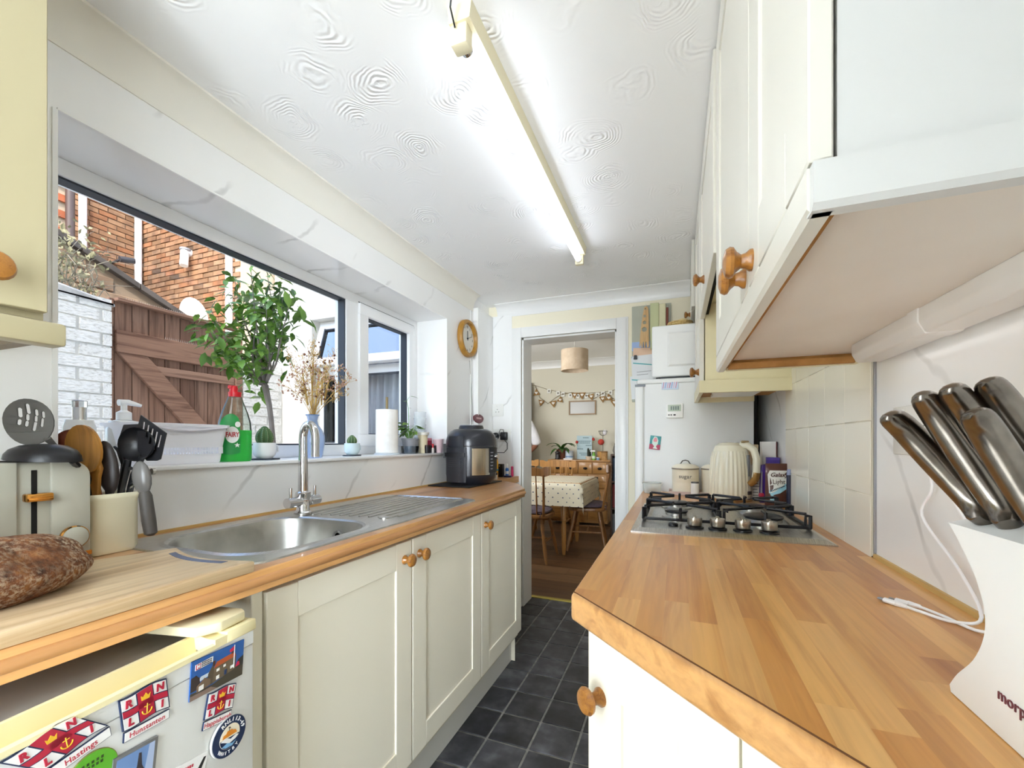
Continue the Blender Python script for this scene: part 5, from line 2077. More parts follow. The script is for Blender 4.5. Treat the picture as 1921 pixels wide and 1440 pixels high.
def spoon_head(cu, cv, a, b, rot, d, m, name, parent, depth=.010, th=.0022, facing=-1, n=24, holes=None):
    """hollow oval bowl facing the room; facing -1 = hollow side to the viewer"""
    rings = []
    layers = [(1., 0), (.92, .35), (.72, .75), (.4, .96), (.05, 1.)]
    for k, z in layers:
        rings.append([at(u, v, d=d)-fwd*(facing*depth*z) for u, v in oval(cu, cv, a*k, b*k, rot, n)])
    back = [[p-fwd*(facing*th)*(1 if i else 1) for p in r] for i, r in enumerate(rings)]
    return MB().rings(rings[::-1]+back, caps=True).build(name, m, parent)


# slotted grey spoon: head with real slots (frame of bars round openings)
u1 = utensil('slotted_spoon', 'grey slotted serving spoon leaning left out of the crock', 'utensil')
hd = .80
slots = [(30, 773, 6.5, 16), (27, 791, 6, 10), (45, 766, 6.5, 17), (41, 782, 6, 11), (39, 794, 6, 10), (59, 773, 6.5, 11), (56, 785, 6, 11), (54, 799, 6.5, 16), (73, 777, 7, 11), (69, 792, 6.5, 15)]
out = oval(52, 791, 49, 43, .35, 28)
bm = bmesh.new()
import mathutils
loops = [[Vector(p) for p in out]]
for (cu, cv, ww, hh_) in slots:
    loops.append([Vector((cu+x*math.cos(.12)-y_*math.sin(.12), cv+x*math.sin(.12)+y_*math.cos(.12))) for ww, hh_ in ((ww*1.25, hh_*1.12),) for x, y_ in ((-ww/2, -hh_/2+2), (-ww/2+2, -hh_/2), (ww/2-2, -hh_/2), (ww/2, -hh_/2+2), (ww/2, hh_/2-2), (ww/2-2, hh_/2), (-ww/2+2, hh_/2), (-ww/2, hh_/2-2))])
tri = mathutils.geometry.tessellate_polygon([[Vector((p.x, p.y, 0)) for p in lo] for lo in loops])
flat2 = [p for lo in loops for p in lo]
V = []
for sgn in (0, 1):
    for p in flat2:
        e = ((p.x-52)/49)**2+((p.y-791)/43)**2
        V.append(at(p.x, p.y, d=hd)+fwd*(.010*(1-min(1, e))+.0022*sgn))
nn = len(flat2)
F = [tuple(t_) for t_ in tri]+[tuple(nn+i for i in t_[::-1]) for t_ in tri]
st_ = 0
for lo in loops:
    m_ = len(lo)
    for i in range(m_):
        a, b = st_+i, st_+(i+1) % m_
        F.append((a, b, nn+b, nn+a))
    st_ += m_
MB().add(V, F).build('head', charc, u1)
bm.free()
MB().tube([at(88, 822, d=hd), at(103, 836, d=.815), at(135, 872, d=.86), at(180, 950, d=.925)], [.006, .004, .006, .007], 8).build('handle', charc, u1)
# big black ladle lying over the toaster
u2 = utensil('ladle', 'shiny black ladle resting mouth down over the toaster', 'utensil')
rings = []
for k, z in ((1., 0), (.97, .3), (.85, .62), (.6, .88), (.3, .98), (.05, 1.)):
    c = at(82, 862, d=.80)
    rings.append([c+(rightv*math.cos(2*PI*i/24)*.058+fwd*math.sin(2*PI*i/24)*.046)*k+upv*(.029*z+.001)+upv*(.012*math.cos(2*PI*i/24)*(1-z)*-.3) for i in range(24)])
inner = [[p-upv*.002 for p in r] for r in rings]
MB().rings(rings[::-1]+inner).build('head', nyl, u2)
MB().tube([at(136, 864, d=.82), at(162, 890, d=.88), at(185, 960, d=.93)], [.006, .006, .007], 8).build('handle', nyl, u2)
wsp = wood('spoon_wood', '8a5a24', 'b88038', 'Z', .5, None, 1.4)
wrd = wood('reddish_wood', '5f2c1c', '84442c', 'Z', .45, None, 1.4)
u3 = utensil('wooden_spoon', 'reddish dark wooden spoon behind the pale wooden one', 'utensil')
spoon_head(128, 826, 30, 20, -.3, .93, wrd, 'head', u3, .008, .006)
MB().tube([at(142, 838, d=.932), at(175, 890, d=.935), at(195, 960, d=.935)], [.007, .006, .006], 8).build('handle', wrd, u3)
u4 = utensil('wooden_spoon', 'big golden-brown wooden spoon standing at the front of the crock', 'utensil')
spoon_head(160, 842, 46, 33, 1.35, .89, wsp, 'head', u4, -.006, .006, facing=1)
blade([(178, 870), (168, 885), (170, 900), (174, 920), (177, 950), (186, 950), (187, 920), (188, 895), (192, 878), (188, 866)], .893, .008, wsp, 'handle', u4)
u5 = utensil('serving_spoon', 'dark brown-black serving spoon right of the wooden spoon', 'utensil')
spoon_head(203, 876, 50, 20, 1.42, .91, M('dark_nylon', '2b2422', .4), 'head', u5, .008, .003, facing=1)
MB().tube([at(205, 915, d=.915), at(210, 970, d=.925)], [.008, .007], 8).build('handle', M('dark_nylon', '2b2422', .4), u5)
u6 = utensil('ladle', 'round black ladle standing up at the back of the crock', 'utensil')
spoon_head(253, 833, 33, 32, 0, .93, nyl, 'head', u6, .026, .002, facing=-1)
MB().tube([at(240, 862, d=.935), at(236, 880, d=.935), at(228, 915, d=.93), at(222, 970, d=.93)], [.007, .008, .007, .006], 8).build('handle', nyl, u6)
MB().tube([at(215, 838, d=.95), at(222, 845, d=.945), at(235, 880, d=.94), at(246, 878, d=.93)], [.003, .004, .005, .004], 6).build('hook', nyl, u6)
u7 = utensil('slotted_turner', 'black slotted turner with four long slots, furthest right', 'utensil')
q4 = [(264, 778), (312, 812), (301, 861), (294, 864), (275, 864), (258, 845), (258, 800)]


def slotted(outline, holes, d, th, m, parent):
    loops = [[Vector((*p, 0)) for p in outline]]+[[Vector((*p, 0)) for p in h_] for h_ in holes]
    tri = mathutils.geometry.tessellate_polygon(loops)
    flat = [p for lo in loops for p in lo]
    V = [at(p.x, p.y, d=d)+fwd*sg*th for sg in (0, 1) for p in flat]
    nn = len(flat)
    F = [tuple(t_) for t_ in tri]+[tuple(nn+i for i in t_[::-1]) for t_ in tri]
    st = 0
    for lo in loops:
        for i in range(len(lo)):
            a, b = st+i, st+(i+1) % len(lo)
            F.append((a, b, nn+b, nn+a))
        st += len(lo)
    return MB().add(V, F).build('head', m, parent)


slotted(q4, [[(268, 791), (272, 791), (270, 809), (266, 807)], [(276, 797), (280, 797), (277, 822), (273, 819)], [(284, 803), (288, 804), (283, 833), (279, 832)], [(292, 809), (296, 810), (290, 843), (286, 843)], [(300, 815), (303, 816), (298, 839), (294, 838)]], .945, .0025, nyl, u7)
MB().tube([at(268, 855, d=.947), at(250, 890, d=.945), at(235, 960, d=.94)], [.006, .006, .007], 8).build('handle', nyl, u7)
u8 = utensil('spatula', 'plain black spatula blade showing behind the round ladle', 'utensil')
blade([(232, 796), (262, 795), (258, 830), (228, 845), (222, 825)], .955, .003, nyl, 'head', u8)
MB().tube([at(238, 838, d=.955), at(226, 920, d=.945)], [.006, .006], 8).build('handle', nyl, u8)
u9 = thing('can_opener', 'grey can opener hooked over the right edge of the crock', 'opener', (-1.118, .594, WZ+.05))
rings = []
cc = at(266, 896, d=.91)
for k in range(9):
    ph_ = PI*min(max(k/8, .03), .97)
    rings.append([cc+(rightv*math.cos(2*PI*i/16)*.0195+fwd*math.sin(2*PI*i/16)*.011)*math.sin(ph_)+upv*(-.036*math.cos(ph_))+rightv*.004*math.cos(ph_) for i in range(16)])
MB().rings(rings).build('head', M('grey_gloss', '6d6b68', .25), u9)
MB().tube([at(271, 922, d=.905), at(273, 930, d=.905), at(279, 975, d=.905), at(283, 1000, d=.905), at(283, 1004, d=.905)], [.009, .0115, .0125, .0115, .006], 12).build('handle', M('grip_grey', '4c4844', .55), u9)
MB().lathe([(.001, 0), (.007, 0), (.007, .006), (.001, .006)], at(284, 884, d=.925), 12, 'Y').build('wheel', steel, u9)
MB().tube([at(262, 900, d=.92), at(246, 910, d=.94), at(240, 930, d=.945)], .004, 6).build('arm', steel, u9)

# multicooker on its black mat
mt = MB().prism([(-1.245, 1.97), (-.99, 1.955), (-.975, 2.36), (-1.235, 2.36)], 'Z', WZ, WZ+.005, .001, 1)
tag(mt.build('heat_mat', blackmat), 'thin black heat mat under the black multicooker', 'mat')
ck = thing('multicooker', 'black rounded multicooker with a steel front panel and side handles', 'cooker', (-1.095, 2.19, WZ+.006))
cx_, cy_, cz_ = -1.095, 2.19, WZ+.006
ckm = M('cooker_black', '25262c', .28, coat=.2)
ckd = M('cooker_dark', '121216', .4)
MB().lathe([(.001, .0), (.118, .0), (.128, .012), (.140, .03), (.1435, .05), (.1435, .205), (.001, .205)], (cx_, cy_, cz_), 40).build('base', ckm, ck)
MB().lathe([(.144, .2075), (.1445, .212), (.1435, .24), (.136, .268), (.115, .292), (.095, .302), (.072, .304), (.070, .316), (.066, .322), (.001, .322)], (cx_, cy_, cz_), 40, caps=False).build('lid', ckm, ck)
MB().lathe([(.068, .3225), (.066, .326), (.001, .326)], (cx_, cy_, cz_), 30).build('lid_cap', M('lid_cap_grey', '8d8f94', .3), ck)
# curved panels on the front (towards the room / camera)


def curved(mb, a0, a1, z0, z1, r0, r1, n=14):
    V, F = [], []
    for i in range(n+1):
        a = math.radians(a0+(a1-a0)*i/n)
        for r_ in (r0, r1):
            for z in (z0, z1):
                V.append((cx_+r_*math.cos(a), cy_+r_*math.sin(a), cz_+z))
    for i in range(n):
        k = 4*i
        F += [(k+2, k+6, k+7, k+3), (k, k+1, k+5, k+4), (k+1, k+3, k+7, k+5), (k, k+4, k+6, k+2)]
    F += [(0, 2, 3, 1), (4*n, 4*n+1, 4*n+3, 4*n+2)]
    return mb.add(V, F)


curved(MB(), -62, -20, .05, .195, .143, .1465).build('steel_panel', M('panel_steel', 'c9bda8', .18, 1.), ck)
pn = curved(MB(), -22, 14, .062, .20, .1435, .149).build('control_panel', ckd, ck)
mb = MB()
for i in range(6):
    curved(mb, -18, -11+i % 3, .08+.018*i, .085+.018*i, .1488, .1495, 3)
mb.build('print', M('print_grey', '9b9ba3', .5), pn)
a = math.radians(4)
MB().lathe([(.001, 0), (.017, 0), (.016, .016), (.001, .016)], (cx_+.148*math.cos(a), cy_+.148*math.sin(a), cz_+.15), 18, 'X').build('dial', chrome, pn)
# side handle block facing the camera
hm = MB()
curved(hm, -124, -74, .012, .20, .142, .156)
hb_ = hm.build('side_block', ckm, ck)
mb = MB()
curved(mb, -123, -76, .150, .172, .155, .168)
mb.build('grip', ckd, hb_)
mb = MB()
for i in range(5):
    curved(mb, -116, -84, .092+.011*i, .097+.011*i, .1555, .160)
mb.build('vent_ribs', ckm, hb_)
mb = MB()
curved(mb, -118, -80, .205, .262, .128, .150)
mb.build('lid_handle', ckm, ck)
mb = MB()
curved(mb, -186, -150, .14, .22, .143, .158)
mb.build('side_block', ckd, ck)
mb = MB()
curved(mb, 26, 44, .19, .255, .1435, .150)
mb.build('latch', M('latch_grey', 'a8a8a4', .3), ck)

# bottles on the narrow shelf by the socket
o = thing('sun_cream_bottle', 'yellow bottle with a big blue cap beside the multicooker', 'bottle', (-1.135, 2.60, WZ))
q = (-1.135, 2.60, WZ)
MB().lathe([(.001, 0), (.024, 0), (.026, .01), (.027, .10), (.022, .13), (.001, .13)], q, 20, sx=1.25, sy=.75).build('body', M('sun_yellow', 'f0b71c', .35), o)
MB().lathe([(.001, .13), (.021, .13), (.0175, .175), (.001, .175)], q, 20, sx=1.25, sy=.75).build('cap', M('cap_blue', '2a86c8', .3), o)
MB().lathe([(.0272, .045), (.0273, .058)], q, 20, sx=1.25, sy=.75, caps=False).build('band', M('band_teal', '3f9aa8', .4), o)
q = (-1.075, 2.48, WZ)
o = thing('small_jar', 'small white jar with a black lid in front of the yellow bottle', 'jar', q)
MB().lathe([(.001, 0), (.017, 0), (.018, .003), (.018, .028), (.001, .028)], q, 18).build('body', M('jar_white', 'e9e7dd', .3), o)
MB().lathe([(.001, .028), (.0185, .028), (.0185, .042), (.001, .042)], q, 18).build('lid', black, o)
q = (-1.108, 2.66, WZ)
o = thing('black_box', 'small upright black box right of the yellow bottle', 'box', q)
MB().box(q[0]-.026, q[0]+.02, q[1]-.018, q[1]+.018, WZ, WZ+.088, .003).build('body', black, o)
MB().box(q[0]-.006, q[0]+.0, q[1]-.0188, q[1]-.018, WZ+.072, WZ+.078).build('spot', M('spot_grey', '9a9aa0', .4), o)
q = (-1.078, 2.70, WZ)
o = thing('glue_bottle', 'little blue bottle with a white nozzle cap on the narrow shelf', 'bottle', q)
MB().lathe([(.001, 0), (.0115, 0), (.0115, .055), (.006, .06), (.001, .06)], q, 14).build('body', M('glue_blue', '2f74c8', .35), o)
MB().lathe([(.001, .06), (.0075, .06), (.0065, .086), (.001, .088)], q, 14).build('cap', white, o)
MB().lathe([(.0118, .018), (.0118, .038)], q, 14, caps=False).build('label', M('label_white', 'eceef2', .5), o)
q = (-1.052, 2.73, WZ)
o = thing('lip_balm', 'bright pink stick at the right end of the narrow shelf', 'stick', q)
MB().lathe([(.001, 0), (.009, 0), (.009, .045), (.001, .045)], q, 14).build('body', M('hot_pink', 'd9366a', .35), o)
MB().lathe([(.001, .045), (.0085, .045), (.0085, .068), (.001, .07)], q, 14).build('cap', M('hot_pink_cap', 'b81f55', .3), o)
MB().box(-1.10, -1.032, 2.645, 2.68, WZ, WZ+.010, .002)
o = thing('dark_case', 'flat dark blue case lying in front of the little bottles', 'case', (-1.05, 2.665, WZ))
MB().box(-1.082, -1.032, 2.645, 2.672, WZ, WZ+.008, .002).build('body', M('case_navy', '23244a', .4), o)
MB().box(-1.083, -1.031, 2.644, 2.673, WZ+.008, WZ+.0105, .001, 1).build('lid', M('case_navy_lid', '2e3060', .4), o)

# sockets and plugs on the far wall panel
sw_m = M('socket_white', 'eeeeea', .25)


def wall_plate(name, label, c, w_, h_, axis, gangs=2, cat='socket'):
    o = thing(name, label, cat, c)
    mb = MB()
    if axis == 'Y':
        mb.box(-w_/2, w_/2, -.010, 0, -h_/2, h_/2, .003)
    else:
        mb.box(-.010, 0, -w_/2, w_/2, -h_/2, h_/2, .003)
    mb.build('plate', sw_m, o, world=False)
    for g in range(gangs):
        e = (g-(gangs-1)/2)*w_/gangs*.9
        for dx, dz in ((-.011, -.004), (.011, -.004), (0, .014)):
            mb = MB()
            if axis == 'Y':
                mb.box(e+dx-.003, e+dx+.003, -.0106, -.010, dz-.004-.008, dz+.001-.008)
            else:
                mb.box(-.0106, -.010, e+dx-.003, e+dx+.003, dz-.012, dz-.007)
            mb.build('pin_hole', M('pin_grey', '6c6c68', .6), o, world=False)
        mb = MB()
        if axis == 'Y':
            mb.box(e-.006, e+.006, -.014, -.010, .022, .036, .001, 1)
        else:
            mb.box(-.014, -.010, e-.006, e+.006, .022, .036, .001, 1)
        mb.build('switch', sw_m, o, world=False)
    return o


c = at(934, 769, Y=YF-.006)
wall_plate('wall_socket', 'single white socket high on the marble panel by the door', c, .088, .088, 'Y', 1)
c = at(940, 817, Y=YF-.006)
wall_plate('wall_socket', 'double white socket holding two black plugs by the door', c, .147, .088, 'Y', 2)
o = thing('black_plug', 'round black plug in the left half of the double socket', 'plug', c+Vector((-.034, -.012, -.003)))
MB().lathe([(.001, 0), (.026, 0), (.024, .022), (.014, .03), (.001, .03)], (0, 0, 0), 18, 'Y', flip=-1).build('body', black, o, world=False)
MB().tube([(0, -.02, -.02), (-.004, -.03, -.06), (-.02, -.03, -.14), (-.03, -.02, -.24)], .003, 6).build('cord', black, o, world=False)
o = thing('charger_plug', 'square black charger plug with a looped cable by the door', 'plug', c+Vector((.034, -.012, -.003)))
MB().box(-.022, .024, -.04, 0, -.028, .028, .006).build('body', black, o, world=False)
MB().tube([(.002, -.03, .028), (.0, -.03, .045), (-.02, -.035, .047), (-.032, -.03, .025), (-.028, -.02, .0)], .0025, 6).build('cord', black, o, world=False)
MB().tube([(.008, -.025, -.028), (.03, -.03, -.05), (.032, -.035, -.09), (.01, -.04, -.115), (-.03, -.05, -.115), (-.07, -.06, -.11), (-.10, -.06, -.13)], .0025, 6).build('cord', black, o, world=False)

# wall clock and lip-shaped sign on the left wall
c = Vector((XL, 2.435, 1.807))
clk = thing('wall_clock', 'round wall clock with a wooden rim on the marble wall', 'clock', c)
rim = wood('clock_wood', '8f6426', 'b88634', 'Z', .4, None, 1)
MB().lathe([(.108, 0), (.118, .004), (.118, .026), (.112, .034), (.098, .034), (.092, .022), (.092, .0)], (0, 0, 0), 40, 'X', caps=False).build('rim', rim, clk, world=False)
MB().lathe([(.001, 0), (.094, 0), (.094, .012), (.001, .012)], (0, 0, 0), 40, 'X').build('face', M('clock_face', 'efede4', .5), clk, world=False)
ink = M('black_ink', '1d1c1c', .6)
for k in range(1, 13):
    a = PI/2-2*PI*k/12
    t_ = text(str(k), clk, ink, (.0125, .074*math.cos(a), .074*math.sin(a)), (PI/2, 0, PI/2), .020, 'numeral')
for a, ln, w_ in ((93, .048, .0028), (22, .066, .002)):
    a = math.radians(a)
    MB().tube([(.016, -.012*math.cos(a), -.012*math.sin(a)), (.016, ln*math.cos(a), ln*math.sin(a))], w_*.7, 6).build('hand', ink, clk, world=False)
MB().lathe([(.001, .012), (.005, .012), (.005, .019), (.001, .019)], (0, 0, 0), 12, 'X').build('hub', ink, clk, world=False)
c = at(893, 640+52, X=XL+.003)
MBc = MB().tube([at(881, 678, X=XL+.002), at(884, 720, X=XL+.002), at(888, 790, X=XL+.002)], .0016, 6)
o = thing('clock_cable', 'thin grey cable hanging from a pin below the clock', 'cable', at(881, 678, X=XL+.003))
MBc.build('cable', M('cable_grey', 'aaa8a6', .5), o)
MB().ball(at(881, 677, X=XL+.004), .004, 8, 6).build('pin', steel, o)
c = at(897, 784, X=-1.22)
o = thing('lips_sign', 'small dark red lip-shaped sign behind the multicooker', 'sign', (-1.222, c.y, c.z))
lip = [(.075*math.cos(t_), (.034 if math.sin(t_) < 0 else .026)*math.sin(t_)-(.012 if abs(math.cos(t_)) < .2 and math.sin(t_) > 0 else 0)) for t_ in [2*PI*i/28 for i in range(28)]]
MB().prism([(p[0], p[1]) for p in lip], 'X', 0, .008, .002, 1).build('plaque', M('lip_red', '6e1f2f', .35), o, world=False)
mb = MB()
for i in range(7):
    mb.box(.008, .009, -.038+i*.011, -.030+i*.011, -.006, .004)
mb.build('print', M('lip_print', 'cfa9ab', .5), o, world=False)

# ================================================================ ON THE WINDOW SILL
SZ = wz0+.0005
lg = M('bottle_clear', 'e9f2ec', .05, trans=.92)
o = thing('dish_soap_bottle', 'clear bottle of bright green washing-up liquid with a red cap on the sill', 'bottle', (-1.325, .957, SZ), -.60)
q = (0, 0, 0)
BS = dict(sx=1., sy=1.25)
MB().lathe([(.001, 0), (.032, 0), (.0355, .006), (.036, .03), (.0355, .07), (.036, .10), (.001, .10)], q, 28, sx=.62, sy=1.32).build('liquid', M('green_liquid', '2fd04a', .12, trans=.35), o, world=False)
MB().lathe([(.0355, .10), (.034, .125), (.028, .155), (.020, .185), (.0145, .205), (.0135, .212), (.001, .212)], q, 28, sx=.62, sy=1.32, caps=False).build('bottle', glass('bottle_shell', 'eaf0ea', .02, 1.6), o, world=False)
mb = MB().lathe([(.001, .207), (.0175, .207), (.0185, .222), (.001, .222)], q, 20)
mb.lathe([(.011, .222), (.0125, .234), (.010, .242), (.001, .243)], (0, -.003, 0), 16)
mb.box(-.008, .008, -.019, .004, .232, .243, .003)
mb.build('cap', M('cap_red', 'd3202c', .3), o, world=False)
# label bent round the front (facing the room)
def bent(mb, y0, y1, zfun, r=.0372, sx_=.62, sy_=1.32, n=12, off=0.):
    V, F = [], []
    for i in range(n+1):
        y = y0+(y1-y0)*i/n
        k = max(-1, min(1, y/((r+off)*sy_)))
        x = (r+off)*sx_*math.sqrt(max(0, 1-k*k))
        za, zb = zfun(i/n)
        V += [(x, y, za), (x, y, zb)]
    for i in range(n):
        F.append((2*i, 2*i+2, 2*i+3, 2*i+1))
    return mb.add(V, F, normals=False)
lbl = bent(MB(), -.041, .014, lambda q: (.028-.006*math.sin(PI*q), .122+.034*math.sin(PI*q)**.5-.01*(1-q)), off=.0003).build('label', M('label_green', '14913f', .4), o, world=False, sharp=0)
bent(MB(), -.026, .012, lambda q: (.085-.026*math.sqrt(max(0, 1-(2*q-1)**2)), .085+.026*math.sqrt(max(0, 1-(2*q-1)**2))), off=.0008, n=24).build('label_disc', M('label_disc', 'f4f4f1', .4), lbl, world=False, sharp=0)
bent(MB(), .0, .015, lambda q: (.118-.009*math.sqrt(max(0, 1-(2*q-1)**2)), .118+.009*math.sqrt(max(0, 1-(2*q-1)**2))), off=.0009, n=16).build('label_disc', M('label_disc', 'f4f4f1', .4), lbl, world=False, sharp=0)
text('FAIRY', lbl, M('fairy_red', 'b8232f', .4), (.0246, -.007, .085), (PI/2, 0, PI/2-.14), .021, sx=.66, bold=.0006)
def star5(c, r):
    return [(c[0]+(r if k % 2 == 0 else r*.42)*math.sin(PI*k/5), c[1]+(r if k % 2 == 0 else r*.42)*math.cos(PI*k/5)) for k in range(10)]
mb = MB().prism(star5((.006, .052), .0085), 'X', .0242, .0246)
mb.build('label_star', M('label_disc', 'f4f4f1', .4), lbl, world=False, sharp=0)

# white plastic basket with rows of holes
bk = thing('plastic_basket', 'white plastic basket with rows of holes on the sill by the soap', 'basket', (-1.36, .79, SZ))
wpl = M('basket_white', 'eeeef4', .35)
mb = MB()
def brr(g, z, n=5):
    return rrect(-1.435+g, -1.285-g, .665+g*1.2, .912-g*1.2, .022, z, n)
mb.rings([brr(.012, SZ), brr(.010, SZ+.004), brr(.0075, SZ+.028)])
mb.rings([brr(.006, SZ+.046), brr(-.001, SZ+.108), brr(-.001, SZ+.112), brr(.002, SZ+.112), brr(.008, SZ+.046)], closed=True)
mb.build('tub', wpl, bk)
# the perforated band: little posts between the holes, two rows
mb = MB()
for a, b in ((.0285, .0345), (.0355, .0415), (.0425, .047)):
    pass
ring = brr(.0068, 0, 14)
P_ = [Vector(p) for p in ring]
tot = 0
for i in range(len(P_)):
    a, b = P_[i], P_[(i+1) % len(P_)]
    seg = (b-a).length
    nseg = max(1, int(seg/.0075))
    for k in range(nseg):
        p = a.lerp(b, k/nseg)
        d_ = (b-a).normalized()
        nrm = Vector((d_.y, -d_.x, 0))
        mb.tube([Vector((p.x, p.y, SZ+.0275)), Vector((p.x, p.y, SZ+.047))], .0022, 6)
mb.rings([brr(.0055, SZ+.0355), brr(.0055, SZ+.0385), brr(.0085, SZ+.0385), brr(.0085, SZ+.0355)], closed=True)
x = mb.build('perforated_band', wpl, bk)
x['kind'] = 'stuff'
mb = MB()
mb.rings([brr(-.005, SZ+.105), brr(-.006, SZ+.113), brr(.003, SZ+.114), brr(.003, SZ+.108)], closed=True)
mb.build('rim', wpl, bk)
mb = MB().tube([(-1.2795, .70, SZ+.104), (-1.279, .74, SZ+.097), (-1.279, .79, SZ+.094), (-1.279, .84, SZ+.098), (-1.2795, .90, SZ+.106)], .004, 6)
mb.build('handle_lip', M('basket_lip', 'd9d6de', .4), bk)

# two pump bottles behind it
q = (-1.41, .612, SZ)
o = thing('soap_bottle', 'clear pump bottle with a square chrome collar at the window edge', 'bottle', q)
MB().lathe([(.001, 0), (.03, 0), (.031, .005), (.031, .10), (.026, .118), (.001, .118)], q, 20).build('bottle', M('lotion_white', 'f3f3ef', .15), o)
MB().lathe([(.001, .118), (.0135, .118), (.0135, .15), (.001, .15)], q, 18).build('collar', chrome, o)
MB().lathe([(.0145, .15), (.0145, .166), (.012, .168), (.001, .168)], q, 18).build('cap', M('cap_clear', 'e6eaec', .05, trans=.8), o)
q = (-1.40, .70, SZ)
o = thing('lotion_bottle', 'big white pump bottle with printed lines behind the utensils', 'bottle', q)
MB().lathe([(.001, 0), (.036, 0), (.038, .006), (.038, .095), (.030, .118), (.016, .122), (.001, .122)], q, 22).build('bottle', M('lotion_clear', 'f4f4f0', .1, trans=.2), o)
mb = MB().lathe([(.001, .122), (.0165, .122), (.0165, .142), (.010, .146), (.007, .148), (.007, .165), (.001, .165)], q, 18)
mb.tube([(q[0], q[1]-.012, SZ+.168), (q[0], q[1]+.01, SZ+.170), (q[0]+.004, q[1]+.038, SZ+.163)], [.009, .008, .004], 10)
mb.build('pump', M('pump_white', 'ededea', .3), o)
mb = MB()
for i in range(8):
    mb.box(q[0]+.026, q[0]+.0262, q[1]-.030, q[1]-.005-.004*(i % 3), SZ+.045+.008*i, SZ+.047+.008*i)
mb.build('print', M('print_dim', '9a9c98', .6), o)


def cactus(name, label, c, r, hgt, potr, poth, potm, spout):
    o = thing(name, label, 'plant', c)
    mb = MB()
    n = 20
    rings = []
    for k in range(11):
        s = k/10
        rad = r*math.sin(PI*(.18+.80*s))**.6*(1.04-.22*s)
        rings.append([(rad*(1+.10*(1 if i % 2 else -1))*math.cos(2*PI*i/n), rad*(1+.10*(1 if i % 2 else -1))*math.sin(2*PI*i/n), poth-.004+hgt*s) for i in range(n)])
    mb.rings(rings)
    mb.build('cactus', M('cactus_green', '4a6a3e', .6), o, world=False, sharp=0)
    mb = MB()
    for k in range(9):
        s = (k+.6)/10
        rad = r*math.sin(PI*(.18+.80*s))**.6*(1.04-.22*s)*1.1
        for i in range(0, n, 2):
            i2 = i+1
            p = (rad*math.cos(2*PI*i2/n), rad*math.sin(2*PI*i2/n), poth-.004+hgt*s)
            mb.ball(p, .0011, 4, 3)
    x = mb.build('spines', M('spine_cream', 'e6dcb4', .7), o, world=False)
    x['kind'] = 'stuff'
    mb = MB().lathe([(.001, 0), (potr*.62, 0), (potr*.9, poth*.22), (potr, poth*.6), (potr*.97, poth), (potr*.9, poth), (potr*.9, poth*.85), (.001, poth*.85)], (0, 0, 0), 26)
    mb.build('pot', potm, o, world=False)
    MB().lathe([(.001, poth*.84), (potr*.9, poth*.84), (potr*.9, poth*.9), (.001, poth*.9)], (0, 0, 0), 18).build('soil', soil, o, world=False)
    if spout:
        mb = MB().tube([(0, potr*.9, poth*.85), (.004, potr*1.28, poth*.8), (.004, potr*1.36, poth*.45), (0, potr*.92, poth*.3)], .0045, 8)
        mb.build('handle', potm, o, world=False)
    return o


def coaster(label, c, r):
    o = MB().lathe([(.001, 0), (r, 0), (r*1.04, .002), (r, .0042), (.001, .0042)], c, 22, sy=1.15).build('coaster', noisy('slate_coaster', [(.3, '2f3338'), (.7, '4d5560')], 30, .7))
    tag(o, label, 'coaster')


wcup = M('cup_white', 'f0efef', .25)
coaster('round dark slate coaster under the white cup with the bigger cactus', (-1.352, 1.085, SZ), .043)
cactus('potted_cactus', 'bigger round cactus in a white cup with a side handle', (-1.352, 1.085, SZ+.0045), .027, .062, .037, .055, wcup, True)
coaster('small dark slate coaster under the pale blue cactus pot', (-1.358, 1.525, SZ), .036)
cactus('potted_cactus', 'small cactus in a pale blue elephant-shaped pot near the casement', (-1.358, 1.525, SZ+.0045), .021, .040, .034, .052, M('pot_paleblue', 'cfe0e2', .25), True)

# blue glass vase with dried flowers
q = (-1.355, 1.30, SZ)
vz = thing('glass_vase', 'blue tinted glass vase on the sill behind the tap', 'vase', q)
bvg = M('blue_vase_glass', 'a3c0ea', .05, alpha=.42)
MB().lathe([(.001, 0), (.036, 0), (.038, .004), (.040, .02), (.046, .06), (.046, .085), (.036, .11), (.022, .13), (.018, .148), (.022, .165), (.025, .170), (.0235, .170), (.0205, .165), (.0165, .148), (.0205, .13), (.034, .11), (.044, .085), (.044, .06), (.038, .02), (.034, .008), (.001, .008)], q, 28).build('body', bvg, vz)
MB().lathe([(.0255, .168), (.0262, .171), (.0232, .171)], q, 24, caps=False).build('rim', M('rim_blue', '6f9fd8', .1, trans=.5), vz)
df_ = thing('dried_flowers', 'bunch of brown and straw dried flowers and grasses in the blue vase', 'flowers', (q[0], q[1], SZ+.01))
rng = random.Random(33)
straw = noisy('straw', [(.3, 'a8803e'), (.7, 'd9bd7c')], 40, .9)
brn = noisy('dry_brown', [(.3, '4f2c20'), (.7, '8a5a40')], 40, .9)
pnk = noisy('dry_pink', [(.3, 'a87a64'), (.7, 'd6b8a2')], 40, .9)
mouth = Vector((q[0], q[1], SZ+.165))
tipsD = [(590, 640), (600, 650), (545, 690), (553, 720), (567, 665), (625, 668), (640, 690), (655, 705), (610, 672), (577, 650), (540, 725), (648, 735), (583, 680), (598, 690), (618, 700), (605, 715), (560, 700), (632, 720), (572, 690), (592, 660), (585, 640), (608, 735), (660, 712), (537, 655), (628, 655), (568, 720), (578, 735), (615, 690)]
sticks, heads_s, heads_b, heads_p = MB(), MB(), MB(), MB()
dv = 1.72
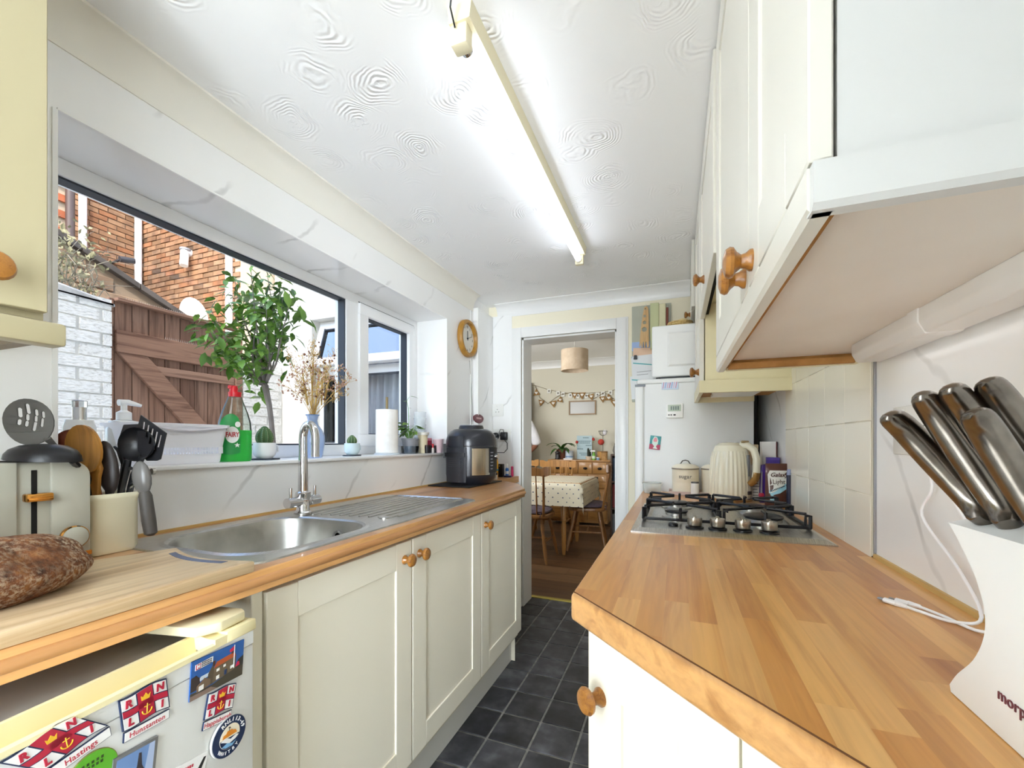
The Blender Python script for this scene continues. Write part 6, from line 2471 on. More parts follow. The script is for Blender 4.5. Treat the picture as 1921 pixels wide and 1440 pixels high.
for k, (u, v) in enumerate(tipsD):
    e = at(u, v, d=dv+rng.uniform(-.09, .09))
    m_ = mouth.lerp(e, .5)+Vector((rng.uniform(-.012, .012), rng.uniform(-.012, .012), .015))
    st0 = mouth+Vector((rng.uniform(-.012, .012), rng.uniform(-.012, .012), 0))
    base = Vector((q[0]+rng.uniform(-.02, .02), q[1]+rng.uniform(-.02, .02), SZ+.012))
    sticks.tube([base, st0, m_, e], [.0014, .0014, .0011, .0007], 4)
    kind = k % 4
    if kind in (0, 3):
        for j in range(70):
            s = rng.uniform(.45, 1.0)
            p = m_.lerp(e, (s-.45)/.55) if s > .45 else m_
            p = p+Vector((rng.gauss(0, .009), rng.gauss(0, .009), rng.gauss(0, .009)))
            d_ = Vector((rng.gauss(0, 1), rng.gauss(0, 1), 1.4+rng.gauss(0, .6))).normalized()*rng.uniform(.006, .016)
            heads_s.tube([p, p+d_], [.0013, .0005], 3)
    elif kind == 1:
        for j in range(9):
            b = m_.lerp(e, rng.uniform(.5, 1))
            p = b+Vector((rng.gauss(0, .016), rng.gauss(0, .016), rng.gauss(0, .014)))
            sticks.tube([b, p], [.0006, .0005], 3)
            heads_b.ball(p, rng.uniform(.0028, .0055), 6, 4)
    else:
        for j in range(16):
            b = m_.lerp(e, rng.uniform(.3, 1))
            p = b+Vector((rng.gauss(0, .02), rng.gauss(0, .02), rng.gauss(0, .018)))
            sticks.tube([b, p], [.0006, .0004], 3)
            for z in range(3):
                heads_p.ball(p+Vector((rng.gauss(0, .003), rng.gauss(0, .003), rng.gauss(0, .003))), rng.uniform(.0022, .004), 5, 3)
for u, v, u2, v2 in ((577, 760, 566, 690), (585, 765, 588, 655), (592, 765, 600, 690), (603, 760, 606, 700), (608, 755, 618, 705)):
    a, b = at(u, v, d=1.70), at(u2, v2, d=1.70)
    sticks.tube([a, a.lerp(b, .5), b], [.003, .005, .001], 5)
sticks.build('stems', straw, df_)
for mb_, nm, mm in ((heads_s, 'grass_heads', straw), (heads_b, 'seed_heads', brn), (heads_p, 'flower_heads', pnk)):
    x = mb_.build(nm, mm, df_)
    x['kind'] = 'stuff'

# kitchen roll on its stand
q = (-1.345, 1.755, SZ)
kr = thing('kitchen_roll', 'white kitchen roll on an upright stand with a wooden pole', 'roll', q)
MB().lathe([(.001, 0), (.062, 0), (.062, .004), (.058, .007), (.001, .007)], q, 28).build('base', M('stand_pale', 'c9d2da', .3), kr)
MB().lathe([(.018, .008), (.054, .008), (.054, .222), (.018, .222)], q, 32, caps=False).build('roll', noisy('paper_roll', [(.3, 'eeebe6'), (.7, 'f8f6f2')], 30, .95), kr)
MB().lathe([(.018, .0085), (.018, .2215)], q, 18, caps=False).build('tube', M('card_tube', 'b39a78', .9), kr)
MB().tube([(q[0], q[1], SZ), (q[0], q[1], SZ+.285)], [.007, .006], 10).build('pole', M('pole_wood', '8d7a50', .5), kr)

# basil in a grey pot in a clear tub
q = (-1.34, 1.945, SZ)
bs = thing('basil_plant', 'leafy green herb with one tall stem in a grey pot on the sill', 'plant', q)
MB().lathe([(.034, .0), (.046, .002), (.049, .04), (.047, .04), (.044, .004), (.001, .003)], q, 22, caps=False).build('saucer_tub', glass('tub_clear', 'e6eef4', .05, 2.), bs)
MB().lathe([(.001, .004), (.034, .004), (.043, .072), (.046, .073), (.046, .082), (.041, .082), (.041, .07), (.001, .07)], q, 22).build('pot', M('pot_grey', '8c8e94', .5), bs)
rng = random.Random(17)
V, F = LV, LF
lf0 = None
mb = MB()
for i in range(34):
    a = rng.uniform(0, 2*PI)
    rd = rng.uniform(.008, .05)
    p = Vector((q[0]+rd*math.cos(a), q[1]+rd*math.sin(a), SZ+.10+rng.uniform(0, .065)))
    mb.tube([(q[0]+.3*(p.x-q[0]), q[1]+.3*(p.y-q[1]), SZ+.07), (p.x, p.y, p.z)], [.0012, .0008], 4)
    if lf0 is None:
        o = lf0 = MB().add(LV, LF, normals=False).build('leaf', leafg, bs, world=False, sharp=60)
    else:
        o = inst(lf0, (0, 0, 0), bs)
    o.location = p-bs.location
    o.rotation_euler = (rng.uniform(-.5, .5), rng.uniform(-.2, .7), a+rng.uniform(-.5, .5))
    s = rng.uniform(.032, .055)
    o.scale = (s, s*1.3, s)
tall = [(q[0]-.01, q[1]-.01, SZ+.07), at(767, 790, X=-1.34), at(766, 765, X=-1.34), at(763, 752, X=-1.34), at(768, 744, X=-1.33)]
mb.tube(tall, [.0018, .0016, .0014, .0011, .0008], 5)
for u, v, s, rz in ((772, 743, .05, .9), (762, 752, .042, -.9), (769, 765, .02, .7), (762, 775, .018, -2), (770, 780, .016, 1), (761, 790, .024, -1.6)):
    o = inst(lf0, at(u-3, v, X=-1.335)-bs.location, bs, (.2, .1, rz), scale=(s, s, s))
mb.build('stems', M('stem_green', '6d9a4a', .6), bs)

# clutter in the corner of the sill
q = (-1.315, 2.03, SZ)
o = thing('cream_candle_jar', 'cream patterned tall jar at the corner of the sill', 'jar', q)
MB().lathe([(.001, 0), (.025, 0), (.026, .06), (.027, .10), (.001, .10)], q, 18).build('body', M('jar_ivory', 'dcd0b0', .5), o)
MB().lathe([(.001, .10), (.034, .10), (.036, .115), (.001, .118)], q, 18).build('lid', M('jar_lid', 'e9e6dd', .4), o)
q = (-1.29, 2.035, SZ)
o = thing('dark_jar', 'small black jar in front of the cream jar on the sill', 'jar', q)
MB().lathe([(.001, 0), (.018, 0), (.02, .035), (.001, .035)], q, 16).build('body', M('jar_black', '201c20', .3), o)
MB().lathe([(.001, .035), (.0195, .035), (.0195, .045), (.001, .045)], q, 16).build('lid', M('jar_brown', '3a2320', .4), o)
q = (-1.275, 2.03+.04, SZ)
o = thing('nail_bottle', 'tiny clear bottle with a red top at the sill corner', 'bottle', q)
MB().lathe([(.001, 0), (.008, 0), (.008, .024), (.005, .03), (.001, .03)], q, 12).build('body', M('nail_clear', 'dcd2cc', .2), o)
MB().lathe([(.001, .03), (.0055, .03), (.0045, .052), (.001, .053)], q, 12).build('cap', M('cap_red', 'd3202c', .3), o)
q = (-1.305, 2.105, SZ)
o = thing('dark_box', 'low black box between the small jars on the sill', 'box', q)
MB().box(q[0]-.02, q[0]+.02, q[1]-.02, q[1]+.022, SZ, SZ+.036, .003).build('body', M('box_black', '242025', .4), o)
MB().box(q[0]-.0205, q[0]+.0205, q[1]-.0205, q[1]+.0225, SZ+.036, SZ+.042, .002, 1).build('lid', M('box_black_lid', '37303a', .4), o)
q = (-1.34, 2.12, SZ)
o = thing('pink_packet', 'red and pink packet standing at the end of the sill', 'packet', q)
MB().box(q[0]-.012, q[0]+.012, q[1]-.03, q[1]+.03, SZ, SZ+.085, .004).build('body', M('packet_pink', 'd98a9c', .5), o)
MB().box(q[0]+.0121, q[0]+.0126, q[1]-.02, q[1]+.022, SZ+.02, SZ+.07).build('print', M('packet_red', 'b93a50', .5), o)
q = (-1.29, 2.15, SZ)
o = thing('pink_cup', 'pale pink cup at the far end of the sill', 'cup', q)
MB().lathe([(.001, 0), (.022, 0), (.031, .078), (.029, .078), (.021, .004), (.001, .004)], q, 20).build('body', M('cup_pink', 'e9ccd2', .4), o)
MB().lathe([(.0312, .074), (.0322, .079), (.029, .0795)], q, 20, caps=False).build('rim', M('cup_pink_rim', 'f3e1e5', .3), o)
q = (-1.36, 2.07, SZ)
o = thing('stacked_glasses', 'stack of clear plastic tumblers at the back corner of the sill', 'glasses', q)
for k in range(5):
    MB().lathe([(.028, .012+.035*k), (.036, .09+.035*k), (.037, .092+.035*k), (.0345, .09+.035*k), (.0265, .012+.035*k)], q, 20, caps=False).build('tumbler', M('tumbler_clear', 'eef3f5', .15, alpha=.28), o)
MB().lathe([(.001, 0), (.03, 0), (.03, .012), (.001, .012)], q, 18).build('base', M('base_clear', 'e2e8ea', .2), o)

# ================================================================ ON THE RIGHT WORKTOP
# tall fridge-freezer at the end, side towards the camera
ff = thing('fridge_freezer', 'tall white fridge-freezer past the hob, its side towards the room', 'fridge', (.07, 2.45, 0))
FX0, FX1, FY0, FY1, FT = -.145, .325, 2.175, 2.72, 1.452
MB().box(FX0, FX1, FY0, FY1, .03, FT-.022, .004).build('body', wen, ff)
MB().box(FX0-.035, FX1, FY0-.004, FY1, FT-.022, FT, .005).build('top', wen, ff)
for za, zb in ((.05, .62), (.63, FT-.026)):
    d = MB().box(FX0-.045, FX0-.006, FY0-.002, FY1, za, zb, .006).build('door', wen, ff)
mb = MB().box(FX0-.045, FX0+.004, FY0-.004, FY0+.03, FT-.034, FT-.023, .001, 1)
mb.build('hinge', M('hinge_grey', '7b8088', .4), ff)
MB().box(FX0-.006, FX0, FY0+.004, FY1-.004, .05, FT-.03).build('seal', M('grey_seal', 'c4c4c0', .5), ff)
for xx in (FX0+.04, FX1-.04):
    MB().cyl((xx, FY0+.05, 0), (xx, FY0+.05, .031), .018).build('foot', black, ff)
# dark gap beside it: cable
o = thing('black_cable', 'black cable hanging in the dark gap beside the tall fridge', 'cable', (.352, 2.3, 1.2))
MB().tube([(.352, 2.25, 1.40), (.348, 2.24, 1.25), (.355, 2.24, 1.12), (.350, 2.25, .96)], .004, 6).build('cord', black, o)
MB().box(.34, .365, 2.25, 2.28, 1.04, 1.12, .003).build('plug', black, o)
gap = MB().box(.329, .3825, 2.74, 2.76, .6, 1.7)  # dark sheet added to paint the shade in this gap
tag(gap.build('gap_shade', shade_black), 'dark sheet painting the shade in the gap right of the tall fridge', 'shading')

# white cabinet-like appliance on top of it
mw = thing('countertop_freezer', 'small white appliance with a raised side panel standing on the tall fridge', 'appliance', (.1, 2.42, FT))
MX0, MX1, MY0, MY1, MZ0, MZ1 = -.112, .30, 2.19, 2.60, FT+.012, 1.712
MB().box(MX0, MX1, MY0, MY1, MZ0, MZ1, .008, 3).build('body', wen, mw)
mb = MB()
mb.rings([[(MX0+.07, MY0+.001, MZ0+.045), (MX1-.05, MY0+.001, MZ0+.045), (MX1-.05, MY0+.001, MZ1-.035), (MX0+.07, MY0+.001, MZ1-.035)],
          [(MX0+.08, MY0-.006, MZ0+.055), (MX1-.06, MY0-.006, MZ0+.055), (MX1-.06, MY0-.006, MZ1-.045), (MX0+.08, MY0-.006, MZ1-.045)]])
mb.build('side_panel', wen, mw, sharp=20)
for xx in (MX0+.03, MX1-.03):
    for yy in (MY0+.03, MY1-.03):
        MB().cyl((xx, yy, FT), (xx, yy, MZ0+.001), .012).build('foot', black, mw)
MB().box(MX0+.04, MX0+.30, MY0+.01, MY0+.03, FT+.001, MZ0-.001).build('vent', M('vent_dark', '3c4146', .5), mw)
# things up there
o = thing('woven_basket', 'small straw-coloured wicker basket on top of the white appliance', 'basket', (.03, 2.32, MZ1))
wick = noisy('wicker', [(.3, 'a78a52'), (.7, 'd6bd84')], 90, .9, bump=.6)
mb = MB()
for k in range(4):
    r_ = .052+.004*math.sin(k*1.2)
    mb.tube([(.018+(r_)*math.cos(2*PI*i/20)*1.1, 2.32+r_*.8*math.sin(2*PI*i/20), MZ1+.006+.0105*k) for i in range(20)], .0062, 6, closed=True)
mb.build('wall', wick, o)
MB().lathe([(.001, 0), (.055, 0), (.055, .006), (.001, .006)], (.018, 2.32, MZ1), 20, sx=1.1, sy=.8).build('base', wick, o)
MB().ball((.03, 2.32, MZ1+.038), (.034, .028, .022), 14, 8).build('bundle', M('linen_bundle', 'd8c79a', .9), o)

# noticeboard papers on the wall to the right of the doorway
nt = thing('noticeboard', 'grey pinboard on the far wall beside the tall fridge', 'board', (-.19, YF, 1.8))
MB().box(-.262, -.03, YF-.018, YF-.0005, 1.40, 2.0, .002, 1).build('board', M('board_grey', 'b9bcae', .8), nt)
MB().box(-.15, -.10, YF-.05, YF-.018, 1.72, 2.0, .002, 1).build('folder', M('folder_green', 'cfd4a8', .7), nt)
MB().box(-.099, -.06, YF-.05, YF-.018, 1.70, 1.99, .002, 1).build('folder', M('folder_cream', 'ded9b4', .7), nt)
MB().box(-.058, -.046, YF-.05, YF-.018, 1.72, 1.965, .002, 1).build('folder', M('folder_red', '8a4a3c', .7), nt)
for i, (xa, xb, za, zb, hx, rot, lab) in enumerate(((-.262, -.13, 1.72, 1.775, 'a9bfe6', 0, 'pale blue slip pinned to the board above the white papers'), (-.255, -.12, 1.655, 1.735, 'eccbb0', .05, 'peach coloured paper pinned behind the wooden fork'), (-.262, -.115, 1.50, 1.69, 'eef1f4', -.05, 'white letter with a teal stripe pinned uppermost'), (-.268, -.115, 1.42, 1.565, 'f1f4f6', -.08, 'white letter with a teal stripe hanging lowest on the pinboard'))):
    o = thing('pinned_paper', lab, 'paper', ((xa+xb)/2, YF-.0192-.002*i, (za+zb)/2))
    MB().box((xa-xb)/2, (xb-xa)/2, -.0008, 0, (za-zb)/2, (zb-za)/2).build('sheet', M('paper_'+hx, hx, .8), o, world=False)
    if 'teal' in lab:
        m2 = MB().prism([((xa-xb)/2+.01, .055), ((xb-xa)/2-.005, .028), ((xb-xa)/2-.005, .022), ((xa-xb)/2+.01, .048)], 'Y', -.0014, -.0009)
        m2.build('stripe', M('teal_ink', '58b8bd', .7), o, world=False)
        mb = MB()
        for k in range(3):
            mb.box((xa-xb)/2+.03, (xb-xa)/2-.03-.02*k, -.0013, -.0009, -.01-.018*k, -.006-.018*k)
        mb.build('print', M('print_grey2', 'b3b4b8', .7), o, world=False)
    o.rotation_euler = (0, rot, 0)
c = at(1192, 670, Y=YF-.03)
o = thing('bulldog_clip', 'small black clip holding the papers at the left edge', 'clip', c)
MB().prism([(-.011, -.013), (.011, -.013), (.008, .013), (-.008, .013)], 'Y', -.006, .006, .001, 1).build('body', black, o, world=False)
MB().tube([(-.011, 0, -.006), (-.024, 0, -.004), (-.024, 0, .004), (-.011, 0, .006)], .0012, 5).build('wire', chrome, o, world=False)
# spaghetti measure shaped like a fork
c = at(1210, 612, Y=YF-.08)
o = thing('spaghetti_measure', 'wooden fork-shaped spaghetti measure with four holes hanging on the papers', 'utensil', c)
def pl2(u, v):
    p = at(u, v, Y=YF-.08)
    return (p.x, p.z)
outline = [pl2(*p) for p in ((1209, 576), (1213, 574), (1216, 578), (1217, 600), (1217, 628), (1217.5, 650), (1214, 652), (1212.5, 641), (1211.5, 641), (1210.5, 652), (1208.5, 652), (1207.5, 641), (1206.5, 641), (1205.5, 652), (1203.5, 652), (1202.5, 642), (1201.5, 650), (1199.5, 650), (1201, 628), (1203, 610), (1206, 590))]
holes = []
for u, v, r_ in ((1211, 580, 1.6), (1209.5, 593, 2.6), (1209.2, 605, 3.3), (1208.7, 618, 4.6)):
    cc2 = pl2(u, v)
    rr_ = r_/799*2.6
    holes.append([(cc2[0]+rr_*math.cos(2*PI*i/14), cc2[1]+rr_*math.sin(2*PI*i/14)) for i in range(14)])
loops = [[Vector((p[0], p[1], 0)) for p in lo] for lo in [outline]+holes]
tri = mathutils.geometry.tessellate_polygon(loops)
flat = [p for lo in loops for p in lo]
V = [(p.x, YF-.084+.006*sg, p.y) for sg in (0, 1) for p in flat]
nn = len(flat)
F = [tuple(t_) for t_ in tri]+[tuple(nn+i for i in t_[::-1]) for t_ in tri]
st = 0
for lo in loops:
    for i in range(len(lo)):
        a, b = st+i, st+(i+1) % len(lo)
        F.append((a, b, nn+b, nn+a))
    st += len(lo)
MB().add(V, F).build('body', wood('beech', 'b88a54', 'd8b27c', 'Z', .5, None, 1.5), o)
MB().tube([at(1211, 580, Y=YF-.082), at(1212, 572, Y=YF-.06), at(1212, 571, Y=YF-.018)], .0015, 5).build('hook', chrome, o)

# magnets and timer on the fridge side
FS = FY0-.0005


def onf(u, v):
    return at(u, v, Y=FY0)


a, b = onf(1250, 757), onf(1281, 783)
o = thing('kitchen_timer', 'white digital kitchen timer stuck to the tall fridge side', 'timer', ((a.x+b.x)/2, FY0, (a.z+b.z)/2))
MB().box(a.x, b.x, FY0-.014, FY0-.0002, b.z, a.z, .003).build('body', white, o)
MB().box(a.x+.007, b.x-.008, FY0-.0146, FY0-.014, b.z+.03, a.z-.007).build('screen', M('lcd', 'b9c4b4', .2), o)
mb = MB()
for k in range(4):
    x_ = a.x+.020+.010*k
    mb.box(x_, x_+.006, FY0-.0149, FY0-.0146, b.z+.036, a.z-.014)
mb.build('digits', M('lcd_ink', '6b7c78', .4), o)
for k, xx in enumerate((.012, .022, .037)):
    MB().lathe([(.001, 0), (.0034, 0), (.0034, .0015), (.001, .002)], (a.x+xx, FY0-.014, b.z+.013), 10, 'Y', flip=-1, sx=1 if k < 2 else 1.8).build('button', black, o)
c = onf(1229, 830)
o = thing('fish_magnet', 'teal and red magnet with a pale fish, tilted on the fridge side', 'magnet', c)
MB().box(-.025, .025, -.004, 0, -.033, .033, .001, 1).build('back', M('magnet_teal', '2a8f92', .4), o, world=False)
MB().box(-.0248, .0248, -.0046, -.004, -.0328, -.008).build('lower_half', M('magnet_red', 'b02a52', .4), o, world=False)
fish = [(-.006, .030), (.006, .028), (.014, .012), (.013, -.004), (.006, -.018), (.014, -.029), (-.008, -.029), (-.002, -.018), (-.013, -.006), (-.014, .012)]
MB().prism(fish, 'Y', -.0054, -.0047).build('fish', M('fish_pale', 'cfe0d8', .4), o, world=False, sharp=0)
MB().prism([(-.004, .024), (.004, .024), (.009, .012), (.007, .004), (-.007, .004), (-.009, .012)], 'Y', -.006, -.0055).build('fish_head', M('fish_pink', 'e08a94', .4), o, world=False, sharp=0)
o.rotation_euler = (0, .12, 0)
c = onf(1257, 721)
o = thing('drawing_magnet', 'small pastel picture magnet near the top of the fridge side', 'magnet', c)
MB().box(-.038, .038, -.003, 0, -.024, .024, .001, 1).build('back', M('pastel_blue', 'c9d9ec', .5), o, world=False)
rng = random.Random(2)
for k in range(7):
    x_ = -.034+.0095*k
    MB().prism([(x_, -.018), (x_+.003, -.018), (x_+.009, .006+.01*rng.random()), (x_+.005, .01)], 'Y', -.0036, -.003).build('print', M('pastel_%d' % (k % 3), ('d98aa0', '8f9cc8', 'e8b6c2')[k % 3], .6), o, world=False, sharp=0)

# tray with canisters
try_ = thing('tray', 'pinkish tray under the cream canisters', 'tray', (.09, 2.09, WZ))
mb = MB().box(-.03, .235, 2.035, 2.155, WZ, WZ+.006, .002, 1)
mb.build('base', M('tray_pink', 'd9c5bd', .4), try_)
mb = MB()
mb.box(-.034, -.03, 2.031, 2.159, WZ, WZ+.016)
mb.box(.235, .239, 2.031, 2.159, WZ, WZ+.016)
mb.box(-.03, .235, 2.031, 2.035, WZ, WZ+.016)
mb.box(-.03, .235, 2.155, 2.159, WZ, WZ+.016)
mb.build('rim', M('tray_pink', 'd9c5bd', .4), try_)
can = M('canister_cream', 'f1e8d2', .3)


def canister(label, x, y, word):
    z = WZ+.0065
    o = thing('canister', label, 'canister', (x, y, z), 0, 'cream storage canisters')
    pr = [(.001, 0), (.054, 0), (.056, .003)]
    for k in range(5):
        pr += [(.0565, .006+.009*k), (.0550, .0105+.009*k)]
    pr += [(.0565, .052), (.0565, .108), (.001, .108)]
    MB().lathe(pr, (x, y, z), 36).build('body', can, o)
    MB().lathe([(.0585, .107), (.0592, .110), (.0585, .113)], (x, y, z), 36, caps=True).build('lid_band', M('lid_band', '9c9284', .3, .6), o)
    MB().lathe([(.0585, .113), (.055, .120), (.040, .128), (.02, .131), (.001, .1315)], (x, y, z), 36, caps=False).build('lid', can, o)
    MB().tube([(x-.026, y, z+.127), (x-.020, y, z+.131), (x-.012, y, z+.144), (x, y, z+.147), (x+.012, y, z+.144), (x+.020, y, z+.131), (x+.026, y, z+.127)], .0026, 8).build('handle', M('handle_dark', '6a6862', .35, .7), o)
    if word:
        m_ = M('print_grey_dark', '77746c', .6)
        n = len(word)
        for k, ch in enumerate(word):
            a = -PI/2+(k-(n-1)/2)*.20-.02
            text(ch, o, m_, (.0568*math.cos(a), .0568*math.sin(a), .076), (PI/2, 0, a+PI/2), .024, bold=.0002)
    return o


canister('cream canister printed sugar with a domed lid', .038, 2.093, 'sugar')
canister('cream canister half hidden behind the kettle', .162, 2.10, '')
q = (.075, 2.008, WZ)
o = thing('white_shaker', 'narrow white cylinder with a dark top in front of the canisters', 'shaker', q)
MB().lathe([(.001, 0), (.016, 0), (.0165, .058), (.001, .058)], q, 18).build('body', white, o)
MB().lathe([(.001, .058), (.0165, .058), (.0155, .064), (.001, .064)], q, 18).build('cap', M('cap_dark', '4a4a4a', .4), o)
q = (-.105, 2.085, WZ)
o = thing('glass_dish', 'clear glass dish at the far corner of the worktop', 'dish', q)
MB().lathe([(.001, 0), (.038, 0), (.045, .046), (.043, .046), (.036, .004), (.001, .004)], q, 24).build('bowl', M('dish_glass', 'e6eeeb', .05, alpha=.32), o)
MB().lathe([(.0452, .044), (.0465, .047), (.043, .048)], q, 24, caps=False).build('rim', M('rim_glass', 'c9d0cc', .1, trans=.5), o)
o = thing('ginger_piece', 'knobbly brown scrap lying in the clear glass dish', 'food', (q[0], q[1], WZ+.005))
MB().ball((q[0]-.01, q[1], WZ+.012), (.016, .013, .008), 10, 7).build('root', noisy('ginger', [(.3, '8c5a26'), (.7, 'b8823c')], 50, .8), o)
MB().ball((q[0]+.01, q[1]-.004, WZ+.016), (.011, .010, .010), 10, 7).build('knob_piece', noisy('ginger', [(.3, '8c5a26'), (.7, 'b8823c')], 50, .8), o)

# kettle
kx, ky = .205, 1.955
kt = thing('kettle', 'ribbed cream electric kettle with a wooden-grip handle behind the hob', 'kettle', (kx, ky, WZ))
n = 60
rings = []
for r_, z in ((.078, .012), (.080, .03), (.079, .06), (.076, .12), (.071, .17), (.065, .20), (.055, .222), (.04, .232), (.015, .236), (.0005, .236)):
    rib = .017 if .02 < z < .19 else 0
    rings.append([(kx+r_*(1+rib*(1 if i % 2 else -1))*math.cos(2*PI*i/n), ky+r_*(1+rib*(1 if i % 2 else -1))*math.sin(2*PI*i/n), WZ+z) for i in range(n)])
ketm = M('kettle_cream', 'efe9d2', .22, coat=.4)
MB().rings(rings).build('body', ketm, kt, sharp=12)
MB().lathe([(.001, 0), (.080, 0), (.083, .004), (.083, .012), (.001, .012)], (kx, ky, WZ), 32).build('base', M('base_chrome', 'cfcac0', .2, .9), kt)
# handle to the lower right of the view: (+x, -y)
hd_ = Vector((.80, -.60, 0))
side_ = Vector((-hd_.y, hd_.x, 0))


def hp(r_, z):
    return Vector((kx, ky, WZ+z))+hd_*r_


mb = MB()
loop = [hp(.045, .225), hp(.075, .222), hp(.098, .205), hp(.108, .17), hp(.108, .12), hp(.100, .085), hp(.085, .072)]
mb.tube(loop, [.012, .014, .014, .0135, .0135, .013, .012], 12)
mb.build('handle', ketm, kt)
MB().tube([hp(.109, .118), hp(.106, .10), hp(.098, .083), hp(.082, .0705)], [.0138, .0142, .0142, .0130], 12).build('grip', M('grip_bronze', 'b48a50', .25, .6), kt)
MB().box(-.014, .014, -.010, .010, -.004, .006, .003).build('lid_button', M('button_bronze', '9a8560', .3, .7), kt, world=False).location = hp(.062, .236)-Vector((kx, ky, WZ))
w_ = MB()
w_.M = Matrix.Translation(Vector((kx, ky, WZ+.10))) @ Matrix.Rotation(math.atan2(hd_.y, hd_.x)-.0, 4, 'Z')
w_.box(.072, .0795, -.006, .006, .0, .085, .002)
w_.build('window', M('gauge_grey', '8f9294', .1), kt)
w_ = MB()
w_.M = Matrix.Translation(Vector((kx, ky, WZ))) @ Matrix.Rotation(math.atan2(hd_.y, hd_.x), 4, 'Z')
w_.box(.078, .084, -.012, .012, .028, .042, .002)
w_.build('switch', M('switch_dark', '4a4038', .3), kt)

# boxes and packets behind the kettle
o = thing('cardboard_box', 'tan cardboard box behind the kettle against the fridge', 'box', (.285, 2.09, WZ))
MB().box(.245, .325, 2.07, 2.15, WZ, WZ+.225, .002, 1).build('body', M('tan_board', 'd9bf99', .8), o)
MB().box(.244, .326, 2.069, 2.151, WZ+.20, WZ+.2255, .002, 1).build('lid', M('tan_board_lid', 'e2cba8', .8), o)
o = thing('white_box', 'white box with a dark red edge beside the tan box', 'box', (.355, 2.0, WZ))
MB().box(.325, .375, 1.985, 2.03, WZ, WZ+.238, .001, 1).build('body', M('box_white', 'ece8e2', .6), o)
MB().box(.3752, .3775, 1.985, 2.03, WZ, WZ+.238).build('edge', M('edge_maroon', '6e2a30', .6), o)
o = thing('printed_packet', 'narrow white packet with grey print right of the kettle', 'packet', (.30, 1.96, WZ))
MB().box(.283, .316, 1.955, 1.975, WZ, WZ+.145, .001, 1).build('body', M('pack_pale', 'dcd6cc', .6), o)
mb = MB()
for k in range(7):
    mb.box(.288, .31-.003*(k % 3), 1.9543, 1.955, WZ+.02+.012*k, WZ+.023+.012*k)
mb.build('print', M('print_grey_dark', '77746c', .6), o)
text('e', o, M('print_grey_dark', '77746c', .6), (-.006, -.0055, .115), (PI/2, 0, 0), .02)
o = thing('purple_packet', 'shiny purple and white packet beside the chocolate bag', 'packet', (.322, 1.91, WZ))
MB().prism([(.303, WZ), (.33, WZ), (.334, WZ+.13), (.326, WZ+.15), (.31, WZ+.148), (.306, WZ+.12)], 'Y', 1.90, 1.918, .003).build('bag', M('purple_foil', '4a2f86', .2), o)
MB().prism([(.304, WZ+.004), (.312, WZ+.004), (.313, WZ+.12), (.309, WZ+.12)], 'Y', 1.898, 1.90).build('clear_edge', M('foil_silver', 'c9c6d2', .2, .5), o)
MB().lathe([(.001, 0), (.010, 0), (.001, .002)], (.309, 1.8985, WZ+.03), 12, 'Y', flip=-1).build('sticker', M('sticker_red', 'c22f48', .4), o)
o = thing('purple_box', 'purple cardboard box top behind the chocolate bag', 'box', (.35, 1.94, WZ))
MB().box(.335, .378, 1.932, 1.965, WZ, WZ+.175, .001, 1).build('body', M('purple_card', '4c3a94', .5), o)
MB().box(.3348, .3782, 1.9318, 1.9652, WZ+.165, WZ+.1755, .001, 1).build('lid', M('purple_card_lid', '5d4aa8', .5), o)
# chocolate pouch: front turned to the camera
cf = Vector((-.18, -.983, 0)).normalized()
ang = math.atan2(cf.x, -cf.y)
o = thing('chocolate_pouch', 'brown hot chocolate pouch with a cream and blue label', 'pouch', (.345, 1.80, WZ), -ang)
pb = MB()
rings = []
for wv, dp, z in ((.042, .020, 0), (.043, .022, .01), (.042, .018, .08), (.0415, .010, .125), (.041, .004, .150), (.041, .003, .158)):
    rings.append([(-wv, 0, z), (-wv*.7, -dp*.8, z), (0, -dp, z), (wv*.7, -dp*.8, z), (wv, 0, z), (wv*.7, dp*.8, z), (0, dp, z), (-wv*.7, dp*.8, z)])
pb.rings(rings).build('bag', M('choc_brown', '5d3527', .35), o, world=False, sharp=60)


def pouch_y(x, z):
    # front surface of the pouch at (x, z)
    zs = [0, .01, .08, .125, .15, .158]
    ds = [.020, .022, .018, .010, .004, .003]
    for i in range(5):
        if z <= zs[i+1]:
            q = (z-zs[i])/(zs[i+1]-zs[i])
            d_ = ds[i]+(ds[i+1]-ds[i])*q
            break
    else:
        d_ = .003
    k = abs(x)/.042
    return -(d_*(1-.2*k/.7) if k < .7 else d_*.8*(1-k)/.3)


def patch(pts, m, name, off=.0012):
    """label piece following the bulge of the bag"""
    c = (sum(p[0] for p in pts)/len(pts), sum(p[1] for p in pts)/len(pts))
    V = [(c[0], pouch_y(*c)-off, c[1])]+[(p[0], pouch_y(*p)-off, p[1]) for p in pts]
    F = [(0, i+1, (i+1) % len(pts)+1) for i in range(len(pts))]
    return MB().add(V, F, normals=False).build(name, m, o, world=False, sharp=0)


def den(pts, n=4):
    r = []
    for i in range(len(pts)):
        a, b = pts[i], pts[(i+1) % len(pts)]
        r += [(a[0]+(b[0]-a[0])*k/n, a[1]+(b[1]-a[1])*k/n) for k in range(n)]
    return r


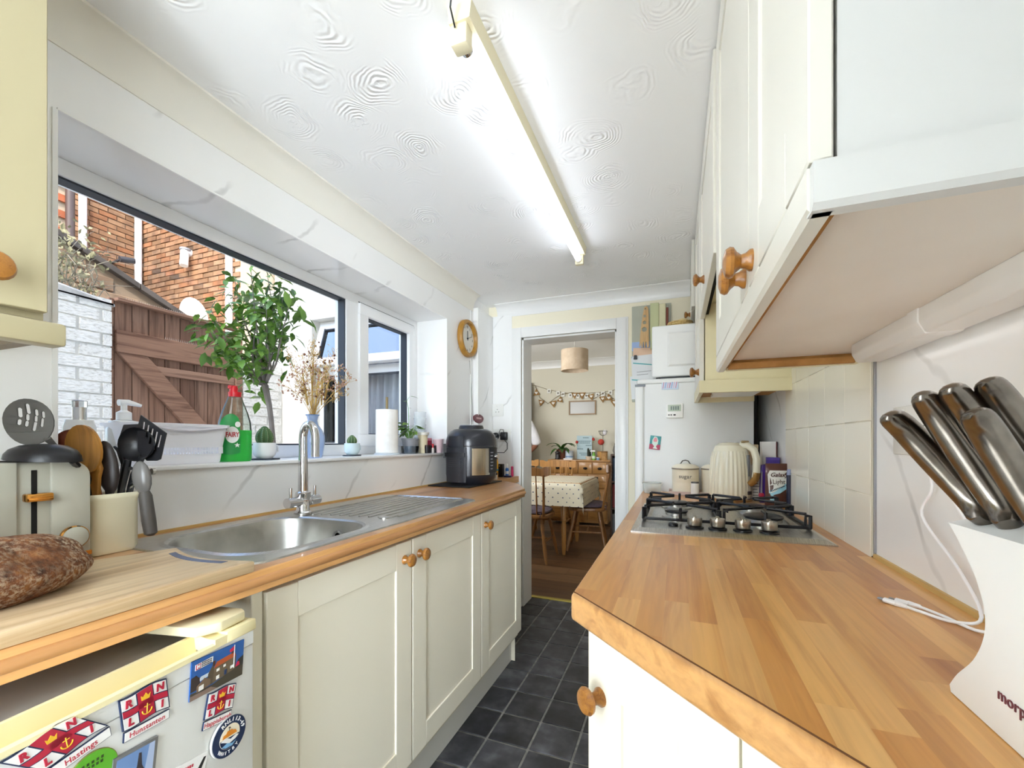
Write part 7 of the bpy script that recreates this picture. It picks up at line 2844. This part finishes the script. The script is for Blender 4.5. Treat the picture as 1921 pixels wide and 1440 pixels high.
patch(den([(-.036, .118), (-.03, .133), (.040, .133), (.040, .108), (.0, .085), (-.034, .078)]), M('label_creamy', 'f2efe6', .4), 'label', .003)
patch(den([(-.034, .06), (.0, .068), (.028, .088), (.040, .11), (.040, .092), (.025, .070), (.0, .052), (-.03, .042)]), M('label_blue', 'a9dbe8', .4), 'label_band', .0036)
patch(den([(-.036, .115), (-.034, .05), (-.02, .055), (.0, .07), (.025, .09), (.034, .115), (.0, .122)]), M('label_creamy', 'f2efe6', .4), 'label', .0033)
text('Galaxy', o, M('choc_ink', '4a2418', .5), (-.002, -.0150, .117), (PI/2-.18, 0, 0), .021, shear=.35, bold=.0003)
text('Light', o, M('thin_ink', '6a5a50', .5), (-.003, -.0185, .092), (PI/2-.1, 0, 0), .024, sp=1.0, sx=.9)
mb = MB()
for k in range(9):
    mb.box(-.03+.005*k, -.0265+.005*k, -.0237, -.0234, .058+.0022*k, .062+.0022*k)
mb.build('small_print', M('print_blue_dark', '36607a', .5), o, world=False)
patch(oval(-.024, .030, .008, .014, 0, 12), M('label_blue', 'a9dbe8', .4), 'badge', .003)
o = thing('dark_jar', 'tall dark tube standing right of the chocolate pouch', 'tube', (.372, 1.755, WZ))
MB().lathe([(.001, 0), (.009, 0), (.009, .12), (.001, .12)], (0, 0, 0), 14).build('body', M('tube_navy', '22263c', .3), o, world=False)
MB().lathe([(.001, .12), (.0085, .12), (.007, .14), (.001, .141)], (0, 0, 0), 14).build('cap', M('tube_cap', '9098b4', .3), o, world=False)
o = thing('folded_papers', 'white papers tucked under the far wall cupboard', 'paper', (.22, 1.9, 1.345))
MB().prism([(1.80, 1.352), (2.06, 1.352), (2.05, 1.341), (1.82, 1.338)], 'X', .14, .30, .001, 1).build('sheet', M('paper_white', 'f3f3f0', .7), o)
MB().prism([(1.76, 1.345), (1.86, 1.350), (1.86, 1.336), (1.77, 1.333)], 'X', .13, .21, .001, 1).build('sheet', M('paper_white', 'f3f3f0', .7), o)

# double socket on the right wall and white charging cables
wall_plate('wall_socket', 'white double socket on the right wall behind the knives', (XR-.0005, .915, 1.168), .145, .086, 'X', 2)
wc = M('cable_white', 'f0eff0', .4)


def usb(label, pts, hd):
    o = thing('charging_cable', label, 'cable', pts[-1])
    MB().tube(pts, .0021, 8).build('cord', wc, o)
    e = Vector(pts[-1])
    h2 = Vector(hd).normalized()
    MB().tube([e-h2*.003, e+h2*.012], [.0028, .0042], 8).build('strain_relief', wc, o)
    MB().tube([e+h2*.010, e+h2*.026], [.0052, .0052], 8, flat=.7).build('plug', wc, o)
    MB().tube([e+h2*.026, e+h2*.034], [.0038, .0038], 6, flat=.5).build('tip', M('usb_metal', '8b8b8e', .3, .9), o)


def smooth(P, n=6):
    P = [Vector(p) for p in P]
    P = [P[0]]+P+[P[-1]]
    out = []
    for i in range(1, len(P)-2):
        for k in range(n):
            t_ = k/n
            a, b, c, d = P[i-1], P[i], P[i+1], P[i+2]
            out.append(.5*((2*b)+(c-a)*t_+(2*a-5*b+4*c-d)*t_*t_+(3*b-a-3*c+d)*t_**3))
    out.append(P[-2])
    return out


usb('white charging cable looping down the wall, its plug end foremost', smooth([(.378, .905, 1.14), (.370, .85, 1.08), (.366, .87, 1.03), (.368, .78, .97), (.362, .72, .925), (.338, .725, .9135), (.315, .752, .9135), (.304, .768, .9138)]), (-.6, .8, 0))
usb('second white charging cable lying just behind the first', smooth([(.378, .88, 1.14), (.374, .80, 1.06), (.374, .73, .99), (.369, .695, .93), (.352, .70, .9135), (.335, .745, .9135), (.322, .775, .9138)]), (-.7, .7, 0))

# ---- knife block with five steel-handled knives
kb = thing('knife_block', 'white waisted knife block at the right edge of the worktop', 'knife block', (.30, .41, WZ))
side0 = [(.527, 0), (.529, .006), (.517, .022), (.495, .045), (.482, .068), (.479, .088), (.485, .108), (.500, .130), (.527, .157), (.531, .160)]
side = [(p.x, p.y) for p in smooth([(a, b, 0) for a, b in side0[1:9]], 4)]
side = [(.527, 0)]+side+[(.531, .160)]
prof = [(y, WZ+z) for y, z in side]+[(2*.41-y, WZ+z) for y, z in side[::-1]]
blk_m = M('block_white', 'ececea', .5)
mb = MB()
A = [(.243, y, z) for y, z in prof]
B = [(.335, y, z+.030*max(0, min(1, (z-WZ-.10)/.055))) for y, z in prof]
n = len(prof)
mb.add(A+B, [list(range(n)), list(range(2*n-1, n-1, -1))]+[((i+1) % n, i, n+i, n+(i+1) % n) for i in range(n)])
mb.build('body', blk_m, kb, sharp=30)
text('morphy richards', kb, M('logo_brown', '7a4048', .5), (-.0576, .053, .034), (PI/2, 0, -PI/2), .0132, align='LEFT', sp=1.04)
hsteel = noisy('handle_steel', [(.3, '77716a'), (.7, '928b83')], 60, .24, 3, metal=1.)
KN5 = [('utility knife nearest the wall end, lowest steel handle on the left', (1848, 972), (1672, 772), .385, .425, .0125),
       ('second steel-handled knife from the left in the white block', (1896, 985), (1732, 738), .362, .400, .0130),
       ('third steel-handled knife, in the middle of the block', (1945, 962), (1782, 722), .352, .382, .0132),
       ('steel-handled knife standing furthest back in the block', (1992, 900), (1850, 712), .345, .372, .0135),
       ('front steel-handled knife at the right edge of the block', (1975, 1010), (1826, 768), .318, .345, .0122)]
for k, (lab, bu, tu, db, dt, wd) in enumerate(KN5):
    p0, p1 = at(*bu, d=db), at(*tu, d=dt)
    ax = (p1-p0)
    L_ = ax.length
    ax.normalize()
    # blade direction lies in the plane of the picture's up-right slope: across the handle
    across = (rightv*.55+fwd*.70+upv*.45)
    across = (across-ax*across.dot(ax)).normalized()
    thick = ax.cross(across).normalized()
    o = thing('kitchen_knife', lab, 'knife', tuple(p0), 0, None)
    rings = []
    for s, w_, off, tk in ((-.03, .0105, -.001, .0062), (.0, .0112, -.002, .0068), (.035, .0125, -.0040, .0072), (.06, .0128, -.0045, .0078), (.085, .0108, -.0020, .0080), (.12, .0092, .001, .0084), (.2, .0094, .003, .0090), (.35, .0108, .0035, .0098), (.52, .0120, .002, .0102), (.68, .0122, .0, .0102), (.80, .0126, -.002, .0100), (.88, .0142, -.005, .0096), (.93, .0160, -.0085, .0090), (.965, .0158, -.0105, .0080), (.99, .0120, -.0130, .0060), (1.005, .006, -.0150, .003)):
        c = p0+ax*(L_*s)+across*off*1.2
        rings.append([c+across*(w_*1.25*math.copysign(abs(math.cos(2*PI*i/18))**.8, math.cos(2*PI*i/18)))+thick*(tk*1.15*math.sin(2*PI*i/18)) for i in range(18)])
    MB().rings(rings).build('handle', hsteel, o, sharp=60)
    mb = MB()
    V = []
    for s, w_ in ((-.02, .011), (-.55, .010)):
        c = p0+ax*(L_*s)
        for e1, e2 in ((-1, -1), (1, -1), (1, 1), (-1, 1)):
            V.append(c+across*w_*e1+thick*.001*e2)
    MB().add(V, [(0, 1, 2, 3), (7, 6, 5, 4), (0, 4, 5, 1), (1, 5, 6, 2), (2, 6, 7, 3), (3, 7, 4, 0)]).build('blade', M('blade_steel', 'a9a9aa', .2, 1.), o)
    # black slot collar in the block
    cpt = p0-ax*.006
    zt_ = cpt.z
    A2 = []
    d2 = Vector((across.x, across.y, 0)).normalized()
    n2 = Vector((-d2.y, d2.x, 0))
    cpt = p0-ax*.012
    mb = MB()
    tilt = Vector((0, 0, .33*d2.x))
    mb.rings([[cpt+(d2+tilt)*(.020*math.cos(2*PI*i/16))+n2*(.0045*math.sin(2*PI*i/16))+upv*(z) for i in range(16)] for z in (-.012, .004)])
    mb.build('slot_collar', black, o)

# ================================================================ MAGNETS ON THE SMALL FRIDGE DOOR
navy, mred, mwhite, gold = M('magnet_navy', '1f2f52', .35), M('magnet_crimson', 'b8203c', .35), M('magnet_white', 'f0efee', .3), M('magnet_gold', 'e6b52e', .35)


def magnet(name, label, y, z, a=0., x=.0006):
    p = Vector((-.693, .535, 0))+Matrix.Rotation(FZ, 3, 'Z') @ Vector((x, y, z))
    o = thing(name, label, 'magnet', p)
    o.rotation_euler = (a, 0, FZ)
    return o


TR = (PI/2, 0, PI/2)


def flat(o, pts, m, name, x0, x1):
    return MB().prism(pts, 'X', x0, x1).build(name, m, o, world=False, sharp=0)


def flag(label, town, y, z, w_, h_, a, k, strip_dx=.0):
    o = magnet('flag_magnet', label, y, z, a)

    def wp(q, r):      # q, r in -.5...5 across and up the flag
        return (q*w_-k*r*h_, r*h_+.07*w_*math.sin(q*6.0+.6)*.5)

    def strip(q0, q1, r0, r1, n=8):
        return [wp(q0+(q1-q0)*i/n, r0) for i in range(n+1)]+[wp(q1+(q0-q1)*i/n, r1) for i in range(n+1)]
    flat(o, strip(-.53, .53, -.54, .54), navy, 'backing', 0, .0022)
    flat(o, strip(-.5, .5, -.5, .5), mwhite, 'field', .0022, .0026)
    flat(o, strip(-.5, .5, -.13, .13), navy, 'cross_edge', .0026, .0028)
    flat(o, strip(-.19, .19, -.5, .5), navy, 'cross_edge', .0026, .0028)
    flat(o, strip(-.5, .5, -.10, .10), mred, 'cross', .0028, .0030)
    flat(o, strip(-.165, .165, -.5, .5), mred, 'cross', .0028, .0030)
    for ch, q, r in (('R', -.35, .30), ('N', .35, .30), ('L', -.35, -.31), ('I', .35, -.31)):
        p = wp(q, r)
        text(ch, o, mred, (.0030, p[0], p[1]), TR, h_*.34, bold=.0006)
    # crown over anchor
    s = h_
    c = wp(0, .22)
    cr = [(-.12, -.09), (.12, -.09), (.15, .08), (.08, .02), (.0, .13), (-.08, .02), (-.15, .08)]
    flat(o, [(c[0]+x*s, c[1]+y_*s) for x, y_ in cr], gold, 'crown', .0030, .0034)
    c = wp(0, -.2)
    mb = MB()
    mb.tube([(.0033, c[0], c[1]+.17*s), (.0033, c[0], c[1]-.17*s)], .018*s, 5)
    mb.tube([(.0033, c[0]-.09*s, c[1]+.09*s), (.0033, c[0]+.09*s, c[1]+.09*s)], .015*s, 5)
    mb.tube([(.0033, c[0]+.15*s*math.cos(t_), c[1]-.02*s+.15*s*math.sin(t_)) for t_ in [PI+PI*i/10 for i in range(11)]], .02*s, 5)
    mb.build('anchor', gold, o, world=False)
    # name strip
    zb = -h_*.5-.011
    yo = k*h_*.6+strip_dx
    pts = [(-w_*.5+yo, zb-.0055), (w_*.5+yo, zb-.0055+.0), (w_*.5+yo, zb+.0055), (-w_*.5+yo, zb+.0055)]
    flat(o, [(p[0]*1.0+(.0008 if p[0] > yo else -.0008), p[1]+(.0008 if p[1] > zb else -.0008)) for p in pts], navy, 'name_strip_edge', 0, .0022)
    flat(o, pts, mwhite, 'name_strip', .0022, .0026)
    text(town, o, mred, (.0026, yo, zb-.0004), TR, .0098, sx=.95, sp=1.03)
    return o


flag('big lifeboat flag magnet named Hastings, the lowest left and most tilted', 'Hastings', -.270, .806, .060, .036, .16, .75)
flag('lifeboat flag magnet named Hunstanton, alone in the middle of the door', 'Hunstanton', -.178, .795, .056, .040, -.05, .16)
flag('lifeboat flag magnet named Happisburgh, under the house picture', 'Happisburgh', -.066, .733, .048, .035, -.20, .0)

o = magnet('picture_magnet', 'blue-sky picture magnet of a stone house with a red roof', -.070, .786, -.07)
W2, H2 = .046, .029
flat(o, [(-W2, -H2), (W2, -H2), (W2, H2), (-W2, H2)], M('photo_sky', '2b5fa8', .3), 'back', 0, .002)
lay = [('ground', '4b4438', [(-W2, -H2), (W2, -H2), (W2, -.006), (.02, -.013), (-.01, -.02), (-W2, -.018)]),
       ('pavement', '8a7468', [(-W2, -H2), (.0, -H2), (-.012, -.022), (-W2, -.022)]),
       ('cloud', 'c9d6e4', [(-.035, -.006), (-.015, -.003), (-.01, .002), (-.03, .001)]),
       ('hill', '3a3a36', [(.03, -.012), (W2, -.012), (W2, .004), (.036, .0)]),
       ('tree', '3c3230', [(-W2, -.016), (-.030, -.016), (-.032, .0), (-.038, .006), (-W2, .004)]),
       ('house_wall', '6e5f4b', [(-.010, -.018), (.031, -.012), (.031, .008), (-.008, .004)]),
       ('house_gable', '5c4f3e', [(-.020, -.018), (-.010, -.018), (-.008, .005), (-.011, .010), (-.018, .0)]),
       ('roof', 'b1542c', [(-.009, .004), (.031, .008), (.028, .0155), (-.004, .0125)]),
       ('chimney', '4a3026', [(-.011, .008), (-.007, .008), (-.007, .016), (-.011, .016)]),
       ('chimney', '4a3026', [(.022, .014), (.026, .0145), (.026, .020), (.022, .020)]),
       ('garage', '7a6450', [(-.036, -.020), (-.014, -.018), (-.014, -.009), (-.024, -.003), (-.036, -.011)]),
       ('garage_door', 'e9e6e2', [(-.033, -.0195), (-.025, -.019), (-.025, -.0115), (-.033, -.0125)]),
       ('window', 'f0eee8', [(-.004, -.003), (.001, -.0025), (.001, .0015), (-.004, .001)]),
       ('window', 'f0eee8', [(.008, -.001), (.012, -.0006), (.012, .003), (.008, .0026)]),
       ('window', 'f0eee8', [(.021, -.009), (.027, -.008), (.027, -.004), (.021, -.0045)]),
       ('window', 'f0eee8', [(-.004, -.015), (.001, -.0145), (.001, -.009), (-.004, -.0095)]),
       ('front_door', '2c3f66', [(.010, -.014), (.014, -.0136), (.014, -.006), (.010, -.0064)]),
       ('flagpole', 'f4f4f4', [(.0265, -.010), (.028, -.010), (.0275, .027), (.0265, .027)]),
       ('pennant', 'd2284c', [(.026, .0255), (.018, .022), (.019, .018), (.026, .019)]),
       ('pennant', 'd2284c', [(.031, -.010), (.038, -.009), (.037, -.003), (.033, -.003)]),
       ('caption_board', 'f3f3f3', [(-.041, .014), (-.012, .016), (-.012, .0245), (-.041, .0225)])]
for i, (nm, hx, pts) in enumerate(lay):
    flat(o, pts, M('pic_'+hx, hx, .4), nm, .002+.00004*i, .0021+.00006*i)
flat(o, [(-.040, .0145), (-.032, .015), (-.032, .0225), (-.040, .0220)], mred, 'caption_square', .0030, .0035)
text('M', o, mwhite, (.0036, -.036, .0185), TR, .007, bold=.0003)
mb = MB()
for k in range(3):
    for j in range(7):
        mb.box(.0030, .0036, -.0305+.0024*j, -.0288+.0024*j, .0215-.0027*k, .0231-.0027*k)
mb.build('caption_print', ink, o, world=False, sharp=0)

o = magnet('round_magnet', 'round navy lifeboat badge magnet overlapping the flag above it', -.053, .668, -.15, .0042)
circ = lambda r, n=36: [(r*math.cos(2*PI*i/n), r*math.sin(2*PI*i/n)) for i in range(n)]
flat(o, circ(.0315), M('badge_edge', 'c9c9c6', .3), 'rim', -.003, .0012)
flat(o, circ(.0305), navy, 'back', .0012, .0018)
flat(o, circ(.0185), M('badge_cream', 'f3e9d2', .35), 'picture', .0018, .0021)
for ang, ch in zip([128, 112, 97, 84, 68, 54, 40, 28, 14], 'RNLI13-49'):
    a = math.radians(ang)
    t_ = text(ch, o, mwhite, (.0019, .0245*math.cos(a), .0245*math.sin(a)), (0, 0, 0), .0085, bold=.0002)
    t_.rotation_euler = (Matrix.Rotation(a-PI/2, 3, 'X') @ Euler(TR).to_matrix()).to_euler()
for ang, ch in zip([215, 231, 246, 261, 279, 296], 'WHITBY'):
    a = math.radians(ang+14)
    t_ = text(ch, o, mwhite, (.0019, .0245*math.cos(a), .0245*math.sin(a)), (0, 0, 0), .0075)
    t_.rotation_euler = (Matrix.Rotation(a+PI/2, 3, 'X') @ Euler(TR).to_matrix()).to_euler()
sea = [(.0182*math.cos(t_), .0182*math.sin(t_)) for t_ in [PI+.1+(PI-.2)*i/16 for i in range(17)]]
flat(o, sea, navy, 'sea', .0021, .0023)
flat(o, [(-.017, -.003), (-.008, .0), (.002, -.005), (.012, -.002), (.017, -.004), (.012, -.008), (.0, -.011), (-.010, -.006)], mwhite, 'wave', .0023, .0025)
flat(o, [(-.014, -.012), (-.004, -.009), (.006, -.013), (.013, -.011), (.006, -.0165), (-.006, -.016)], M('wave_blue', '7fb4dc', .35), 'wave', .0023, .0026)
flat(o, [(-.014, .0), (.013, .001), (.010, .006), (.004, .0075), (.003, .0095), (-.006, .0095), (-.008, .006), (-.013, .005)], M('boat_orange', 'dd8a2c', .35), 'lifeboat', .0023, .0027)
mb = MB()
mb.tube([(.0025, -.003, .0095), (.0025, -.003, .016)], .0005, 4)
mb.tube([(.0025, -.005, .0145), (.0025, -.001, .0132)], .0006, 4)
mb.build('mast', ink, o, world=False)

o = magnet('round_magnet', 'round lime green magnet at the bottom edge of the picture', -.238, .744, .0)
flat(o, circ(.0275), M('lime_edge', '8a8f4a', .4), 'rim', 0, .0015)
flat(o, circ(.0265), M('lime_green', '5fae2c', .35), 'back', .0015, .0021)
mb = MB()
for zz, wv in ((.014, .011), (.009, .010)):
    for j in range(5):
        y_ = -wv+j*wv*.45
        mb.box(.0021, .0024, y_, y_+.0026, zz, zz+.0032)
mb.box(.0021, .0024, -.005, .004, -.004, .005)
mb.build('print', M('lime_ink', '2f4a1c', .5), o, world=False, sharp=0)

o = magnet('picture_magnet', 'grey-edged picture magnet of a dark tower against blue sky', -.194, .705, -.10)
flat(o, [(-.027, -.04), (.027, -.04), (.027, .04), (-.027, .04)], M('pewter_frame', '8f8f92', .3, .6), 'frame', 0, .004)
flat(o, [(-.023, -.036), (.023, -.036), (.023, .036), (-.023, .036)], M('photo_dusk', '6f8fc2', .35), 'picture', .004, .0043)
flat(o, [(-.010, -.036), (.014, -.036), (.013, .004), (.008, .014), (.006, .030), (.003, .031), (.002, .014), (-.004, .006)], M('photo_tower', '3f3a40', .4), 'tower', .0043, .0046)
flat(o, [(.004, -.036), (.023, -.036), (.023, .036), (.016, .036), (.012, .0)], M('photo_haze', 'a9b9d8', .4), 'haze', .0041, .0044)

o = magnet('card_magnet', 'white card magnet with red print at the bottom of the fridge door', -.128, .652, -.22)
flat(o, [(-.036, -.026), (.036, -.026), (.036, .024), (-.036, .022)], mwhite, 'back', 0, .0016)
mb = MB()
for zz, a_, b_ in ((.012, -.014, .012), (.004, -.020, .016)):
    y_ = a_
    while y_ < b_:
        mb.box(.0016, .0019, y_, y_+.0026, zz, zz+.004)
        y_ += .0036
mb.build('print', mred, o, world=False, sharp=0)
flat(o, [(.018, -.004), (.030, .018), (.034, .018), (.026, -.006)], ink, 'sketch', .0016, .0019)
flat(o, [(-.033, .002), (-.030, .012), (-.027, .002)], mred, 'mark', .0016, .0019)
